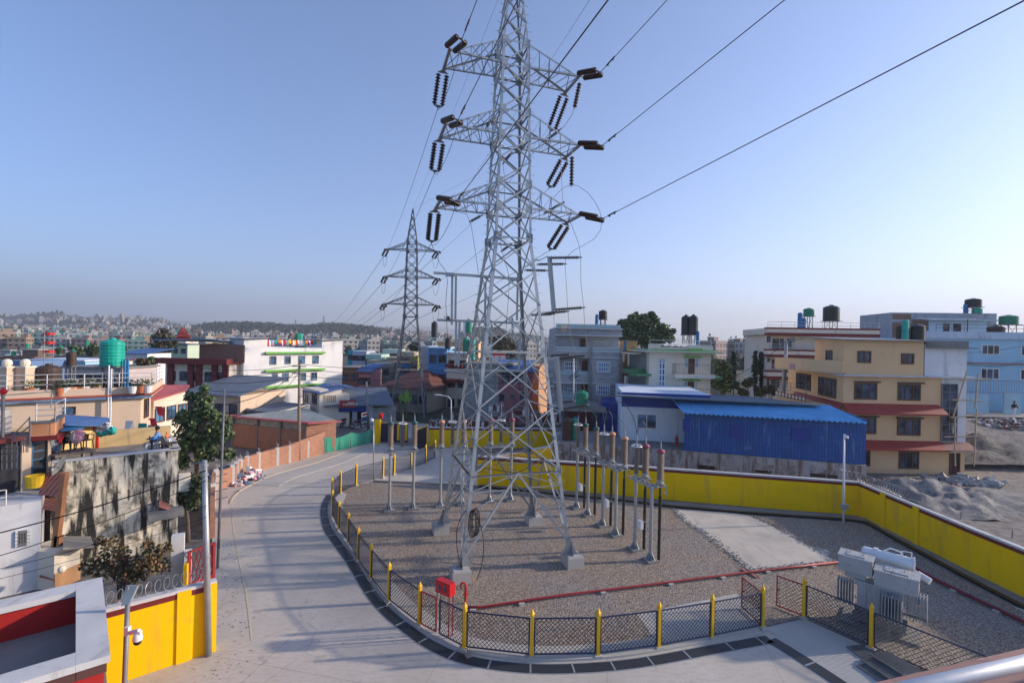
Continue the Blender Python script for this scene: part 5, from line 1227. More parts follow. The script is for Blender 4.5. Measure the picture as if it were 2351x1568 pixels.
# tanks near it
for x,y,D,r,h,m,l,s_ in [(1262,1230,41.3,.95,1.75,green_tank,'green ribbed tank on the platform behind the teal capped gantry',0),]:
    pass
q=W(*r3(1440,1235),41.5); tank_at(q.x-.3,q.y,2.15,.85,1.9,brown_tank,'dull brown tank on the platform left of the teal capped columns'); tank_at(q.x+.35,q.y+.4,2.15,.75,1.8,green_tank,'dark green tank on the platform touching the brown tank')
kk=thing('kiosk','small flat roofed concrete kiosk between the tower and the white hall','kiosk',(10,47,0))
fk=Fac(pl(1296,47,960),pl(1357,46.6,960)); body(kk,facpoly(fk,5),0,fk.hit(1330,942)[1],mat('dark_red_wall',(.10,.03,.03),.85,.2,1)); g=MB(); fk.slab(g,-.3,fk.L+1.4,fk.hit(1330,942)[1],fk.hit(1330,934)[1],-5,.8); g.build('roof_slab',concd,kk)
g=MB(); fk.slabp(g,t3(1330,1290),t3(1395,1400),.9,1.0); g.build('gas_bottle',bluepl,kk)
fk2=Fac(pl(1376,47.5,960),pl(1428,47,960)); kb=thing('storage_bay','dark blue doored lock-up beside the white hall','building',(11,47,0)); body(kb,facpoly(fk2,5),0,fk2.hit(1400,925)[1],royalp); 
q=W(*r3(1545,915),46.5); tank_at(q.x,q.y,fk.hit(1330,934)[1],1.15,fk.hit(*r3(1545,775))[1]-fk.hit(1330,936)[1],green_tank,'big green ribbed tank on the kiosk roof before the grey stone house')
# ------------------------------------------------------------ green roofed cream house
f=Fac(pl(r4(385,0)[0],50,850),pl(1632,50,850)); root=thing('cream_house','cream two storey house with green tiled cornice and tall arched stair window','house',(f.A.x,f.A.y,0))
zt=f.hit(*r4(600,612))[1]; body(root,facpoly(f,9),0,zt,cream)
g=MB(); f.slab(g,-.7,f.L+.8,f.hit(*r4(700,612))[1],f.hit(*r4(700,598))[1],-9,1.0); g.build('roof_slab',cream,root)
A=f.pt(-.8,f.hit(*r4(700,606))[1],1.1);B=f.pt(f.L+1,f.hit(*r4(700,606))[1],1.1);Cc=f.pt(f.L+.1,f.hit(*r4(700,578))[1],.1);D=f.pt(0.3,f.hit(*r4(700,578))[1],.1); g=MB(); g.add([A,B,Cc,D],[(0,1,2,3)]); A2=f.pt(-.8,A.z,-9);D2_=f.pt(.3,D.z,-9); g.add([A2,A,D,D2_],[(0,1,2,3)]); g.build('tiled_cornice',tileg,root)
zp=f.hit(*r4(700,578))[1]; g=MB()
for a,b in (((380,525),(495,590)),((770,535),(900,612)),((900,540),(1018,590)),((495,558),(770,592))): f.slabp(g,r4(*a),r4(*b),-.2,.08)
g.build('parapet',cream,root); rail(root,[f.pt(0,f.hit(*r4(500,558))[1],0),f.pt(f.L,f.hit(*r4(500,558))[1],0)],.75,stainless,n=2)
g=MB(); f.slabp(g,r4(772,570),r4(903,614),.08,.3); g.build('painted_panel',greenp,root)
for a,b in (((738,668),(770,756)),((846,668),(876,756)),((732,898),(762,985)),((838,898),(868,985))): windowp(root,f,r4(*a),r4(*b),whitep,glassb,cols=2,rows=3,fw=.06)
for a,b in (((775,668),(836,820)),((768,898),(830,1020))): windowp(root,f,r4(*a),r4(*b),wood,wood,cols=1,fw=.08)
g=MB()
for a,b in (((728,645),(892,657)),((720,876),(886,888))): f.slabp(g,r4(*a),r4(*b),0,.35)
g.build('door_hood',greenp,root)
# arched window
u0,u1,z0,z1_=f.rect(r4(475,665),r4(545,1010)); g=MB(); r=(u1-u0)/2; uc=(u0+u1)/2; zc=z1_-r
f.slab(g,u0,u0+.12,z0,zc,.0,.08); f.slab(g,u1-.12,u1,z0,zc,.0,.08); f.slab(g,uc-.06,uc+.06,z0,zc,.0,.07)
k=0; z=z0
while z<zc+.1: f.slab(g,u0+.12,u1-.12,z-.06,z+.06,.0,.065); z+=.62
for i in range(10):
    a0,a1=PI*i/10,PI*(i+1)/10; g.beam(f.pt(uc+r*math.cos(a0),zc+r*math.sin(a0),.05),f.pt(uc+r*math.cos(a1),zc+r*math.sin(a1),.05),.12,.08)
for i in range(1,6): a0=PI*i/6; g.beam(f.pt(uc,zc,.05),f.pt(uc+r*math.cos(a0),zc+r*math.sin(a0),.05),.08,.05)
w_=g.build('window',whitep,root); g=MB(); f.slab(g,u0,u1,z0,zc,-.01,.02); g.add([f.pt(uc,zc,.021)]+[f.pt(uc+r*math.cos(PI*i/12),zc+r*math.sin(PI*i/12),.021) for i in range(13)],[(0,i+1,i+2) for i in range(12)]); g.build('pane',glassb,w_)
g=MB(); f.slabp(g,r4(610,822),r4(1000,858),0,1.2); f.slabp(g,r4(610,1012),r4(1000,1030),0,1.2); g.build('balcony',cream,root)
for yy in(822,1015):
    zb=f.hit(*r4(800,yy))[1]; ua,ub=f.hit(*r4(615,yy))[0],f.hit(*r4(998,yy))[0]; bars(root,[f.pt(ua,zb,0),f.pt(ua,zb,1.15),f.pt(ub,zb,1.15),f.pt(ub,zb,0)],1.05 if yy<900 else .6,steel_old)
g=MB(); f.slab(g,f.hit(*r4(995,850))[0],f.hit(*r4(1060,850))[0],f.hit(*r4(1000,862))[1],f.hit(*r4(1000,842))[1],0,1.3); g.build('green_ledge',tileg,root)
# left annex
fa=Fac(pl(r4(180,0)[0],54,850),pl(r4(385,0)[0],50.6,850)); body(root,facpoly(fa,5),0,fa.hit(*r4(280,610))[1],mat('bare_cement',(.22,.22,.22),.9,.2,1)); 
g=MB(); fa.slabp(g,r4(235,770),r4(355,815),0,1.5); g.add([fa.pt(fa.hit(*r4(175,700))[0],fa.hit(*r4(200,700))[1],.5),fa.pt(fa.hit(*r4(228,700))[0],fa.hit(*r4(200,710))[1],1.2),fa.pt(fa.hit(*r4(240,800))[0],fa.hit(*r4(200,800))[1],1.5),fa.pt(fa.hit(*r4(200,800))[0],fa.hit(*r4(200,805))[1],.5)],[(0,1,2,3)]); fa.slabp(g,r4(330,815),r4(420,838),0,1.9); g.build('green_balcony',tileg,root)
g=MB(); fa.slabp(g,r4(228,840),r4(246,1000),.9,1.2); fa.slabp(g,r4(200,620),r4(208,700),.9,1.0); fa.slabp(g,r4(250,620),r4(258,740),.9,1.0); fa.slabp(g,r4(195,610),r4(320,622),.2,1.1); g.build('porch_column',cream,root)
for i_,(x,l) in enumerate(((748,'left black tank of the pair on the green corniced house'),(802,'right black tank of the pair on the green corniced house'))): q=W(*r4(x,470),53); tank_at(q.x,q.y+i_*-.6,zp+.6,.95,2.15,black_tank,l,.95)
q=W(*r4(867,560),52); barrel((q.x,q.y,zp+.3),.33,1.7,bluepl,'blue barrel beside the black tanks on the green corniced house')
g=MB(); fq=Fac(pl(r4(135,0)[0],57,790),pl(r4(268,0)[0],57,790)); rr=thing('rooftop_hut','small plywood and blue sheet hut on the roof beside the big tree','hut',(12,57,8)); 
body(rr,facpoly(fq,2.5),0.02,fq.hit(*r4(200,492))[1],mat('plywood',(.42,.27,.12),.8,.15,1.5)); g=MB(); fq.slabp(g,r4(131,495),r4(155,590),0,.05); g.build('blue_sheet',bluepl,rr)
g=MB(); fq.slab(g,-.1,fq.L+.1,fq.hit(*r4(200,495))[1],fq.hit(*r4(200,488))[1],-2.6,.15); g.build('roof',steel_old,rr)
# ------------------------------------------------------------ grey stone house
f=Fac(pl(1272,55,900),pl(1418,55,900)); root=thing('stone_house','grey stacked stone house with glass balconies and white grid windows','house',(f.A.x,55,0))
fz=lambda x,y:f.hit(*r3(x,y))[1]
uA,uB,uC,uD=[f.hit(*r3(x,700))[0] for x in (1340,1598,1875,1290)]
body(root,facpoly(f,10,uD,uC),0,fz(1600,262),stone); 
g=MB(); f.slab(g,uB,uC,0,fz(1700,455),0,1.3); f.slab(g,uD,uC,fz(1600,455),fz(1600,405),.0,1.35); f.slab(g,uD,uC+.1,fz(1600,262),fz(1600,190),-9,1.0)
for y0,y1 in((615,690),(820,905)): f.slab(g,uD+.5,uB,fz(1450,y1),fz(1450,y0),0,1.3)
g.build('stone_projection',stone,root)
g=MB()
for y in(200,262,372,403,458,690,905): f.slab(g,uD-.1,uC+.15,fz(1600,y)-.05,fz(1600,y)+.07,.0,1.4)
g.build('string_course',coping,root)
gl=mat('pale_green_balcony_glass',(.30,.42,.45),.15,.1,2)
g=MB(); f.slab(g,uD,uC,fz(1600,402),fz(1600,366),1.3,1.33); f.slab(g,uD+.5,uB,fz(1450,613),fz(1450,578),1.2,1.23); f.slab(g,uD+.5,uB,fz(1450,818),fz(1450,785),1.2,1.23); f.slab(g,uD,uC,fz(1600,196),fz(1600,160),.8,.83); g.build('balcony_glass',gl,root)
for a,b,k in (((1378,500),(1500,580),3),((1375,705),(1497,785),3)): windowp(root,f,r3(*a),r3(*b),whitep,glassb,cols=6,rows=2,fw=.1)
f13=Fac(f.pt(0,0,1.3)[:2],f.pt(f.L,0,1.3)[:2])
for a,b in (((1678,502),(1805,595)),((1673,715),(1800,806))): windowp(root,f13,r3(*a),r3(*b),whitep,glassb,cols=6,rows=2,fw=.1)
for a,b in (((1525,288),(1575,372)),((1545,492),(1593,615)),((1540,700),(1593,818))): windowp(root,f,r3(*a),r3(*b),wood,wood,cols=1,fw=.07)
g=MB(); f.slabp(g,r3(1350,170),r3(1395,222),1.0,1.05); g.build('patch_panel',beige,root)
for u in(uC,uB): 
    g=MB()
    for o in (-.15,.15): g.beam(f.pt(u+o,0,1.5),f.pt(u+o,fz(1700,360),1.5),.07)
    z=0
    while z<fz(1700,360): g.beam(f.pt(u-.15,z,1.5),f.pt(u+.15,z+.35,1.5),.03); z+=.4
    g.build('steel_mast',steel_old,root)
zr=fz(1600,190); q=W(*r3(1737,110),56); tank_at(q.x,q.y,zr,.95,W(*r3(1737,28),56).z-W(*r3(1737,112),56).z,black_tank,'black tank on a tall stand on the grey stone house',W(*r3(1737,115),56).z-zr)
q=W(*r3(1680,198),55.5); barrel((q.x,q.y,zr),.36,1.6,bluepl,'blue barrel standing on the grey stone house roof')
# ------------------------------------------------------------ cream maroon terrace house
f=Fac(pl(r4(1530,0)[0],64,800),pl(2006,62,800)); root=thing('balcony_house','cream house with stacked maroon edged balconies and a planted roof terrace','house',(f.A.x,f.A.y,2)); fz=lambda y:f.hit(*r4(1800,y))[1]
body(root,facpoly(f,10,.6,f.L),0,fz(430),cream)
for y0,y1,nm_ in((370,432,1),(585,645,0),(795,860,0)):
    g=MB(); f.slab(g,0,f.L if nm_ else f.L*.75,fz(y1),fz(y0),-9 if nm_ else -.1,1.2); g.build('balcony',cream,root)
    g=MB(); ff=1.25; f.slab(g,-.05,(f.L if nm_ else f.L*.75)+.05,fz(y1)-.15,fz(y1)+.22,.0,ff+.02); f.slab(g,-.05,(f.L if nm_ else f.L*.75)+.05,fz(y0)-.1,fz(y0)+.1,0,ff); g.build('maroon_edge',maroon,root)
    rail(root,[f.pt(0,fz(y0),1.1),f.pt(f.L if nm_ else f.L*.75,fz(y0),1.1)],.8,stainless,n=2)
for a,b,c_ in (((1612,470),(1675,570),2),((1687,470),(1722,580),1),((1605,675),(1640,770),1),((1757,470),(1800,560),1),((2035,475),(2090,500),1),((1555,445),(1590,505),1),((1560,660),(1585,700),1),((1555,870),(1580,940),1),((1600,875),(1680,950),2)): windowp(root,f,r4(*a),r4(*b),wood,glassb,cols=c_,fw=.1)
zr=fz(370)
for x,y,r,h,m,l,s_ in ((1972,250,1.25,W(*r4(0,165),65).z-W(*r4(0,245),65).z,green_tank,'green tank on a steel stand on the balcony house',1.9),(2300,240,1.9,2.1,black_tank,'wide black tank on a frame on the balcony house',1.6)):
    q=W(*(r4(x,y) if x<2100 else r5(580,240)),65); tank_at(q.x,q.y,zr,r,h,m,l,W(*(r4(x,y) if x<2100 else r5(580,275)),65).z-zr)
for k,(x,m,h) in enumerate(((1885,bluepl,2.2),(1918,bluepl,1.5))): q=W(*r4(x,360),64.5); barrel((q.x,q.y,zr),.55,h,m,'%s blue barrel on the terrace of the balcony house'%('tall','short')[k])
# ------------------------------------------------------------ light blue house right
f=Fac(pl(2062,63,800),pl(2420,59,800)); root=thing('light_blue_house','long light blue two storey house with brick and cement rooftop storey','house',(f.A.x,f.A.y,3)); fz=lambda x,y:f.hit(*t5(x,y))[1]
body(root,facpoly(f,12),2.5,fz(1200,525),lblue)
g=MB(); f.slab(g,-.1,f.L,fz(1200,527),fz(1200,448),-.25,.25); g.build('parapet',mat('stained_blue_parapet',(.50,.60,.70),.85,.1,.6,streak=.3,scol=(.2,.25,.28),sscale=.8),root)
for a,b,c_ in (((1270,590),(1475,700),3),((1260,850),(1468,970),3),((1705,598),(1800,712),2),((1697,860),(1800,980),2)): windowp(root,f,t5(*a),t5(*b),whitep,glass,cols=c_,fw=.1)
g=MB(); f.slab(g,0,f.L,fz(1300,800),fz(1300,785),0,.3); g.build('ledge',mat('dusty_pink_band',(.35,.18,.22),.8,.1,1),root)
f9=Fac(pl(t5(280,0)[0],67,740),pl(t5(1440,0)[0],65,740)); g9=lambda y:f9.hit(*t5(800,y))[1]
body(root,facpoly(f9,8),fz(1200,530),g9(238),mat('cement_wall',(.36,.38,.41),.9,.12,.8,streak=.15),'rooftop_storey')
g=MB(); f9.slabp(g,t5(285,340),t5(490,525),0,.05); f9.slabp(g,t5(290,250),t5(490,310),0,.05); f9.slabp(g,t5(500,322),t5(682,425),0,.05); g.build('brick_panel',brickd,root)
g=MB(); f9.slabp(g,t5(688,332),t5(1325,445),0,.06); g.build('white_panel',sky_white,root)
g=MB(); f9.slabp(g,t5(500,298),t5(1150,312),0,1.0); f9.slabp(g,t5(600,316),t5(1400,328),0,1.6); g.build('canopy',coping,root)
f10=Fac(f9.pt(0,0,.06)[:2],f9.pt(f9.L,0,.06)[:2])
for a,b in (((850,358),(915,442)),((960,358),(1043,442))): windowp(root,f10,t5(*a),t5(*b),wood,glass,cols=1,fw=.1)
rail(root,[f.pt(f.hit(*t5(770,440))[0],fz(1200,448),0),f.pt(f.L,fz(1200,448),0)],.9,redp,n=2,post=3)
g=MB(); u=f.hit(*t5(1118,400))[0]; g.beam(f.pt(u,fz(1118,448),0),f.pt(u,fz(1118,305),0),.08); g.build('red_post',redp,root)
zr=g9(240); q=W(*t5(1180,175),66); tank_at(q.x,q.y,zr,1.75,W(*t5(0,80),66).z-W(*t5(0,175),66).z,black_tank,'dark tank on a tall stand with red lid, highest on the light blue house',W(*t5(1180,178),66).z-zr)
q=W(*t5(1098,240),66); barrel((q.x,q.y,zr),.5,1.3,bluepl,'blue barrel on the topmost roof of the light blue house')
q=W(*t5(1185,235),66); tank_at(q.x,q.y-.5,zr,1.1,.7,teal_tank,'low teal tank under the dark tank on the light blue house')
zz=fz(1200,448); q=W(*t5(1430,440),61); tank_at(q.x,q.y,zz-.8,1.7,W(*t5(0,352),61).z-zz+.8,black_tank,'squat black tank on the light blue house terrace beside the green one')
q=W(*t5(1572,365),61); tank_at(q.x,q.y,zz-.8,1.8,W(*t5(0,265),61).z-W(*t5(0,368),61).z,green_tank,'bright green tank on the light blue house terrace',W(*t5(1572,370),61).z-zz+.8)
# low walls in front
for a,b,D,l in (((1112,1130),(1360,1260),57.5,'pale blue garden wall left of the dark gateway by the upper road'),((1528,1125),(1715,1240),57.2,'pale blue garden wall right of the dark gateway by the upper road')):
    f0=Fac(pl(t5(*a)[0],D,900),pl(t5(*b)[0],D,900)); g=MB(); f0.slab(g,0,f0.L,2.9,f0.hit(*t5(*a))[1],-.2,0); one(g,'garden_wall',mat('pale_blue_wall',(.34,.52,.62),.85,.1,.8,streak=.2,scol=(.25,.3,.33)),l,'wall')
f0=Fac(pl(t5(1115,0)[0],58,900),pl(t5(1750,0)[0],58,900)); g=MB(); z0=f0.hit(*t5(1300,1122))[1]; 
root=thing('iron_fence','thin red iron fence on the garden wall of the light blue house','fence',(f0.A.x,58,z0)); bars(root,[f0.pt(0,z0,0),f0.pt(f0.L,z0,0)],1.5,redp,.3)
# ------------------------------------------------------------ white block with green ledges
A0=pl(559,64,850); B0=pl(786,75.5,850); f=Fac(A0,B0); root=thing('white_block','tall white plastered block with bright green ledges and two roof towers','apartment block',A0+(0,)); fz=lambda x,y:f.hit(*r2(x,y))[1]
fu_=lambda x:f.hit(*r2(x,500))[0]
zp_=fz(700,372); body(root,facpoly(f,8),0,zp_-.9,whitew); g=MB(); f.slab(g,fu_(462),fu_(962),zp_-.9,zp_,-.2,0); f.slab(g,fu_(462),fu_(962),zp_-.9,zp_,-8,-7.8); g.build('parapet',whitew,root)
for x0,x1,y in ((247,462,282),(964,1152,295)):
    g=MB(); f.slab(g,fu_(x0),fu_(x1),zp_-.9,fz((x0+x1)/2,y),-4.5,0); t_=g.build('roof_tower',whitew,root); g=MB(); zt_=fz((x0+x1)/2,y); a=f.pt(fu_(x0)-.5,zt_-.1,.5);b=f.pt(fu_(x1)+.3,zt_+.15,.5);c=f.pt(fu_(x1)+.3,zt_+.15,-5);d=f.pt(fu_(x0)-.5,zt_-.1,-5); dn=V(0,0,-.1); g.add([a,b,c,d,a+dn,b+dn,c+dn,d+dn],[(0,1,2,3),(7,6,5,4),(0,4,5,1),(1,5,6,2),(2,6,7,3),(3,7,4,0)]); g.build('tower_roof',steel_old,t_)
for yl,yr,x0,x1 in ((412,410,440,985),(576,562,440,985),(730,696,440,975)):
    g=MB(); u0_,u1_=fu_(x0),fu_(x1); za=fz(x0,yl); zb=fz(x1,yr); z_=(za+zb)/2; f.slab(g,u0_,u1_,z_-.24,z_+.03,0,.45); g.build('green_ledge',greenp,root)
for a,b in (((488,448),(548,527)),((625,446),(680,522)),((750,444),(810,518)),((880,442),(937,518)),((510,608),(560,690)),((604,603),(661,683)),((776,600),(820,673)),((866,596),(921,670)),((547,782),(621,848))): windowp(root,f,r2(*a),r2(*b),steel_old,glassb,cols=2,fw=.07)
fl=Fac((A0[0]-3.0,A0[1]+2.4),A0); zz=fl.hit(*r2(160,365))[1]
fl2=Fac((A0[0]-5.2,A0[1]+3.2),(A0[0]-2.2,A0[1]+1.9)); body(root,facpoly(fl2,5),0,fl2.hit(*r2(160,370))[1],whitew)
for a,b in (((135,445),(165,520)),((132,600),(157,683))): windowp(root,fl2,r2(*a),r2(*b),wood,glassb,cols=2,fw=.07)
g=MB()
for y in(412,578): z_=fl2.hit(*r2(150,y))[1]; fl2.slab(g,-.2,fl2.L,z_-.15,z_+.1,0,.5)
g.build('green_ledge',greenp,root)
# laundry on the roof
cols=['yellow','red','white','blue','pink','teal','denim','orange','purple','white','red','grey','teal','yellow','red','white']
root=thing('clothes_line','colourful washing hung along the white block roof between its towers','laundry',tuple(f.pt(fu_(465),zp_,-1)))
g=MB(); g.tube([f.pt(fu_(465),zp_+1.1,-1),f.pt(fu_(960),zp_+1.1,-1)],.02,4); g.build('line',black_pl,root)
for i in range(30):
    u=lerp(fu_(470),fu_(950),(i+random.uniform(.1,.7))/30); w_=random.uniform(.15,.3); h_=random.uniform(.5,1.0); g=MB(); g.add([f.pt(u-w_,zp_+1.1,-1),f.pt(u+w_,zp_+1.1,-1),f.pt(u+w_*.9,zp_+1.1-h_,-.93),f.pt(u-w_*.8,zp_+1.1-h_*.9,-1.05)],[(0,1,2,3)]); g.build('garment',cloth[cols[i%16]],root)
for x,m,l in((832,green_tank,'green tank on the white block roof'),(858,teal_tank,'teal tank beside the green one on the white block roof')): q=f.pt(fu_(x),zp_-.9,-3); tank_at(q.x,q.y,zp_-.9,.65,1.6,m,l,1.4)
# ------------------------------------------------------------ mid-ground boxes
def simple(name,label,cat,px0,px1,yt,D,mt,D1=None,depth=7,z0=0,win=None,roof=None,trim=None,fm=None,gm=None,py=None):
    f=Fac(pl(px0,D,py or 830),pl(px1,D1 or D,py or 830)); zt=f.hit((px0+px1)/2,yt)[1]; root=thing(name,label,cat,(f.A.x,f.A.y,z0))
    body(root,facpoly(f,depth),z0-(8 if D>80 else 0),zt,mt)
    if win:
        c,rws=win
        for r_ in range(rws):
            for k in range(c):
                u=f.L*(k+.5)/c; zz=zt-1.0-3.0*r_
                if zz-1.3<z0: continue
                window(root,f,u-.55,u+.55,zz-1.25,zz,fm or wood,gm or glass,cols=2,fw=.08)
    if trim:
        g=MB(); f.slab(g,-.3,f.L+.3,zt-.05,zt+.2,-depth-.3,.5); g.build('roof_slab',trim,root)
    if roof:
        mt_,rise=roof; slabroof(root,f.pt(-.4,zt+.05,.7),f.pt(f.L+.4,zt+.05,.7),f.pt(f.L+.4,zt+rise,-depth-.4),f.pt(-.4,zt+rise,-depth-.4),mt_,.08)
    return root,f,zt
simple('blue_house','narrow blue four storey house with balconies right of the smaller tower','house',983,1026,800,76,mat('mid_blue_wall',(.10,.27,.52),.85,.1,.6,streak=.1),win=(2,4),trim=lblue,z0=0)
r_,f_,z_=simple('cream_house','cream house with red balconies joined to the narrow blue house','house',1026,1072,812,75,cream,win=(2,3),trim=sky_white)
for y in(870,835): 
    g=MB(); zz=f_.hit(1040,y)[1]; f_.slab(g,0,f_.L*.8,zz-.5,zz,0,1.2); g.build('balcony',maroon,r_)
q=f_.pt(1,0,-2); 
simple('grey_house','bare grey plaster side wall rising left of the narrow blue house','house',967,984,795,80,mat('pale_grey_wall',(.40,.40,.42),.9,.08,.6),depth=10)
simple('peach_building','long peach topped building with tanks beyond the blue house','building',1003,1098,786,96,mat('peach_wall',(.60,.40,.24),.85,.08,.6),trim=peach,win=(5,2))
for k,(x,y,D,r,h,m,s_,l) in enumerate(((997,776,80,1.0,2.6,black_tank,.4,'black tank on the grey plaster house'),(1028,800,74,.9,1.6,black_tank,.3,'small black tank on the narrow blue house roof'),(1067,790,95,.7,2.6,whitep,2.2,'slim white steel tank on a stand over the peach building'),(1075,786,95,1.3,2.6,green_tank,2.2,'green tank next to the slim white one over the peach building'),(1069,818,72,.95,2.0,green_tank,1.0,'round green tank on the cream house with red balconies'),(1084,825,72,.85,3.3,teal_tank,.2,'tall teal tank right of the round green one'))):
    q=W(x,y,D); tank_at(q.x,q.y,q.z-s_*0-.3,r,h,m,l,s_)
simple('cement_building','grey unplastered block building directly behind the big tower legs','building',1068,1146,838,63,block,D1=61,depth=9,trim=concd)
r_,f_,z_=simple('pink_house','faded pink house with dark openings and blue tin roof behind the big tower','house',1145,1224,853,61,mat('faded_pink_wall',(.34,.14,.15),.85,.12,.6,streak=.15),depth=8,roof=(tin_blue2,1.2))
for a,b in (((160,955),(250,1080)),((335,965),(398,1035)),((480,930),(560,1065)),((195,630),(335,800)),((345,630),(545,790))): windowp(r_,f_,t3(*a),t3(*b),steel_old,glass,cols=1,fw=.06)
r_,f_,z_=simple('orange_house','sunlit orange side wall of a house between the tower and the stone house','house',1238,1266,838,68,mat('orange_plaster',(.48,.27,.15),.85,.07,.6),D1=76,depth=6)
simple('red_cabin','bright red rooftop cabin with white shop board seen through the tower','cabin',1122,1160,806,112,redbox,depth=6,win=(3,1),fm=whitep,gm=whitep)
for i,(x0,x1,y,D,m,w_,l,tr) in enumerate([
 (798,810,805,118,mat('teal_wall',(.03,.35,.38),.8,.15,1),(1,3),'thin teal house right of the white block',None),
 (809,841,806,112,mat('lavender_wall',(.42,.42,.52),.85,.08,1),(3,3),'pale lavender house right of the white block',None),
 (839,875,814,104,mat('mint_wall',(.36,.52,.46),.85,.08,1),(3,2),'mint green house with roof railing beyond the blue roofed shack',None),
 (842,868,827,98,mat('olive_cream',(.38,.35,.24),.85,.1,1),(2,1),'olive cream house below the mint green one',None),
 (857,897,834,92,block,(2,1),'grey cement house with dark stains left of the smaller tower',None),
 (877,918,802,115,mat('pale_mint',(.42,.55,.48),.85,.08,1),(4,2),'pale mint wide house crowned with small tanks',None),
 (866,911,820,108,mat('dusty_beige',(.40,.34,.26),.85,.12,1),(4,1),'dusty beige house striped with shadows before the pale mint one',None),
 (897,944,833,96,mat('vivid_blue_wall',(.05,.28,.62),.8,.2,1),(4,2),'vivid blue and orange house seen through the smaller tower',orangec),
 (942,959,818,90,mat('olive_yellow_wall',(.30,.28,.07),.85,.1,1),(1,2),'olive yellow side wall seen through the smaller tower',None),
 (911,948,808,101,mat('greyed_cream',(.42,.38,.28),.85,.1,1),(3,1),'greyed cream house wall left inside the smaller tower',None),
 (824,851,853,82,mat('pink_shack_wall',(.45,.20,.22),.85,.1,1),(2,1),'low pink shack with blue tin roof right of the white block',None),
 (786,822,845,86,brickd,(2,1),'low dull brick shack touching the white block',concd),
 (380,524,835,62,cream,(5,1),'cream house with maroon pillars and a maroon roof edge left of the white block',maroon),
 (338,430,790,118,mat('pale_green_wall',(.46,.55,.42),.85,.08,1),(5,3),'pale green house behind the dark bare tree',tin_grey),
 (280,338,812,100,whitew,(0,0),'long white shed with faded blue roof left of the dark bare tree',None),
 (0,72,828,74,mat('slate_blue_wall',(.12,.20,.36),.85,.1,1),(0,0),'slate blue tin walled workshop at the far left',None),
 (72,196,828,80,lblue,(6,1),'light blue house with balustrade behind the big left roof',sky_white),
 (196,232,830,84,cream,(2,1),'small cream and red house behind the teal rooftop tank',maroon),
 (150,280,845,70,mat('pale_pink_wall',(.5,.42,.42),.85,.1,1),(6,1),'low pale pink house front behind the left rooftop',concd)]):
    rf=(tin_blue2,1.0) if 'blue tin roof' in l or 'faded blue roof' in l else None
    r_,f_,z_=simple('house',l,'house',x0,x1,y,D,m,win=w_ if w_[0] else None,trim=tr,roof=rf)
    if 'maroon pillars' in l:
        for u in(.1,.42,.55,.8,.97): g=MB(); f_.slab(g,f_.L*u-.35,f_.L*u+.35,0,z_,0,.3); g.build('pillar',maroon,r_)
        g=MB(); f_.slab(g,-.5,f_.L+.5,z_+.0,z_+.7,-.2,1.2); g.build('roof_fascia',maroon,r_)
        g=MB(); g.box((f_.A.x+6,66,z_+1.3),(6,4,2.4)); g.build('rooftop_room',brickd,r_)
        slabroof(r_,f_.pt(-1.5,z_+3.0,.5),f_.pt(6,z_+3.2,.5),f_.pt(6,z_+2.8,-6),f_.pt(-1.5,z_+2.8,-6),tin_blue,.06,'rooftop_canopy')
# brown roofed house behind garage
r_,f_,z_=simple('hip_roof_house','old house with dark brown hipped roof behind the smaller tower','house',884,982,890,71,mat('aged_grey_wall',(.28,.26,.22),.9,.12,1),depth=9,win=(5,1),D1=69)
g=MB(); a,b,c,d=f_.pt(-.8,z_,.8),f_.pt(f_.L+.8,z_,.8),f_.pt(f_.L+.8,z_,-9.8),f_.pt(-.8,z_,-9.8); e,h_=f_.pt(f_.L*.35,z_+2.3,-4.5),f_.pt(f_.L*.7,z_+2.3,-4.5); g.add([a,b,c,d,e,h_],[(0,1,5,4),(1,2,5),(2,3,4,5),(3,0,4),(3,2,1,0)]); g.build('roof',mat('dark_brown_roof',(.13,.045,.04),.8,.2,1,tex='corr',p=(.25,)),r_)
# workshop with blue fascia
A0=pl(750,57,930); B0=pl(908,60,930); f=Fac(A0,B0); root=thing('workshop','open fronted workshop with royal blue fascia, grey side wall and dark bays','workshop',A0+(0,)); ty=lambda x,y:f.hit(*t1(x,y))
zt=ty(300,590)[1]; zf=ty(700,700)[1]; uE=ty(850,900)[0]
g=MB()
for x in(-40,215,545,905): u=ty(x,900)[0]; f.slab(g,u-.28,u+.28,0,zt,-.4,.1)
g.build('pillar',mat('blue_grey_pillar',(.35,.38,.42),.85,.1,1),root)
g=MB(); u0_=ty(-60,700)[0]; f.slab(g,u0_,uE,ty(300,770)[1],ty(300,640)[1],0,.25); g.build('fascia',royalp,root)
body(root,facpoly(f,7,ty(870,800)[0],ty(1500,800)[0]),0,zt-.6,block)
body(root,[tuple(f.pt(u0_,0,-6.5)[:2]),tuple(f.pt(uE,0,-6.5)[:2]),tuple(f.pt(uE,0,-7)[:2]),tuple(f.pt(u0_,0,-7)[:2])],0,zt-.2,concd)
slabroof(root,f.pt(u0_-.5,zt-.1,.9),f.pt(ty(1430,800)[0],zt-.1,.9),f.pt(ty(1430,800)[0],zt+1.3,-7),f.pt(u0_-.5,zt+1.3,-7),tin_grey,.1)
sg=thing('shop_sign','tilted red board on the workshop roof with faint white lettering','sign',tuple(f.pt(ty(380,560)[0],zt,.9)))
g=MB(); u0_,u1_,z0_,z1_=f.rect(t1(190,485),t1(565,650)); f.slab(g,u0_,u1_,z0_,z1_,.9,1.0); bd=g.build('board',mat('faded_sign_red',(.30,.04,.035),.7,.12,1),sg)
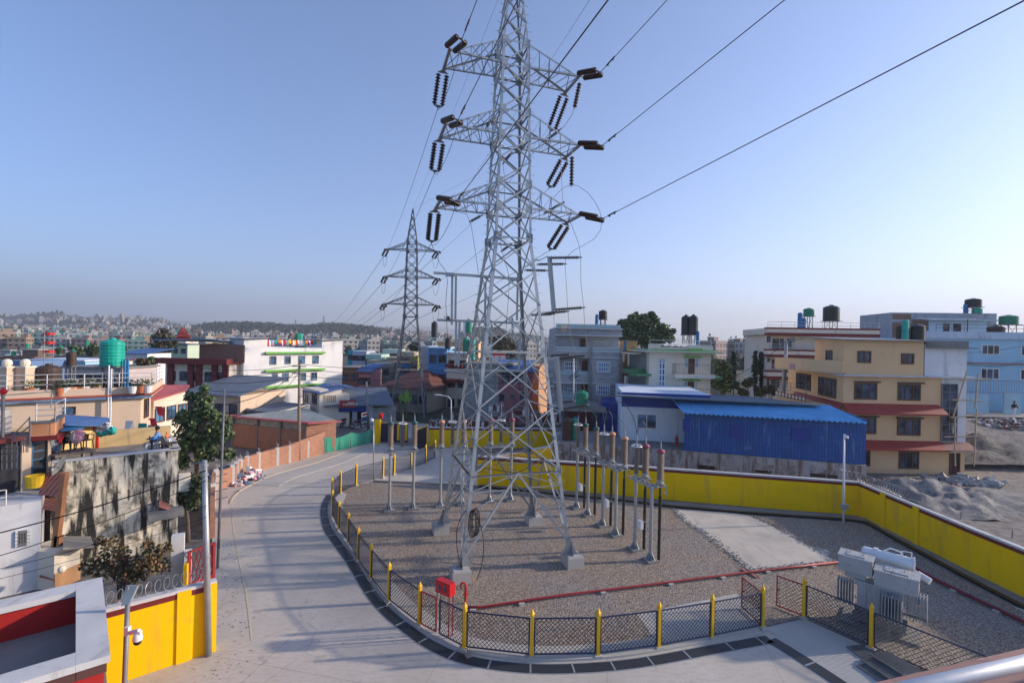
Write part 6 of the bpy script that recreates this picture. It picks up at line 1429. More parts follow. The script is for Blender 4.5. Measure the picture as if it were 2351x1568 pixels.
def text(s,par,f,u,z,o,size,mt,name='lettering'):
    cu=bpy.data.curves.new(name,'FONT'); cu.body=s; cu.size=size; cu.extrude=.005; ob=bpy.data.objects.new(name,cu); COL.objects.link(ob); ob.rotation_euler=(PI/2,0,f.rz); ob.location=f.pt(u,z,o)
    bpy.context.view_layer.update(); dg=bpy.context.evaluated_depsgraph_get(); me=bpy.data.meshes.new_from_object(ob.evaluated_get(dg)); me.transform(ob.matrix_world); 
    q=par; o_=V(0,0,0)
    while q: o_=o_+q.location; q=q.parent
    me.transform(Matrix.Translation(-o_)); bpy.data.objects.remove(ob); me.materials.clear(); me.materials.append(mt); no=bpy.data.objects.new(name,me); COL.objects.link(no); no.parent=par; return no
text('YAMAHA',bd,f,u0_+.35,z1_-.62,1.01,.42,cloth['white']); 
g=MB(); f.slab(g,u0_+.9,u1_-.2,z0_+.55,z0_+.62,1.0,1.01); f.slab(g,u0_+.9,u1_-.3,z0_+.38,z0_+.43,1.0,1.01); g.build('stripe',cloth['white'],bd)
s2_=thing('banner','white advertising banner with rows of dark motorcycles beside the workshop','banner',tuple(f.pt(ty(775,1000)[0],0,1.5)))
fb=Fac(pl(t1(705,0)[0],54,970),pl(t1(850,0)[0],55,965)); g=MB(); fb.slab(g,0,fb.L,fb.hit(*t1(775,1020))[1],fb.hit(*t1(775,785))[1],-.04,0); bn=g.build('banner_sheet',cloth['white'],s2_)
g=MB(); zt2=fb.hit(*t1(775,785))[1]; zb2=fb.hit(*t1(775,1020))[1]; fb.slab(g,.15,fb.L-.15,zt2-.35,zt2-.12,0,.01); g.build('headline',cloth['red'],bn)
for i in range(3):
    for k in range(3):
        g=MB(); u=fb.L*(k+.5)/3; z=lerp(zt2-.5,zb2+.1,(i+.5)/3); g.box(fb.pt(u,z,.0),(.5,.02,.18),fb.rz); g.build('printed_motorcycle',cloth['denim'],bn)
g=MB(); g.beam(fb.pt(.1,0,-.05),fb.pt(.1,zb2,-.05),.05); g.beam(fb.pt(fb.L-.1,0,-.05),fb.pt(fb.L-.1,zb2,-.05),.05); g.build('banner_post',steel_old,s2_)
def moto(x,y,rz,label,col):
    root=thing('motorcycle',label,'motorcycle',(x,y,0),'motorcycles parked before the workshop',rz)
    for xx in(-.62,.62):
        g=MB(); g.tube([(xx+.29*math.cos(a),0,.31+.29*math.sin(a)) for a in [2*PI*i/16 for i in range(17)]],.06,6); w_=g.build('wheel',black_pl,root,local=True); g=MB(); g.tube([(xx,-.05,.31),(xx,.05,.31)],.1,8); 
        for a in range(5): g.beam((xx,0,.31),(xx+.26*math.cos(a*1.256),0,.31+.26*math.sin(a*1.256)),.02)
        g.build('hub',steel,w_,local=True)
    g=MB(); g.tube([(-.62,0,.31),(-.1,0,.45),(.35,0,.75)],.06,6); g.box((-.02,0,.42),(.34,.24,.3)); g.tube([(.62,0,.31),(.42,0,.95)],.035,6); g.build('frame',steel_old,root,local=True)
    g=MB(); g.ball((.18,0,.82),(.26,.14,.13),10,6); g.build('fuel_tank',col,root,local=True)
    g=MB(); g.tube([(-.05,0,.83),(-.35,0,.82),(-.7,0,.9)],[.12,.13,.08],8); g.build('seat',black_pl,root,local=True)
    g=MB(); g.tube([(.38,-.33,1.05),(.42,-.1,.98),(.42,.1,.98),(.38,.33,1.05)],.02,6); g.build('handlebar',steel_old,root,local=True)
    g=MB(); g.lathe((.5,0,.88),(1,0,0),[(.02,0),(.09,.02),(.09,.06),(0,.07)],10); g.build('headlight',whitep,root,local=True)
q=W(*t1(600,1100),56); moto(q.x,56.2,R(200),'dark motorcycle parked under the edge of the white banner',redp)
q=W(*t1(280,1050),57); moto(q.x,57.5,R(80),'black motorcycle parked in the shade inside the workshop bay',black_tank)
q=W(*t1(-30,1050),57); moto(q.x,57.2,R(100),'motorcycle half hidden behind the brick building corner',black_tank)
# house with window bars and blue roofs
A0=pl(r2(790,0)[0],60,900); C_=pl(r2(945,0)[0],56,900); B0=pl(r2(1222,0)[0],58,900); root=thing('barred_window_house','cream bungalow with yellow curtained barred window and blue tin roof','house',C_+(0,))
fa=Fac(A0,C_); fb=Fac(C_,B0); zt=fb.hit(*r2(1040,765))[1]
body(root,[A0,C_,tuple(fb.pt(fb.L*.73,0,0)[:2]),tuple(fb.pt(fb.L*.73,0,-5)[:2])],0,zt,cream); body(root,facpoly(fb,4,fb.L*.73,fb.L),0,fb.hit(*r2(1180,795))[1],cream)
windowp(root,fb,r2(990,803),r2(1097,880),whitep,mat('yellow_curtain',(.45,.33,.10),.8,.2,3),cols=6,rows=1,fw=.07); windowp(root,fa,r2(797,770),r2(838,865),wood,glass,cols=2,fw=.08); windowp(root,fa,r2(877,790),r2(922,888),wood,glass,cols=2,fw=.08)
slabroof(root,W(*r2(785,765),59.5),W(*r2(945,790),55),W(*r2(1170,738),58),W(*r2(985,695),63),tin_blue2,.1); slabroof(root,W(*r2(1085,710),62),W(*r2(1225,735),58.5),W(*r2(1300,742),59),W(*r2(1180,708),64),tin_blue2,.1)
# dark slab roofed shed left of it
root=thing('slab_roof_shed','low shed with wide dark blue grey tin roof before the white block','shed',W(*r2(600,1000),52)[:2]+(0,) if False else tuple(V(W(*r2(600,1000),52).x,52,0)))
slabroof(root,W(*r2(150,935),56),W(*r2(600,970),50),W(*r2(860,893),56),W(*r2(440,850),62),tin_grey,.15)
fs_=Fac(pl(r2(600,0)[0],50.5,940),pl(r2(865,0)[0],56,940)); g=MB(); fs_.slab(g,0,fs_.L,0,fs_.hit(*r2(600,968))[1]-.3,-.3,0); fs_.slab(g,0,fs_.L*.99,fs_.hit(*r2(600,968))[1]-.3,fs_.hit(*r2(600,968))[1]+.2,-.3,-.05); g.build('wall',cream,root)
fs_=Fac(pl(r2(180,0)[0],56,940),pl(r2(600,0)[0],50.5,940)); g=MB(); fs_.slab(g,0,fs_.L,0,2.3,-.3,0); g.build('wall',steel_old,root)
# brick building with red roof
Cc=(-18.1,43.); Lp=(-26.4,46.); Rp=(-16.1,44.7); root=thing('brick_shed','red brick building with dull red tin roof and torn plastic band behind the boundary wall','building',Cc+(0,))
zt=W(705,970.6,43).z
body(root,[Lp,Cc,Rp,(-22,52)],0,zt-.75,brick); body(root,[(Lp[0]+.05,Lp[1]+.1),(Cc[0]-.02,Cc[1]+.1),(Rp[0]-.1,Rp[1]+.1),(-22,51.8)],zt-.75,zt,mat('torn_plastic_sheet',(.22,.25,.26),.35,.7,1.6,streak=.3,scol=(.05,.06,.06),sscale=1.5),'plastic_band')
fbk=Fac(Cc,Rp); g=MB(); fbk.slab(g,0,fbk.L,zt-1.2,zt+.02,-.2,.02); g.build('gable_brick',brick,root)
fbl=Fac(Lp,Cc)
g=MB()
for t in(.0,.35,.66,.99): fbl.slab(g,fbl.L*t-.08,fbl.L*t+.08,0,zt,-.1,.05)
g.build('concrete_column',concd,root)
slabroof(root,W(*r2(-5,988),46),W(*r2(840,1060),42.5),W(*r2(1150,1042),45.2),W(*r2(200,982),51),tin_red,.12)
simple('tin_wall_house','peach walled low building with grey tin roof between the red roof and white block','building',427,554,905,56,peach,win=(4,1),roof=(tin_grey,1.6),D1=54)
# ------------------------------------------------------------ big left beige building
A0=(-31.2,29.2); C_=(-26.0,33.5); f=Fac(A0,C_); root=thing('rooftop_terrace_house','large pale peach house at left with planted rooftop terrace and steel railing','house',(-26,33.5,0)); fz=lambda x,y:f.hit(*r1(x,y))[1]
B0=(-27.3,35.2); 
uC=f.hit(*r1(1290,900))[0]; Cx=f.pt(uC,0,0); f2=Fac((Cx.x,Cx.y),pl(r1(1385,0)[0],35.5,900))
P=[A0,(Cx.x,Cx.y),tuple(f2.B[:2]),(f2.B.x-7,f2.B.y+8),(-40,38)]
body(root,P,0,fz(600,835),peach)
zc=f.hit(*r1(1200,790))[1]; zt=f.hit(*r1(1200,728))[1]
P2=[tuple(f.pt(-3,0,.3)[:2]),tuple(f.pt(f.hit(*r1(1388,760))[0],0,.3)[:2]),pl(r1(1500,0)[0],40,870),(-40,44)]
g=MB(); g.prism([tuple(f.pt(-3,0,.28)[:2]),tuple(f.pt(f.hit(*r1(1388,760))[0]-.02,0,.28)[:2]),(P2[2][0]-.03,P2[2][1]),P2[3]],fz(600,835),zt-.75); g.build('roof_slab',peach,root)
g=MB(); P3=[(a,b) for a,b in P2]; ff=Fac(P2[0],P2[1]); ff2=Fac(P2[1],P2[2]); ff.slab(g,0,ff.L,zc,zt,-.2,0); ff2.slab(g,0,ff2.L,zc,zt,-.2,0); g.build('parapet',peach,root)
g=MB(); ff.slab(g,0,ff.L+.1,zc-.12,zc-.003,-.3,.1); ff2.slab(g,0,ff2.L,zc-.12,zc+.0,-.2,.1); g.build('red_trim',mat('brick_red_trim',(.35,.07,.04),.7,.1,1),root); g=MB(); ff.slab(g,0,ff.L,zc-.3,zc-.125,-.3,.04); g.build('blue_trim',MATS['slate_blue_wall'],root)
rail(root,[ff.pt(0,zt,-.1),ff.pt(ff.L,zt,-.1),ff2.pt(ff2.L,zt,-.1)],.95,stainless,n=3)
window(root,f2,*f2.rect(r1(1318,835),r1(1358,1010)),wood,glass,cols=2,fw=.06); windowp(root,f,r1(590,910),r1(697,985),wood,glassb,cols=1,fw=.05)
g=MB()
for x,y0,y1 in((990,530,1005),(1012,560,1060)): u,z=f.hit(*r1(x,y1)); z1_=f.hit(*r1(x,y0))[1]; g.tube([f.pt(u,z,.35),f.pt(u,z1_,.35)],.05,8)
g.build('drain_pipe',whitep,root)
def onroof(x,D): q=W(*r1(x,740),D); return q.x,q.y,zt-.75
for x,D,r,h,m,s_,l in((1025,35,1.42,1.95,teal_tank,2.0,'large teal ribbed tank on a black stand on the left rooftop'),(445,32,1.3,1.9,brown_tank,.3,'big rust stained tank on the left rooftop'),(650,40,.65,1.2,brown_tank,1.6,'smaller brown tank behind the big stained one')): X,Y,Z=onroof(x,D); tank_at(X,Y,Z,r,h,m,l,s_)
for x,D,l in((1140,34.5,'upright blue gas cylinder left of its twin beside the teal tank'),(1168,35,'upright blue gas cylinder right of its twin beside the teal tank')): X,Y,Z=onroof(x,D); barrel((X,Y,Z),.16,2.6,bluepl,l)
pots=[(265,'terracotta'),(320,'white'),(545,'terracotta'),(600,'white'),(665,'orange'),(735,'terracotta'),(790,'white'),(890,'orange'),(1215,'white'),(1290,'terracotta'),(1355,'white')]
cm=dict(terracotta=mat('terracotta',(.40,.13,.06),.8,.15,3),white=whitep,orange=orangec)
for k,(x,c) in enumerate(pots):
    X,Y,Z=onroof(x,30.2+k*.32); Z=zt-.75; r_=random.uniform(.2,.3); rt=thing('potted_plant','%s pot with a small leafy plant, number %s from the left behind the rooftop railing'%(c,'one two three four five six seven eight nine ten eleven'.split()[k]),'potted plant',(X,Y,Z),'potted plants behind the left rooftop railing')
    g=MB(); g.lathe((X,Y,Z+.35),(0,0,1),[(.001,0),(r_*.7,0),(r_,.45),(r_*1.08,.5),(.001,.46)],12); g.build('pot',cm[c],rt)
    g=MB()
    for _ in range(50):
        a=random.random()*6.28; e=random.random()*.4; q=V(X+e*math.cos(a),Y+e*math.sin(a),Z+.85+random.random()*.45); d=V(random.uniform(-1,1),random.uniform(-1,1),random.uniform(-.2,1)).normalized()*.09; s_=d.cross(V(random.random(),1,random.random())).normalized()*.05; g.add([q-d,q+s_,q+d,q-s_],[(0,1,2,3)])
    g.build('foliage',leafd[k%3],rt)
for x in(60,228): 
    X,Y,Z=onroof(x,30.5 if x<100 else 31); g=MB(); rt=thing('gate_pillar','cream roof pillar with ball top, %s of the pair at far left'%('left' if x<100 else 'right'),'pillar',(X,Y,Z)); g.box((X,Y,Z+1.05),(.62,.62,2.1)); g.build('shaft',peach,rt); g=MB(); g.box((X,Y,Z+2.13),(.75,.75,.1)); g.ball((X,Y,Z+2.38),.27,12,8); g.build('ball_cap',cream,rt)
X,Y,Z=onroof(440,38); rt=thing('rooftop_beacon','red three tier cage with green pole on the left rooftop','mast',(X,Y,Z))
for k in range(3): g=MB(); g.lathe((X,Y,Z+2.75+k*.7),(0,0,1),[(.28,0),(.36,.0),(.36,.2),(.28,.2)],14); g.build('red_tray',redbox,rt)
g=MB()
for a in range(4): g.beam((X+.37*math.cos(a*1.57),Y+.37*math.sin(a*1.57),Z),(X+.37*math.cos(a*1.57),Y+.37*math.sin(a*1.57),Z+4.5),.03)
g.build('cage',steel,rt); g=MB(); g.tube([(X-.1,Y-4,Z),(X-.1,Y-4,Z+3.9)],.05); g.build('green_pole',greenp,rt)
# red roof and annex right of it
simple('annex','cream annex with dull red sloping roof and wide workshop windows behind the tree','building',355,432,905,41,cream,D1=45,depth=8,win=(3,1),gm=glassb)
rt=thing('red_lean_to','faded red sheet roof sloping away beside the big left house','roof',W(*r1(1390,850),38))
slabroof(rt,W(*r1(1385,852),37),W(*r1(1700,758),44),W(*r1(1740,712),47),W(*r1(1500,712),43),tin_red,.15)
# ------------------------------------------------------------ terrace and mossy wall
Rf=(-16.4,24.0); Lf=(-19.92,21.04); f=Fac(Lf,Rf); bk=4.2; root=thing('mossy_house','old house with black streaked mossy wall and herringbone floored roof terrace','house',Rf+(0,)); zt=4.8
body(root,facpoly(f,bk+6),0,zt-.35,mossy)
g=MB(); f.slab(g,0,f.L,zt-.35,zt,-.3,.0); fs2=Fac(Rf,tuple(f.pt(f.L,0,-bk)[:2])); fs2.slab(g,0,fs2.L,zt-.35,zt,-.3,0); g.build('parapet',mossy,root)
g=MB(); f.slab(g,0,f.L+.05,zt+.0,zt+.05,-.36,.06); fs2.slab(g,0.07,fs2.L,zt+.0,zt+.05,-.36,.06); g.build('coping',coping,root)
hb_=mat('herringbone_paving',(.26,.24,.23),.85,.2,2,tex='brick',p=(.3,.12,.02,(.12,.11,.1)))
g=MB(); tri([tuple(f.pt(0,0,-.36)[:2]),tuple(f.pt(f.L-.3,0,-.36)[:2]),tuple(f.pt(f.L-.3,0,-bk)[:2]),tuple(f.pt(0,0,-bk)[:2])],zt-.3,g); g.build('terrace_floor',hb_,root)
# rear parapet + big canopy
ff=Fac(tuple(f.pt(0,0,-bk)[:2]),tuple(f.pt(f.L,0,-bk)[:2])); g=MB(); ff.slab(g,-.5,ff.L,zt-.3,zt+.55,-.2,0); g.build('rear_parapet',mat('ochre_parapet',(.55,.40,.20),.85,.12,1,streak=.2,scol=(.3,.24,.14)),root)
ws=MB(); u0_,u1_,z0_,z1_=f.rect(r6(1000,275),r6(1040,385)); f.slab(ws,f.L,f.L+.5,z0_,z1_,-.3,.05); ws.build('shutter',cream,root)
rt=thing('tile_awning','small pink tiled awning at the right end of the mossy wall','awning',tuple(f.pt(f.L,2.5,0))); g=MB(); a=W(*r6(1000,385),23.8);b=W(*r6(1040,390),24.3);c=W(*r6(1085,490),23.3);d=W(*r6(998,465),22.9); g.add([d,c,b,a],[(0,1,2,3)]); g.build('tiles',tilep,rt); g=MB(); g.box(((c+d)/2)+V(0,0,-.2),(1.4,.8,.3),f.rz); g.build('underside',concd,rt)
# blue patched roof and canopy above terrace
rt=thing('patched_blue_roof','patched faded blue sheet roof over the yellow terrace room','roof',W(*t2(1600,200),24.5)); slabroof(rt,W(*t2(1285,290),22.6),W(*t2(2200,320),25.6),W(*t2(2165,155),27.5),W(*t2(1295,95),25.5),tin_blue2,.06)
rt=thing('blue_canopy','small bright blue plastic canopy over the chairs','canopy',W(*t2(1430,350),22.5)); slabroof(rt,W(*t2(1210,415),21.8),W(*t2(1640,400),22.8),W(*t2(1680,330),24),W(*t2(1340,300),23.5),bluepl,.04)
rt=thing('terrace_room','yellow ochre terrace room wall with bright red pillar','building',W(*t2(1500,700),24.3)); fr_=Fac(pl(t2(1140,0)[0],23,1010),pl(t2(1950,0)[0],25.5,1010)); body(rt,facpoly(fr_,2.5),4.4,fr_.hit(*t2(1700,320))[1],mat('ochre_wall',(.62,.42,.18),.85,.1,1,streak=.1,scol=(.35,.25,.13))); g=MB(); fr_.slabp(g,t2(1845,320),t2(1940,820),.02,.25); g.build('red_pillar',redbox,rt)
# balcony building at far left
A0=pl(t2(-40,0)[0],19.9,1000); B0=pl(t2(590,0)[0],20.9,1000); Cc=pl(t2(1090,0)[0],21.3,1000); f=Fac(B0,Cc); root=thing('balcony_building','far left building with orange panelled balcony, cream pillars and dark doors','building',B0+(0,)); fz=lambda x,y:f.hit(*t2(x,y))[1]
fo=Fac(A0,B0); om=mat('orange_panel',(.62,.27,.13),.7,.08,1,tex='brick',p=(.5,3,.012,(.35,.3,.25)))
g=MB(); zA,zB=fz(850,520),fz(850,265); f.slab(g,0,f.L,zA,zB,-.15,0); f2=Fac(Cc,pl(t2(1290,0)[0],23,960)); f2.slab(g,0,f2.L,zA,zB,-.15,0); g.build('balcony_panel',om,root)
g=MB(); f.slab(g,-.1,f.L+.1,zA-.2,zA-.003,-4,.08); g.build('balcony_slab',maroon,root); g=MB(); f.slab(g,0,f.L,zB,zB+.08,-.2,.05); f2.slab(g,0,f2.L,zB,zB+.08,-.2,.05); g.build('balcony_cap',steel_old,root)
rail(root,[f.pt(.2,zB+.08,0),f.pt(f.L,zB+.08,0),f2.pt(f2.L,zB+.08,0)],.75,stainless,n=3)
fin=Fac(tuple(fo.pt(0,0,-.4)[:2]),tuple(f.pt(f.L-.3,0,-.9)[:2])); zr=zA-.2
g=MB(); 
for a,b in (((400,700),(592,1700)),((925,620),(990,1190))): u0_,u1_,_,_=fin.rect(t2(*a),t2(*b)); fin.slab(g,u0_,u1_,0,zr,-.3,.1)
g.build('pillar',peach,root)
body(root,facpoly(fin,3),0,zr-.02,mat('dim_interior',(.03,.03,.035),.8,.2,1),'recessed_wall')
g=MB(); u0_,u1_,z0_,z1_=fin.rect(t2(610,650),t2(860,1320))
for k in range(5): zz=lerp(z0_,z1_,k/4); fin.slab(g,u0_,u1_,zz-.03,zz+.03,.02,.06)
fin.slab(g,u0_,u0_+.06,z0_,z1_,.02,.06); fin.slab(g,u1_-.5,u1_-.42,z0_,z1_,.02,.06); g.build('door_frame',glassb,root)
# upper slab left
g=MB(); fo.slab(g,-2,fo.L,fo.hit(*t2(300,640))[1],fo.hit(*t2(300,560))[1],-4,.0); g.build('floor_slab',maroon,root)
g=MB(); fo.slab(g,.1,fo.L,fo.hit(*t2(300,560))[1],fo.hit(*t2(300,60))[1],-3.5,-1.2); g.build('cement_room',mat('cement_render',(.42,.40,.38),.9,.15,.8,streak=.15),root)
rail(root,[tuple(W(*r1(-20,985),20.4)),tuple(W(*r1(470,925),23.5))],.8,steel_old,n=2)
# spiral/grille stair
rt=thing('iron_grille_stair','rusty iron grille and stair rail hanging in front of the far left building','stair',W(*t2(300,700),20.2)); g=MB(); D=20.3
for x in(30,130,230,330,410): g.beam(W(*t2(x,640+ (0 if x>200 else 60)),D),W(*t2(x,1180),D),.03)
for y in(620,760,860,1010,1180): g.beam(W(*t2(20,y+20),D),W(*t2(415,y-15),D),.03)
g.beam(W(*t2(30,770),D),W(*t2(590,330),D),.04); g.beam(W(*t2(590,140),D),W(*t2(590,690),D),.04); g.beam(W(*t2(60,720),D),W(*t2(600,150),D),.03)
for x in(430,470,520,555): g.beam(W(*t2(x,470),D),W(*t2(x,850),D),.025)
g.build('iron_bars',steel_old,rt)
g=MB(); a=W(*t2(60,540),20.5); b=W(*t2(72,-560),20.5); b=W(7,905,20.5); a=W(8,1030,20.5); rt=thing('red_topped_post','dark post with red pointed cap at the left edge','post',a); g.tube([V(a.x,a.y,0),b],.06,8); g.build('shaft',steel_old,rt); g=MB(); g.lathe(b,(0,0,1),[(.05,-.02),(.14,.05),(.14,.16),(.001,.3)],6); g.build('cap',redbox,rt)
# bench with chairs
zf=zt-.3
fbn=Fac(pl(t2(1100,0)[0],21.6,1040),pl(t2(1910,0)[0],23.0,1040)); zb1=fbn.hit(*t2(1500,850))[1]
rt=thing('wooden_bench','long rough timber platform bench on the terrace holding chairs','bench',tuple(fbn.pt(0,4.5,0))); g=MB(); fbn.slab(g,0,fbn.L,zb1-.12,zb1,-1.0,0); g.build('seat',woodg,rt)
for u in(.1,fbn.L-.1):
    for o in(-.1,-.9): g=MB(); g.beam(fbn.pt(u,4.5,o),fbn.pt(u,zb1-.12,o),.1); g.build('leg',woodg,rt)
def chair(p,rz,label,mt):
    root=thing('plastic_chair',label,'chair',p,'plastic chairs on the terrace',rz)
    g=MB(); g.box((0,0,.42),(.46,.46,.03)); g.build('seat',mt,root,local=True)
    for a,b in((-.2,-.2),(.2,-.2),(.2,.2),(-.2,.2)): g=MB(); g.beam((a*1.15,b*1.15,0),(a,b,.42),.045,.03); g.build('leg',mt,root,local=True)
    g=MB(); A=[(.24*math.cos(t)*1.0,.12+.16*math.sin(t),.42) for t in [PI*i/8 for i in range(9)]]; B=[(.26*math.cos(t)*1.05,.14+.2*math.sin(t),.42+.44*max(.45,math.sin(t))) for t in [PI*i/8 for i in range(9)]]; g.strip(A,B); g.build('backrest',mt,root,local=True)
    for s_ in(-1,1): g=MB(); g.tube([(s_*.25,.2,.64),(s_*.27,-.18,.64),(s_*.25,-.2,.42)],.022,6); g.build('armrest',mt,root,local=True)
    return root
for t,l,m in((.28,'black plastic chair on the bench under a blue canopy piled with jeans',black_tank),(.55,'dark plastic chair draped with a pink and white cloth',black_tank),(.86,'empty brown plastic chair nearest the red pillar',brown_tank)):
    q=fbn.pt(fbn.L*t,zb1,-.5); chair(tuple(q),fbn.rz+R(10),l,m)
def heap(c,r,col,label,n=5):
    g=MB()
    for k in range(n): g.m=k%len(col); g.ball(V(*c)+V(random.uniform(-1,1)*r[0]*.5,random.uniform(-1,1)*r[1]*.4,random.uniform(-.5,.5)*r[2]),(r[0]*.6,r[1]*.6,r[2]*.6),8,5,.25)
    return one(g,'cloth_heap',[cloth[k] for k in col],label,'cloth','heaps of cloth on the terrace')
q=fbn.pt(fbn.L*.16,zb1+.5,-.5); heap(q,(.35,.3,.5),['denim','white','red'],'heap of jeans and red cloth on the left chair of the bench')
q=fbn.pt(fbn.L*.55,zb1+.62,-.25); heap(q,(.4,.2,.4),['pink','white','pink'],'pink patterned cloth draped over the middle chair')
q=W(*t2(2080,400),24.4); heap(q,(.6,.3,.35),['white','teal','grey'],'bags and green tarpaulin piled behind the red pillar')
# clothes on the terrace
for k,(x,y,h,c,l) in enumerate(((1185,1042,100,'white','pale lilac trousers hanging on the peach wall'),(1305,1065,150,'teal','green and white cloth hanging from a line above the terrace'),(1392,1080,90,'grey','grey towel hanging above the seated person'),(1445,910,95,'red','red pennant hanging on the house corner'),(1385,1020,80,'red','dark red pennant below the larger one'))):
    a=W(*r1(x,y),27.5 if k else 30); g=MB(); hh=h*.2503*27/1110; g.add([a+V(-.22,0,0),a+V(.22,.05,0),a+V(.28 if k<3 else .35,.08,-hh),a+V(.02,0,-hh*.8),a+V(-.3 if k<3 else -.05,0,-hh*(1 if k<3 else .2))],[(0,1,2,3,4)]); one(g,'hanging_cloth',cloth[c],l,'cloth','cloths hanging around the terrace')
g=MB(); g.tube([W(*t2(960,1190),20.4),W(*t2(1080,1130),20.2),W(*t2(1180,1150),20.1)],.03); q=W(*t2(1145,1075),20.0); rt=thing('satellite_dish','grey satellite dish on the corner of the mossy house','satellite dish',q); g.build('arm',steel_old,rt); g=MB(); g.lathe(q,(.8,.35,-.35),[(.001,0),(.2,.02),(.4,.08),(.42,.09)],18); g.build('dish',steel,rt)
# ------------------------------------------------------------ white house lower left
Rr=(-18.8,20.0); Ll=(-23.0,16.5); f=Fac(Ll,Rr); root=thing('whitewashed_house','whitewashed house at lower left with barred window and roof deck','house',Rr+(0,)); zt=3.6
body(root,facpoly(f,4.5,0,f.L-.4),0,zt,dirtyw)
u0_,u1_,z0_,z1_=f.rect(r6(97,605),r6(190,703)); window(root,f,u0_,u1_,z0_,z1_,dirtyw,glass,cols=1,fw=.1)
g=MB()
for k in range(6): u=lerp(u0_+.1,u1_-.1,k/5); g.beam(f.pt(u,z0_,.08),f.pt(u,z1_,.08),.018)
for k in range(4): z=lerp(z0_+.1,z1_-.1,k/3); g.beam(f.pt(u0_,z,.08),f.pt(u1_,z,.08),.018)
g.build('window_grille',steel_old,root)
rail(root,[f.pt(0,zt,-.1),f.pt(f.L-1.4,zt,-.1)],.6,stainless,n=2)
q=f.pt(f.L*.45,zt+.12,-.7); heap(q,(1.2,.5,.3),['red','denim','grey'],'folded red and blue bedding on the whitewashed roof deck')
# tiled porch at its right
rt=thing('tiled_porch','porch with weathered pink tiled roof and orange posts beside the mossy wall','porch',(-18.3,20.4,0))
D=20.3
g=MB()
for P_ in ([(290,245),(410,240),(380,400),(240,385)],[(240,388),(385,400),(365,492),(228,470)],[(262,825),(350,848),(335,925),(245,905)]):
    q=[W(*r6(x,y),D+ (0.9 if i<2 else 0)-(0 if y<600 else .8)) for i,(x,y) in enumerate(P_)]; g.add([q[3],q[2],q[1],q[0]],[(0,1,2,3)])
g.build('tiles',tilep,rt)
g=MB(); 
for a,b in (((390,400),(345,740)),((408,245),(385,400)),((372,640),(350,800))): g.beam(W(*r6(*a),D-.1),W(*r6(*b),D-.1),.22,.2)
g.build('post',mat('orange_brown_paint',(.42,.18,.08),.7,.15,2),rt)
g=MB(); fp_=Fac(pl(r6(340,0)[0],19.6,1300),pl(r6(500,0)[0],20.6,1300)); fp_.slab(g,0,fp_.L,0,fp_.hit(*r6(430,715))[1],-1.5,0); g.build('outhouse_wall',cream,rt)
g=MB(); fp_.slab(g,.0,fp_.L,0,fp_.hit(*r6(430,845))[1],.01,.05); g.build('lower_panel',mat('tan_panel',(.5,.27,.13),.8,.1,1),rt)
slabroof(rt,W(*r6(395,720),19.4),W(*r6(590,705),20.3),W(*r6(570,645),21.8),W(*r6(400,645),21.2),concd,.08)
g=MB(); e=W(*r6(388,853),19.3); g.ball(e,.14,10,6); one(g,'ball_lamp',cream,'cream ball on the porch corner before the mossy wall','lamp')
g=MB(); q=W(*t2(690,1400),20.6); g.lathe((q.x,q.y,q.z-.3),(0,0,1),[(.001,0),(.26,0),(.32,.5),(.28,.5),(.001,.1)],14); one(g,'yellow_bucket',cloth['yellow'],'yellow plastic bucket on the balcony below the dark door','bucket')
# ------------------------------------------------------------ red parapet roof, foreground left
root=thing('guard_roof','flat roof with broad grey coping and red walls at the lower left corner','building',(-10,11,0)); z=4.0
oa,ob_,oc,od=(-10.8,12.9),(-7.99,9.78),(-11.9,6.3),(-15.2,9.3)
c1=V(-10.8,12.9,0); c2=V(-7.99,9.78,0); e1=(c2-c1).normalized(); e2=V(-.77,-.64,0)
def q2(a,b): p=c1+e1*a+e2*b; return (p.x,p.y)
L1=(c2-c1).length; L2=6.5; w_=.52
g=MB(); g.prism([q2(0,0),q2(L1,0),q2(L1,w_),q2(0,w_)],z-.14,z); g.prism([q2(0,w_+.003),q2(w_,w_+.003),q2(w_,L2),q2(0,L2)],z-.14,z); g.prism([q2(L1-w_,w_+.003),q2(L1,w_+.003),q2(L1,L2),q2(L1-w_,L2)],z-.14,z); g.build('coping',coping,root)
k=.09; g=MB(); g.prism([q2(k,k),q2(L1-k,k),q2(L1-k,w_-k),q2(k,w_-k)],z-.85,z-.145); g.prism([q2(k,w_-k+.003),q2(w_-k,w_-k+.003),q2(w_-k,L2),q2(k,L2)],z-.85,z-.145); g.prism([q2(L1-w_+k,w_-k+.003),q2(L1-k,w_-k+.003),q2(L1-k,L2),q2(L1-w_+k,L2)],z-.85,z-.145)
redw=mat('deep_red_wall_paint',(.40,.012,.01),.7,.08,1); g.build('parapet',redw,root)
g=MB(); g.prism([q2(.02,.02),q2(L1-.02,.02),q2(L1-.02,L2),q2(.02,L2)],z-.9,z-.852); g.build('roof_deck',concd,root)
g=MB(); g.prism([q2(-.02,-.02),q2(L1+.02,-.02),q2(L1+.02,L2),q2(-.02,L2)],z-.32,z-.145) if False else None
g=MB(); g.prism([q2(.1,.1),q2(L1-.1,.1),q2(L1-.1,L2),q2(.1,L2)],0,z-.902); g.build('wall',redw,root)
g=MB(); g.prism([q2(.05,.05),q2(L1-.05,.05),q2(L1-.05,w_-.01),q2(.05,w_-.01)],z-.34,z-.143); g.prism([q2(L1-.3,w_),q2(L1-.05,w_),q2(L1-.05,L2),q2(L1-.3,L2)],z-.34,z-.143); g.build('brown_band',mat('dark_brown_band',(.10,.04,.035),.8,.1,1),root)
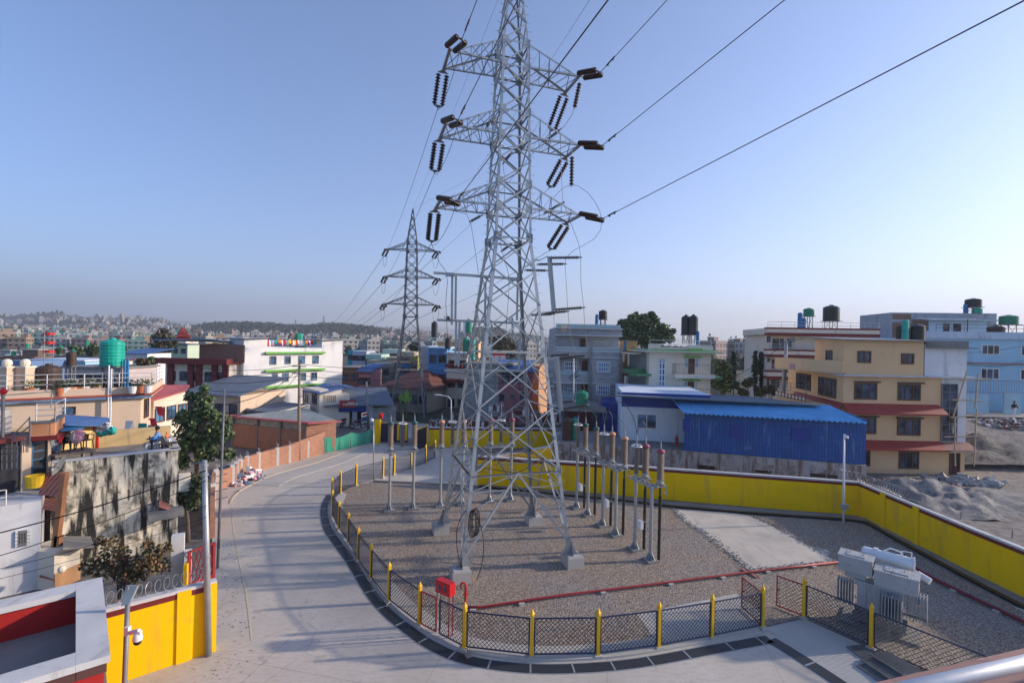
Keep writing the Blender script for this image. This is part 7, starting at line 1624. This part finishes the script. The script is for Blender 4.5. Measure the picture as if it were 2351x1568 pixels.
# side plot between yellow wall and brick wall: red gate, concrete pillars
rt=thing('lattice_gate','open red and yellow iron lattice gate beside the galvanised pole','gate',(-11.9,19.2,0))
q0=G(493,1335,0); D=19.0
a=W(*r6(1190,760),18.0); b=W(*r6(1345,680),18.8); fg=Fac((a.x,a.y),(b.x,b.y)); zt_=fg.hit(*r6(1300,700))[1]; zb_=.35
g=MB(); 
for u in(0,fg.L): fg.slab(g,u-.05,u+.05,zb_,zt_,-.03,.03)
fg.slab(g,0,fg.L,zt_-.06,zt_,-.03,.03); fg.slab(g,0,fg.L,zb_,zb_+.9,-.02,.02); k=0
while k<fg.L: g.beam(fg.pt(k,zb_+.9),fg.pt(min(fg.L,k+.35),zt_),.02); g.beam(fg.pt(min(fg.L,k+.35),zb_+.9),fg.pt(k,zt_),.02); k+=.17
g.build('red_leaf',mat('crimson_gate_paint',(.26,.008,.012),.5,.15,2),rt)
a=W(*r6(1190,740),17.9); g=MB(); g.box((a.x-.1,a.y,1.1),(.12,.3,1.9),.3); g.build('yellow_leaf',yelp,rt)
for x,y0,y1,l in ((1120,635,890,'weathered concrete pillar in the shaded side plot, left one'),(1182,735,890,'thin concrete pillar beside the yellow lattice leaf')): q=W(*r6(x,y0),18.3); g=MB(); g.box((q.x,q.y,q.z/2),(.4 if x<1150 else .22,.3,q.z),.5); one(g,'concrete_pillar',coping,l,'pillar')
# ------------------------------------------------------------ trees
def leaves(g,c,r,n,ls,droop=.3,nm=3,shell=.55):
    c=V(*c)
    for _ in range(n):
        d=V(random.gauss(0,1),random.gauss(0,1),random.gauss(0,1)).normalized(); t=(shell+(1-shell)*random.random()) if random.random()<.8 else random.random()
        q=c+V(d.x*r[0],d.y*r[1],d.z*r[2])*t
        k=noise.noise((q.x/ (max(r)*.35),q.y/(max(r)*.35),q.z/(max(r)*.35)))
        if k<-.18: continue
        g.m=min(nm-1,int(random.random()*1.6+(k<.05)*1.1)) if nm==3 else 0
        a=V(random.uniform(-1,1),random.uniform(-1,1),random.uniform(-1,.6)-droop).normalized()*ls*random.uniform(.6,1.2); s_=a.cross(V(random.uniform(-1,1),random.uniform(-1,1),random.uniform(-.2,1))).normalized()*ls*.42
        g.add([q-a*.2,q+a*.4+s_,q+a,q+a*.4-s_],[(0,1,2,3)])
def tree(name,label,base,blobs,ls,mats,tr=.2,group=None,cat='tree',droop=.3,branch=True,shell=.55):
    root=thing(name,label,cat,base,group); b=V(*base); g=MB()
    top=V(sum(q[0][0] for q in blobs)/len(blobs),sum(q[0][1] for q in blobs)/len(blobs),max(q[0][2] for q in blobs))
    mid=lerp(b,top,.5)+V(random.uniform(-1,1)*tr,0,0); g.tube([b,lerp(b,mid,.6)+V(tr*.4,0,0),mid,lerp(mid,top,.8)],[tr,tr*.8,tr*.65,tr*.15],8)
    if branch:
        for c,r,n in blobs:
            s_=lerp(lerp(b,mid,.7),lerp(mid,top,.4),random.random()); c=V(*c)
            if (c-s_).length<tr: continue
            g.tube([s_,lerp(s_,c,.5)+V(0,0,random.uniform(-.1,.15)*(c-s_).length),c],[tr*.4,tr*.25,tr*.07],5)
            for k in range(4): e=c+V(random.uniform(-1,1)*r[0],random.uniform(-1,1)*r[1],random.uniform(-.3,1)*r[2])*.9; g.tube([lerp(s_,c,.75),e],[tr*.12,tr*.03],4)
    g.build('trunk',bark,root)
    g=MB()
    for c,r,n in blobs: leaves(g,c,r,n,ls,droop,shell=shell)
    g.build('crown',mats,root); return root
def pblob(px,py,rpx,D,n,ry=1.0,flat=1.0): k=rpx/FL*D; return (tuple(W(px,py,D+random.uniform(-.5,.5)*k)),(k,k*ry,k*flat),n)
B=[pblob(r1(x,y)[0]+random.uniform(-9,9),r1(x,y)[1]+random.uniform(-9,9),r*.2503*random.uniform(.6,.95),29,int(n*1.25)) for _ in (0,1) for x,y,r,n in ((1850,775,55,90),(1755,835,60,90),(1875,865,85,180),(1900,945,85,180),(1660,1015,85,170),(1800,1045,130,300),(1985,1080,125,300),(1725,1150,110,260),(1860,1180,130,300),(2060,1190,90,200),(1720,1290,95,200),(1870,1330,110,220),(2060,1320,80,150),(1700,1400,60,90),(1960,1000,70,140))]
q=W(*r1(1790,1560),29); tree('tree','leafy green tree with drooping leaves standing before the red roofed brick shed',(q.x,29,0),B,.22,leafd,.16,droop=.7,shell=.3)
B=[pblob(t8(x,y)[0]+10,t8(x,y)[1],r*.18,24.6,int(r*6)) for x,y,r in ((220,400,100),(380,420,120),(560,440,110),(260,540,120),(430,560,130),(560,560,90),(300,680,110),(430,700,100),(230,780,60),(150,420,60))]
q=W(*t8(460,1000),24.6); tree('bush','olive green bushy tree between the mossy wall and the galvanised pole',(q.x,24.6,0),B,.16,[leafd[0],leafb[0],leafd[2]],.1)
B=[pblob(*r6(x,y),r*.3655,17.8,int(r*2.4)) for x,y,r in ((560,830,60),(640,790,55),(700,700,60),(760,760,60),(660,860,60),(820,860,70),(900,800,60),(930,690,35),(960,760,60),(1030,720,45),(870,880,60),(1020,830,55),(620,670,30),(740,820,60))]
q=W(*r6(790,960),17.8); tree('dry_shrub','sparse brownish shrub with rusty leaves behind the razor wire',(q.x,17.8,0),B,.13,leafb,.06,cat='shrub')
B=[pblob(*r6(x,y),r*.3655,17.3,int(r*4)) for x,y,r in ((930,790,45),(960,840,40),(880,830,35))]
q=W(*r6(930,900),17.3); tree('dry_shrub','rust orange leaved small shrub at the right end of the sparse brown one',(q.x,17.3,0),B,.10,[leafb[1],leafb[1],leafb[0]],.03,cat='shrub')
tw_=[leafd[2],leafb[2],leafd[2]]
B=[pblob(*r1(x,y),r*.2503,110,int(r*5)) for x,y,r in ((1500,240,60),(1440,280,55),(1560,290,55),(1500,330,80),(1600,340,35),(1420,350,30),(1520,400,60))]
q=W(*r1(1515,520),110); tree('tree','dark twiggy tree standing above the roofs left of the white block',(q.x,110,0),B,.55,tw_,.5,shell=.2)
for x0,y0,rr,D,l,m in ((700,400,60,125,'dark green tree crown among roofs behind the red tiered cage',leafd),(860,400,75,118,'tall dark green tree left of the teal rooftop tank',[leafd[2],leafd[0],leafd[2]]),(530,400,28,130,'small round green tree behind the red tiered cage',leafd),(1300,510,55,75,'dry brown bush right of the teal rooftop tank',leafb),(1400,490,55,78,'light green broad leaved bush before the long white shed',[leafd[1],leafd[0],leafd[1]])):
    k=rr*.2503; B=[pblob(r1(x0,y0)[0]+random.uniform(-.6,.6)*k,r1(x0,y0)[1]+random.uniform(-.5,.5)*k,k*.6,D,260) for _ in range(5)]; q=W(*r1(x0,y0+60),D); tree('tree' if rr>28 else 'bush',l,(q.x,D,0),B,.5 if D>100 else .35,m,.3,'trees among the left roofs')
B=[pblob(*r4(x,y),r*.2307,84,int(r*10)) for x,y,r in ((130,340,70),(230,290,75),(330,290,75),(430,290,60),(180,400,90),(300,380,90),(420,370,90),(520,380,70),(570,420,60),(480,460,80),(350,460,90),(220,470,90),(120,440,60),(255,225,20),(410,230,35),(600,470,40),(620,390,25))]
q=W(*r4(300,560),84); tree('tree','big dense dark green tree against the sky behind the green corniced house',(q.x,84,0),B,.42,[leafd[0],leafd[1],leafd[2]],.5,shell=.5)
B=[pblob(*r3(x,y),r*.2503,130,int(r*6)) for x,y,r in ((740,300,50),(800,310,60),(860,330,60),(900,370,50),(830,380,70),(760,360,50),(920,430,40))]
q=W(*r3(820,470),130); tree('tree','brownish bare looking tree seen between the big tower legs',(q.x,130,0),B,.6,[leafb[2],leafb[0],leafb[2]],.5)
B=[pblob(*t6(x,y),r*.1153,122,int(r*3)) for x,y,r in ((1760,790,60),(1850,750,70),(1830,820,70),(1890,800,50))]
q=W(*t6(1820,900),122); tree('tree','round dark tree visible through the smaller tower',(q.x,122,0),B,.6,[leafd[2]]*3,.4)
B=[pblob(*r4(x,y),r*.2307,60,int(r*7)) for x,y,r in ((1040,720,60),(1120,720,50),(1150,760,60),(1060,800,80),(1160,850,70),(1060,900,80),(1160,930,70),(1240,930,40))]
q=W(*r4(1100,1020),60); tree('tree','shaggy green garden tree touching the right wall of the green corniced house',(q.x,60,0),B,.3,leafd,.25)
for x,y0,l in ((1225,600,'short dark cypress nearest the green corniced house'),(1440,590,'left dark cypress of the close pair'),(1500,600,'right dark cypress of the close pair')):
    B=[]; n=9
    for i in range(n): t=(i+.5)/n; y=y0+t*370; B.append(pblob(*r4(x,y),(8+22*math.sin(PI*min(1,t*1.1))**.7)*.2307,66,130,1,1.6))
    q=W(*r4(x,980),66); tree('cypress',l,(q.x,66,0),B,.28,[leafd[2],leafd[2],leafd[0]],.12,'dark cypresses in the garden before the balcony house',branch=False,shell=.3)
for x,y,r,l in ((1370,900,60,'left dark bush at the foot of the cypresses'),(1500,1000,70,'middle dark bush behind the blue roof'),(1600,980,60,'right dark bush behind the blue roof near the beige balcony'),(1330,1010,60,'low dark bush behind the blue roof before the short cypress')):
    B=[pblob(r4(x,y)[0]+random.uniform(-8,8),r4(x,y)[1]+random.uniform(-5,5),r*.15,60,200) for _ in range(4)]; q=W(*r4(x,y+60),60); tree('bush',l,(q.x,60,0),B,.28,[leafd[2],leafb[2],leafd[0]],.1,'dark bushes behind the blue roof',cat='bush')
# banana plants
rt=thing('banana_plant','upright pale green banana leaves rising between the smaller tower legs','plant',W(1720,0,66) if False else tuple(V(W(*t1(1720,560),64).x,64,0)))
for x0,y0,x1,y1 in ((1600,560,1600,340),(1600,560,1660,360),(1730,560,1750,230),(1770,560,1850,380),(1700,560,1690,420),(1790,560,1810,420)):
    a=W(*t1(x0,y0),64); b=W(*t1(x1,y1),64); s_=V(.32,.1,0); m=lerp(a,b,.55); g=MB(); g.add([a-s_*.2,a+s_*.2,m+s_,b,m-s_],[(0,1,2,3,4)]); g.build('banana_leaf',mat('banana_leaf_green',(.16,.32,.05),.5,.2,2),rt)
g=MB(); 
for x in(1600,1740): q=W(*t1(x,560),64); g.tube([V(q.x,64,0),q],.15,7)
g.build('stem',leafd[1],rt)
# small weeds on terrace & roof plants
# ------------------------------------------------------------ distant woods (uncountable)
g=MB(); random.seed(11); cnt=0
while cnt<5200:
    t=random.uniform(-.70,.10); D=random.choice((1000,1050)) ; 
    if t<-.18: D=1000+random.gauss(-40,110)
    elif -.13<t: D=1050+random.gauss(-30,80)
    else: continue
    x=t*D; z=terr(x,D)
    if z<6: continue
    if -.27<t<-.19 and D<985 and random.random()<.8: continue
    cnt+=1; s_=random.uniform(1.6,3.8); g.m=0 if random.random()<.6 else 1
    g.ball((x,D,z+s_*.7),(s_,s_,s_*random.uniform(.8,1.4)),6,4,.25)
tag(g.build('hill_wood',[mat('distant_foliage',(.018,.03,.015),.9,.3,.05),mat('distant_foliage_dry',(.04,.042,.025),.9,.3,.05)]),'dark wooded slopes of the low hills beyond the town','woodland',kind='stuff')
g=MB(); 
for _ in range(1300):
    t=random.uniform(-1.12,.1); D=random.uniform(150,1500); x=t*D; z=terr(x,D); s_=random.uniform(1.2,2.6)*(1+D/2500)
    g.m=0 if random.random()<.6 else 1; g.ball((x,D,z+s_*.8),(s_,s_,s_*random.uniform(.8,1.3)),6,4,.25)
tag(g.build('town_trees',[MATS['distant_foliage'],MATS['distant_foliage_dry']]),'scattered distant trees between the houses of the town','trees',kind='stuff')
g=MB()
for _ in range(700):
    t=random.uniform(.30,1.0); D=random.uniform(140,900); x=t*D; s_=random.uniform(1.6,4)*(1+D/1500); g.ball((x,D,s_*.8),(s_,s_,s_),6,4,.25)
tag(g.build('town_trees',[MATS['distant_foliage']]),'distant trees behind the houses on the right','trees',kind='stuff')
# ------------------------------------------------------------ far town
random.seed(5)
hcols={'white':(.62,.62,.62),'cream':(.58,.50,.38),'pale blue':(.30,.45,.60),'pink':(.52,.30,.30),'bare brick':(.30,.16,.11),'grey cement':(.33,.33,.34),'pale yellow':(.58,.50,.24),'mint':(.32,.50,.42),'orange':(.60,.33,.18),'turquoise':(.08,.40,.42)}
protos={}
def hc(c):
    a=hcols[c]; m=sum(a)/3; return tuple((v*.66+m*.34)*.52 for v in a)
wd=mat('far_dark_openings',(.03,.035,.045),.4,.2,1); tk=[green_tank,black_tank,bluepl]
def protoh(c,v):
    if (c,v) in protos: return protos[(c,v)]
    g=MB(); fl_=[2,3,4,3,5][v]; wx=[9,8,7,11,8][v]; wy=[8,9,8,8,9][v]; h=fl_*3
    g.box((0,0,h/2-3),(wx,wy,h+6)); g.m=2; 
    for k in range(1,fl_+1): g.box((0,0,k*3-.1),(wx+.7,wy+.7,.22))
    g.m=0; g.box((wx*.2,wy*.15,h+1.3),(wx*.4,wy*.4,2.6))
    g.m=2; g.box((wx*.2,wy*.15,h+2.7),(wx*.46,wy*.46,.2)); g.m=0
    for s_ in(-1,1): g.box((0,s_*(wy/2-.1),h+.45),(wx,.2,.9)); g.box((s_*(wx/2-.1),0,h+.45),(.2,wy-.42,.9))
    g.m=1
    for k in range(fl_):
        for i in range(3):
            u=-wx/2+wx*(i+.5)/3; g.box((u,-wy/2-.01,k*3+1.7),(1.3,.1,1.4)); u=-wy/2+wy*(i+.5)/3; g.box((wx/2+.01,u,k*3+1.7),(.1,1.2,1.3)); g.box((-wx/2-.01,u,k*3+1.7),(.1,1.2,1.3))
    g.m=3; g.lathe((-wx*.25,0,h+1.0),(0,0,1),[(.001,0),(.5,0),(.5,1.1),(.2,1.3),(.001,1.3)],8)
    g.lathe((-wx*.02,wy*.2,h+3.2),(0,0,1),[(.001,0),(.48,0),(.48,1.0),(.2,1.2),(.001,1.2)],8)
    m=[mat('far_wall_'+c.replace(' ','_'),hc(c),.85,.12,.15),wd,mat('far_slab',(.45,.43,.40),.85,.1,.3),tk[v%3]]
    o=g.build('house',m); protos[(c,v)]=o; return o
top_=[(0,852),(40,825),(72,820),(196,812),(280,800),(345,780),(375,812),(525,774),(527,770),(786,774),(788,800),(900,797),(985,792),(1010,780),(1095,782),(1130,800),(1200,800),(1270,742),(1420,740),(1425,760),(1545,770),(1560,780),(1636,790),(1640,860),(1752,860),(1756,740),(1870,735),(2290,735),(2300,760),(2351,760)]
def topl(x): 
    for (a,b),(c,d) in zip(top_,top_[1:]):
        if a<=x<=c: return b+(d-b)*(x-a)/(c-a)
    return 900
zone=lambda px,D:('at the left' if px<330 else 'left of the white block' if px<560 else 'above the white block' if px<790 else 'near the smaller tower' if px<990 else 'behind the big tower' if px<1290 else 'on the right')
dist=lambda D:'mid distance' if D<230 else 'far' if D<600 else 'very far'
placed=[]; cnt=0; tries=0; names=list(hcols); wts=[10,5,5,2,4,6,1,2,2,1]
placed+= [(W(x,800,D).x,D) for x,D in ((405,62),(380,118),(310,100),(36,74),(130,80),(214,84),(660,70),(1050,96),(1100,62),(1345,57),(1540,52))]
while cnt<292 and tries<30000:
    tries+=1
    D=random.choice((random.uniform(88,230),random.uniform(120,420),random.uniform(250,750),random.uniform(300,800)))
    px=random.uniform(0,1300) if random.random()<.88 else random.uniform(1636,1760) if random.random()<.75 else random.uniform(1990,2060)
    q=W(px,780,D); x=q.x
    if px>1600 and (D>420 or D<85): continue
    md=12 if D<420 else 17
    if any(abs(a-x)<md and abs(b-D)<md for a,b in placed): continue
    z=terr(x,D); t=x/D
    if D>700 and -.66<t<-.27: continue
    if -.13<t<.09 and D>850: continue
    c=random.choices(names,wts)[0]; v=random.randrange(5); hh=[2,3,4,3,5][v]*3
    if D<520: v=random.choice((0,0,1,3) if D>200 else (0,0,1)); hh=[2,3,4,3,5][v]*3
    a,b=0,0
    # photo row of the roof
    bb=(CH-(z+hh+2))*FL/D; aa=x*FL/D; py=CY+bb*CR+aa*SR
    if py>topl(px)-2: continue
    if py<720 or (D<230 and py<798): continue
    placed.append((x,D)); cnt+=1
    o=protoh(c,v)
    if o.get('label'): o=o.copy(); COL.objects.link(o)
    o.location=(x,D,z); o.rotation_euler.z=R(random.choice((38,38,20,52,10))+random.uniform(-6,6))
    l='%s flat roofed town house, %s, %s'%(c,dist(D),zone(px,D)); tag(o,l,'house','%s %s houses %s'%(dist(D),c,zone(px,D)))
# the rest of the town, far off: past three hundred houses
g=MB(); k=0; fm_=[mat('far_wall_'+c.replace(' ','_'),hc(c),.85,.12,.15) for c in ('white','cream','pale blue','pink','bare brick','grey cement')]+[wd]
while k<1700:
    t=random.uniform(-1.13,.08); D=random.uniform(480,1560)**1.0; x=t*D
    if D>760 and -.665<t<-.27: continue
    if -.125<t and D>930: continue
    if D>950 and noise.noise((x/190,D/190,4))<.12: continue
    z=terr(x,D); k+=1; w_,d_,h_=random.uniform(6,11),random.uniform(6,10),random.choice((6,6,9,9,12)); a=R(random.choice((35,40,15,60))); g.m=random.choices(range(6),(10,4,3,1,3,4))[0]
    g.box((x,D,z+h_/2-1.5),(w_,d_,h_+3),a); g.box((x,D,z+h_+1.2),(w_*.4,d_*.5,2.4),a); g.m=6
    for s_ in range(h_//3): 
        n_=V(math.sin(a),-math.cos(a),0); g.box(V(x,D,z+s_*3+1.6)+n_*(d_/2+.02),(w_*.7,.12,1.1),a)
tag(g.build('distant_town',fm_),'mass of tiny far off houses covering the valley and hillsides','houses',kind='stuff')
# tiny distant tower
for x,D in ((678,900),):
    q=W(x,760,D); g=MB(); 
    for s_ in(-2,2): g.beam((q.x+s_,D,q.z-6),(q.x,D,q.z+22),.5)
    for z in(8,13,18): g.beam((q.x-5,D,q.z+z),(q.x+5,D,q.z+z),.4)
    one(g,'transmission_tower',steel_old,'tiny hazy lattice tower on the wooded ridge above the white block','transmission tower')
# pagoda temple
q=W(*r1(1675,340),150); rt=thing('pagoda','small pagoda roofed cream temple right of the dark twiggy tree','temple',(q.x,150,0))
g=MB(); g.box((q.x,150,4.0),(6,6,9.4)); g.build('wall',cream,rt)
for k in range(3):
    g=MB(); s_=4.2-k*1.1; zz=8.6+k*1.2; g.lathe((q.x,150,zz),(0,0,1),[(s_,0),(s_*.5,.9),(s_*.35,1.7)],4); g.build('roof_tier',maroon,rt)
# ------------------------------------------------------------ people
def person(loc,rz,label,h=1.7,pose='stand',top='blue',bot='denim',hat=None,hair=True):
    root=thing('person',label,'person',loc,None,rz); s=h/1.7
    if pose=='sit': J=dict(pel=(0,0,.45),chest=(0,.02,.95-.03),neck=(0,.02,1.06),head=(0,-.02,1.22),ls=(-.18,.02,.98),rs=(.18,.02,.98),le=(-.25,-.1,.75),re=(.25,-.1,.75),lh=(-.12,-.34,.72),rh=(.12,-.34,.72),lk=(-.12,-.42,.48),rk=(.12,-.42,.48),lf=(-.12,-.45,.06),rf=(.12,-.45,.06))
    elif pose=='climb': J=dict(pel=(0,0,.92),chest=(0,-.12,1.33),neck=(0,-.14,1.45),head=(0,-.2,1.6),ls=(-.2,-.12,1.38),rs=(.2,-.12,1.38),le=(-.35,-.3,1.3),re=(.36,-.32,1.5),lh=(-.25,-.52,1.45),rh=(.3,-.5,1.72),lk=(-.14,-.25,.6),rk=(.14,.02,.48),lf=(-.12,-.02,.28),rf=(.15,.08,.05))
    elif pose=='walk': J=dict(pel=(0,0,.9),chest=(0,.0,1.33),neck=(0,.0,1.45),head=(0,-.02,1.6),ls=(-.2,0,1.38),rs=(.2,0,1.38),le=(-.27,.08,1.1),re=(.27,-.08,1.1),lh=(-.25,.0,.86),rh=(.25,-.25,.9),lk=(-.1,-.14,.5),rk=(.1,.06,.48),lf=(-.1,-.2,.06),rf=(.1,.28,.1))
    else: J=dict(pel=(0,0,.9),chest=(0,.0,1.33),neck=(0,.0,1.45),head=(0,-.02,1.6),ls=(-.2,0,1.38),rs=(.2,0,1.38),le=(-.27,.03,1.1),re=(.27,.03,1.1),lh=(-.26,-.1,.85),rh=(.26,-.1,.85),lk=(-.1,-.02,.48),rk=(.1,-.02,.48),lf=(-.1,0,.06),rf=(.1,0,.06))
    J={k:V(*v)*s for k,v in J.items()}
    def skinm(name,vs,es,mt):
        me=bpy.data.meshes.new(name); me.from_pydata([v for v,_ in vs],es,[]); ob=bpy.data.objects.new(name,me); COL.objects.link(ob); ob.parent=root
        m=ob.modifiers.new('skin','SKIN'); 
        for i,(v,r) in enumerate(vs): me.skin_vertices[0].data[i].radius=(r*s,r*s)
        me.skin_vertices[0].data[0].use_root=True; ob.modifiers.new('sub','SUBSURF').render_levels=1; me.materials.append(mt); return ob
    vs=[(J['pel'],.12),(J['chest'],.13),(J['neck'],.055),(J['head'],.095),(J['head']+V(0,-.01,.1)*s,.07)]; es=[(0,1),(1,2),(2,3),(3,4)]
    for a in 'lr':
        k=len(vs); vs+=[(J[a+'s'],.06),(J[a+'e'],.045),(J[a+'h'],.03)]; es+=[(1,k),(k,k+1),(k+1,k+2)]
        d=(J[a+'h']-J[a+'e']).normalized(); w=d.cross(V(0,1,.3)).normalized()
        k2=len(vs); pal=J[a+'h']+d*.06*s; vs.append((pal,.03)); es.append((k+2,k2))
        for i,(o,L) in enumerate(((-.028,.06),(-.01,.07),(.01,.065),(.028,.05))):
            vs.append((pal+(w*o+d*L)*s,.008)); es.append((k2,len(vs)-1))
        vs.append((J[a+'h']+(w*-.05+d*.04)*s,.009)); es.append((k+2,len(vs)-1))
        k=len(vs); hp=J['pel']+V(-.09 if a=='l' else .09,0,-.03)*s; vs+=[(hp,.1),(J[a+'k'],.06),(J[a+'f'],.04),(J[a+'f']+V(0,-.15,-.03)*s,.035)]; es+=[(0,k),(k,k+1),(k+1,k+2),(k+2,k+3)]
    skinm('body',vs,es,skin)
    vs=[(J['pel']+V(0,0,.05)*s,.155),(J['chest'],.165),(J['chest']+V(0,0,.08)*s,.11)]; es=[(0,1),(1,2)]
    for a in 'lr': k=len(vs); vs+=[(J[a+'s'],.085),(J[a+'e'],.065),(lerp(J[a+'e'],J[a+'h'],.8),.05)]; es+=[(1,k),(k,k+1),(k+1,k+2)]
    skinm('shirt',vs,es,cloth[top])
    vs=[(J['pel'],.15)]; es=[]
    for a in 'lr': k=len(vs); vs+=[(J['pel']+V(-.09 if a=='l' else .09,0,-.04)*s,.12),(J[a+'k'],.085),(lerp(J[a+'k'],J[a+'f'],.9),.06)]; es+=[(0,k),(k,k+1),(k+1,k+2)]
    skinm('trousers',vs,es,cloth[bot])
    if hair: g=MB(); g.ball(J['head']+V(0,.03,.05)*s,(.105*s,.11*s,.12*s),10,7); g.build('hair' if not hat else 'hat',cloth[hat] if hat else hairm,root,local=True)
    return root
q=W(*t5(1635,1330),56.0); person((q.x,56,3.04),R(10),'person in black top and pale trousers with hat walking on the upper right road',1.75,'walk','black','white','black')
u,z=fF.hit(*r5(1630,1300)); q=fF.pt(u,z,.75); person(tuple(q),R(180),'worker in olive shirt and dark trousers climbing the bamboo scaffold',1.7,'climb','olive','grey')
q=G(*r4(658,1548),2.16); person((q.x,q.y,2.16),R(30),'small child in dark red clothes standing on the platform beside the blue shed',1.0,'stand','red','red')
q=W(*r6(770,960),18.6); person((q.x,18.6,1.0 if q.z>1.3 else .2),R(20),'person in dark clothes and red hat standing among the brown shrubs',1.65,'stand','black','black','red')
zf=4.5; q=V(*[W(*r1(1440,1230),24.6).x,24.6,zf]); person((q.x,q.y,zf),R(-60),'person in light blue shirt sitting at a small table on the herringbone terrace',1.65,'sit','blue','white'); chair((q.x,q.y,zf),R(120),'dark plastic chair under the seated person in blue',black_tank)
tb_=thing('round_table','low dark plastic table beside the seated person on the terrace','table',(q.x+.75,q.y-.2,zf)); g=MB(); g.lathe((q.x+.75,q.y-.2,zf+.5),(0,0,1),[(.001,0),(.38,0),(.4,.03),(.001,.04)],16); g.build('table_top',brown_tank,tb_)
for a in range(3): g=MB(); g.beam((q.x+.75+.25*math.cos(a*2.1),q.y-.2+.25*math.sin(a*2.1),zf),(q.x+.75+.1*math.cos(a*2.1),q.y-.2+.1*math.sin(a*2.1),zf+.5),.04); g.build('leg',brown_tank,tb_)
person((q.x+.45,q.y+.05,zf+.45),R(90),'toddler in orange knitted hat held near the seated person in blue',.72,'sit','orange','white','orange')
# ------------------------------------------------------------ overhead cables
def cab(a,Da,b,Db,sag,label,r=.02): wire(catenary(W(*a,Da),W(*b,Db),sag,16),label,r,'overhead_cable','cable','overhead cables along the road',cablem)
PT=(470,1062)
cab((-30,1230),12.5,(472,1080),15.8,.1,'thick black cable rising from the left edge to the galvanised pole top',.018)
cab((-30,1284),12.5,(473,1103),15.8,.12,'second black cable below the thick one at the left',.012)
cab((-30,1312),13,(476,1160),15.8,.15,'thin cable crossing the sparse brown shrub',.008)
cab((-30,1335),13,(478,1185),15.8,.12,'lowest thin cable crossing the whitewashed house',.007)
cab((470,1062),15.8,(500,1040),21.8,.1,'short cable from the galvanised pole back to the slender pole',.014)
cab((512,960),21.8,(690,850),41.3,.8,'cable from the slender pole to the wooden pole',.02)
cab((512,930),21.8,(690,840),41.3,.6,'higher cable from the slender pole to the wooden pole',.02)
cab((0,1215),20,(250,1120),26,.4,'thin cable from the far left balcony across the mossy wall',.012)
for k,(y0,y1,y2) in enumerate(((836,822,826),(846,836,842),(862,850,858),(884,862,876))):
    n_=('highest','second','third','lowest')[k]
    cab((690,y0),41.3,(985,y1+12),62,.5,'%s cable from the wooden pole toward the narrow blue house'%n_,.022)
    cab((440,y2+14),48,(690,y0),41.3,.5,'%s cable from the left roofs to the wooden pole'%n_,.022)
    cab((985,y1+12),62,(1300,y1+30),54,.4,'%s cable passing behind the big tower legs'%n_,.022)
    cab((1400,880+k*8),52,(1700,858+k*7),52,.6,'%s cable before the green corniced house'%n_,.02)
cab((1630,880),50,(1806,782),50,.8,'cable rising from the green corniced house to the weathered pole',.025)
cab((2215,810),44,(2400,780),52,.3,'cable from the white corner of the beige house to the right edge',.02)
cab((2218,838),46,(2400,815),56,.6,'sagging cable before the light blue house windows',.02)
cab((2218,832),46,(2400,800),56,1.0,'deeply sagging cable before the light blue house windows',.02)
for k,(x,y) in enumerate(((2075,706),(2225,692))): 
    pass
# capacitor-like rack with many small bushings beyond the wall
for k,(x0,x1,y0,y1,D) in enumerate(((985,1045,962,985,50.5),(1122,1156,922,945,53),(1125,1165,948,972,51.5),(1180,1215,930,955,53),(1216,1290,940,972,52),(1050,1120,960,985,51))):
    a=W(x0,y1,D); b=W(x1,y1,D); rt=thing('bushing_rack','rack of many small brown bushings beyond the far wall, %s'%('leftmost by the gate','upper ring','below the upper ring','behind the tower leg','rightmost','behind the left leg')[k],'switchgear rack',(a.x,a.y,0),'bushing racks beyond the far wall')
    g=MB(); g.beam(a,b,.12); g.beam(a+V(0,1,0),b+V(0,1,0),.12)
    for q in(a,b,a+V(0,1,0),b+V(0,1,0)): g.beam(q,V(q.x,q.y,0),.1)
    g.build('frame',steel,rt); n=int((x1-x0)/3.0); hh=(y1-y0)/FL*D*.8
    for r_ in range(2):
        for i in range(n):
            q=lerp(a,b,(i+.5)/n)+V(0,r_*1.0,0.05); h_=hh*random.uniform(.55,1); g=MB(); pr=[(.05,0)]; 
            for j in range(5): pr+=[(.11,h_*(j+.3)/5.5),(.05,h_*(j+.9)/5.5)]
            g.m=0; g.lathe(q,(0,0,1),pr,7); g.m=1; g.lathe(q+V(0,0,h_*.92),(0,0,1),[(.05,0),(.09,.03),(.09,.1),(.001,.12)],7); g.build('bushing',[mat('reddish_porcelain',(.17,.05,.03),.3,.2,3) if random.random()<.75 else whitep,steel],rt)
# ------------------------------------------------------------ haze
g=MB(); g.box((0,3600,249),(16000,8400,504)); hz=g.build('haze',[N('haze_air').m]); m=hz.data.materials[0]; t=m.node_tree
t.nodes.remove(t.nodes['Principled BSDF']); pv=t.nodes.new('ShaderNodeVolumePrincipled'); pv.inputs['Color'].default_value=(.82,.88,1.0,1); pv.inputs['Density'].default_value=.00031; pv.inputs['Anisotropy'].default_value=.25
t.links.new(pv.outputs[0],t.nodes['Material Output'].inputs['Volume']); tag(hz,kind='stuff'); m.cycles.homogeneous_volume=True if hasattr(m.cycles,'homogeneous_volume') else None
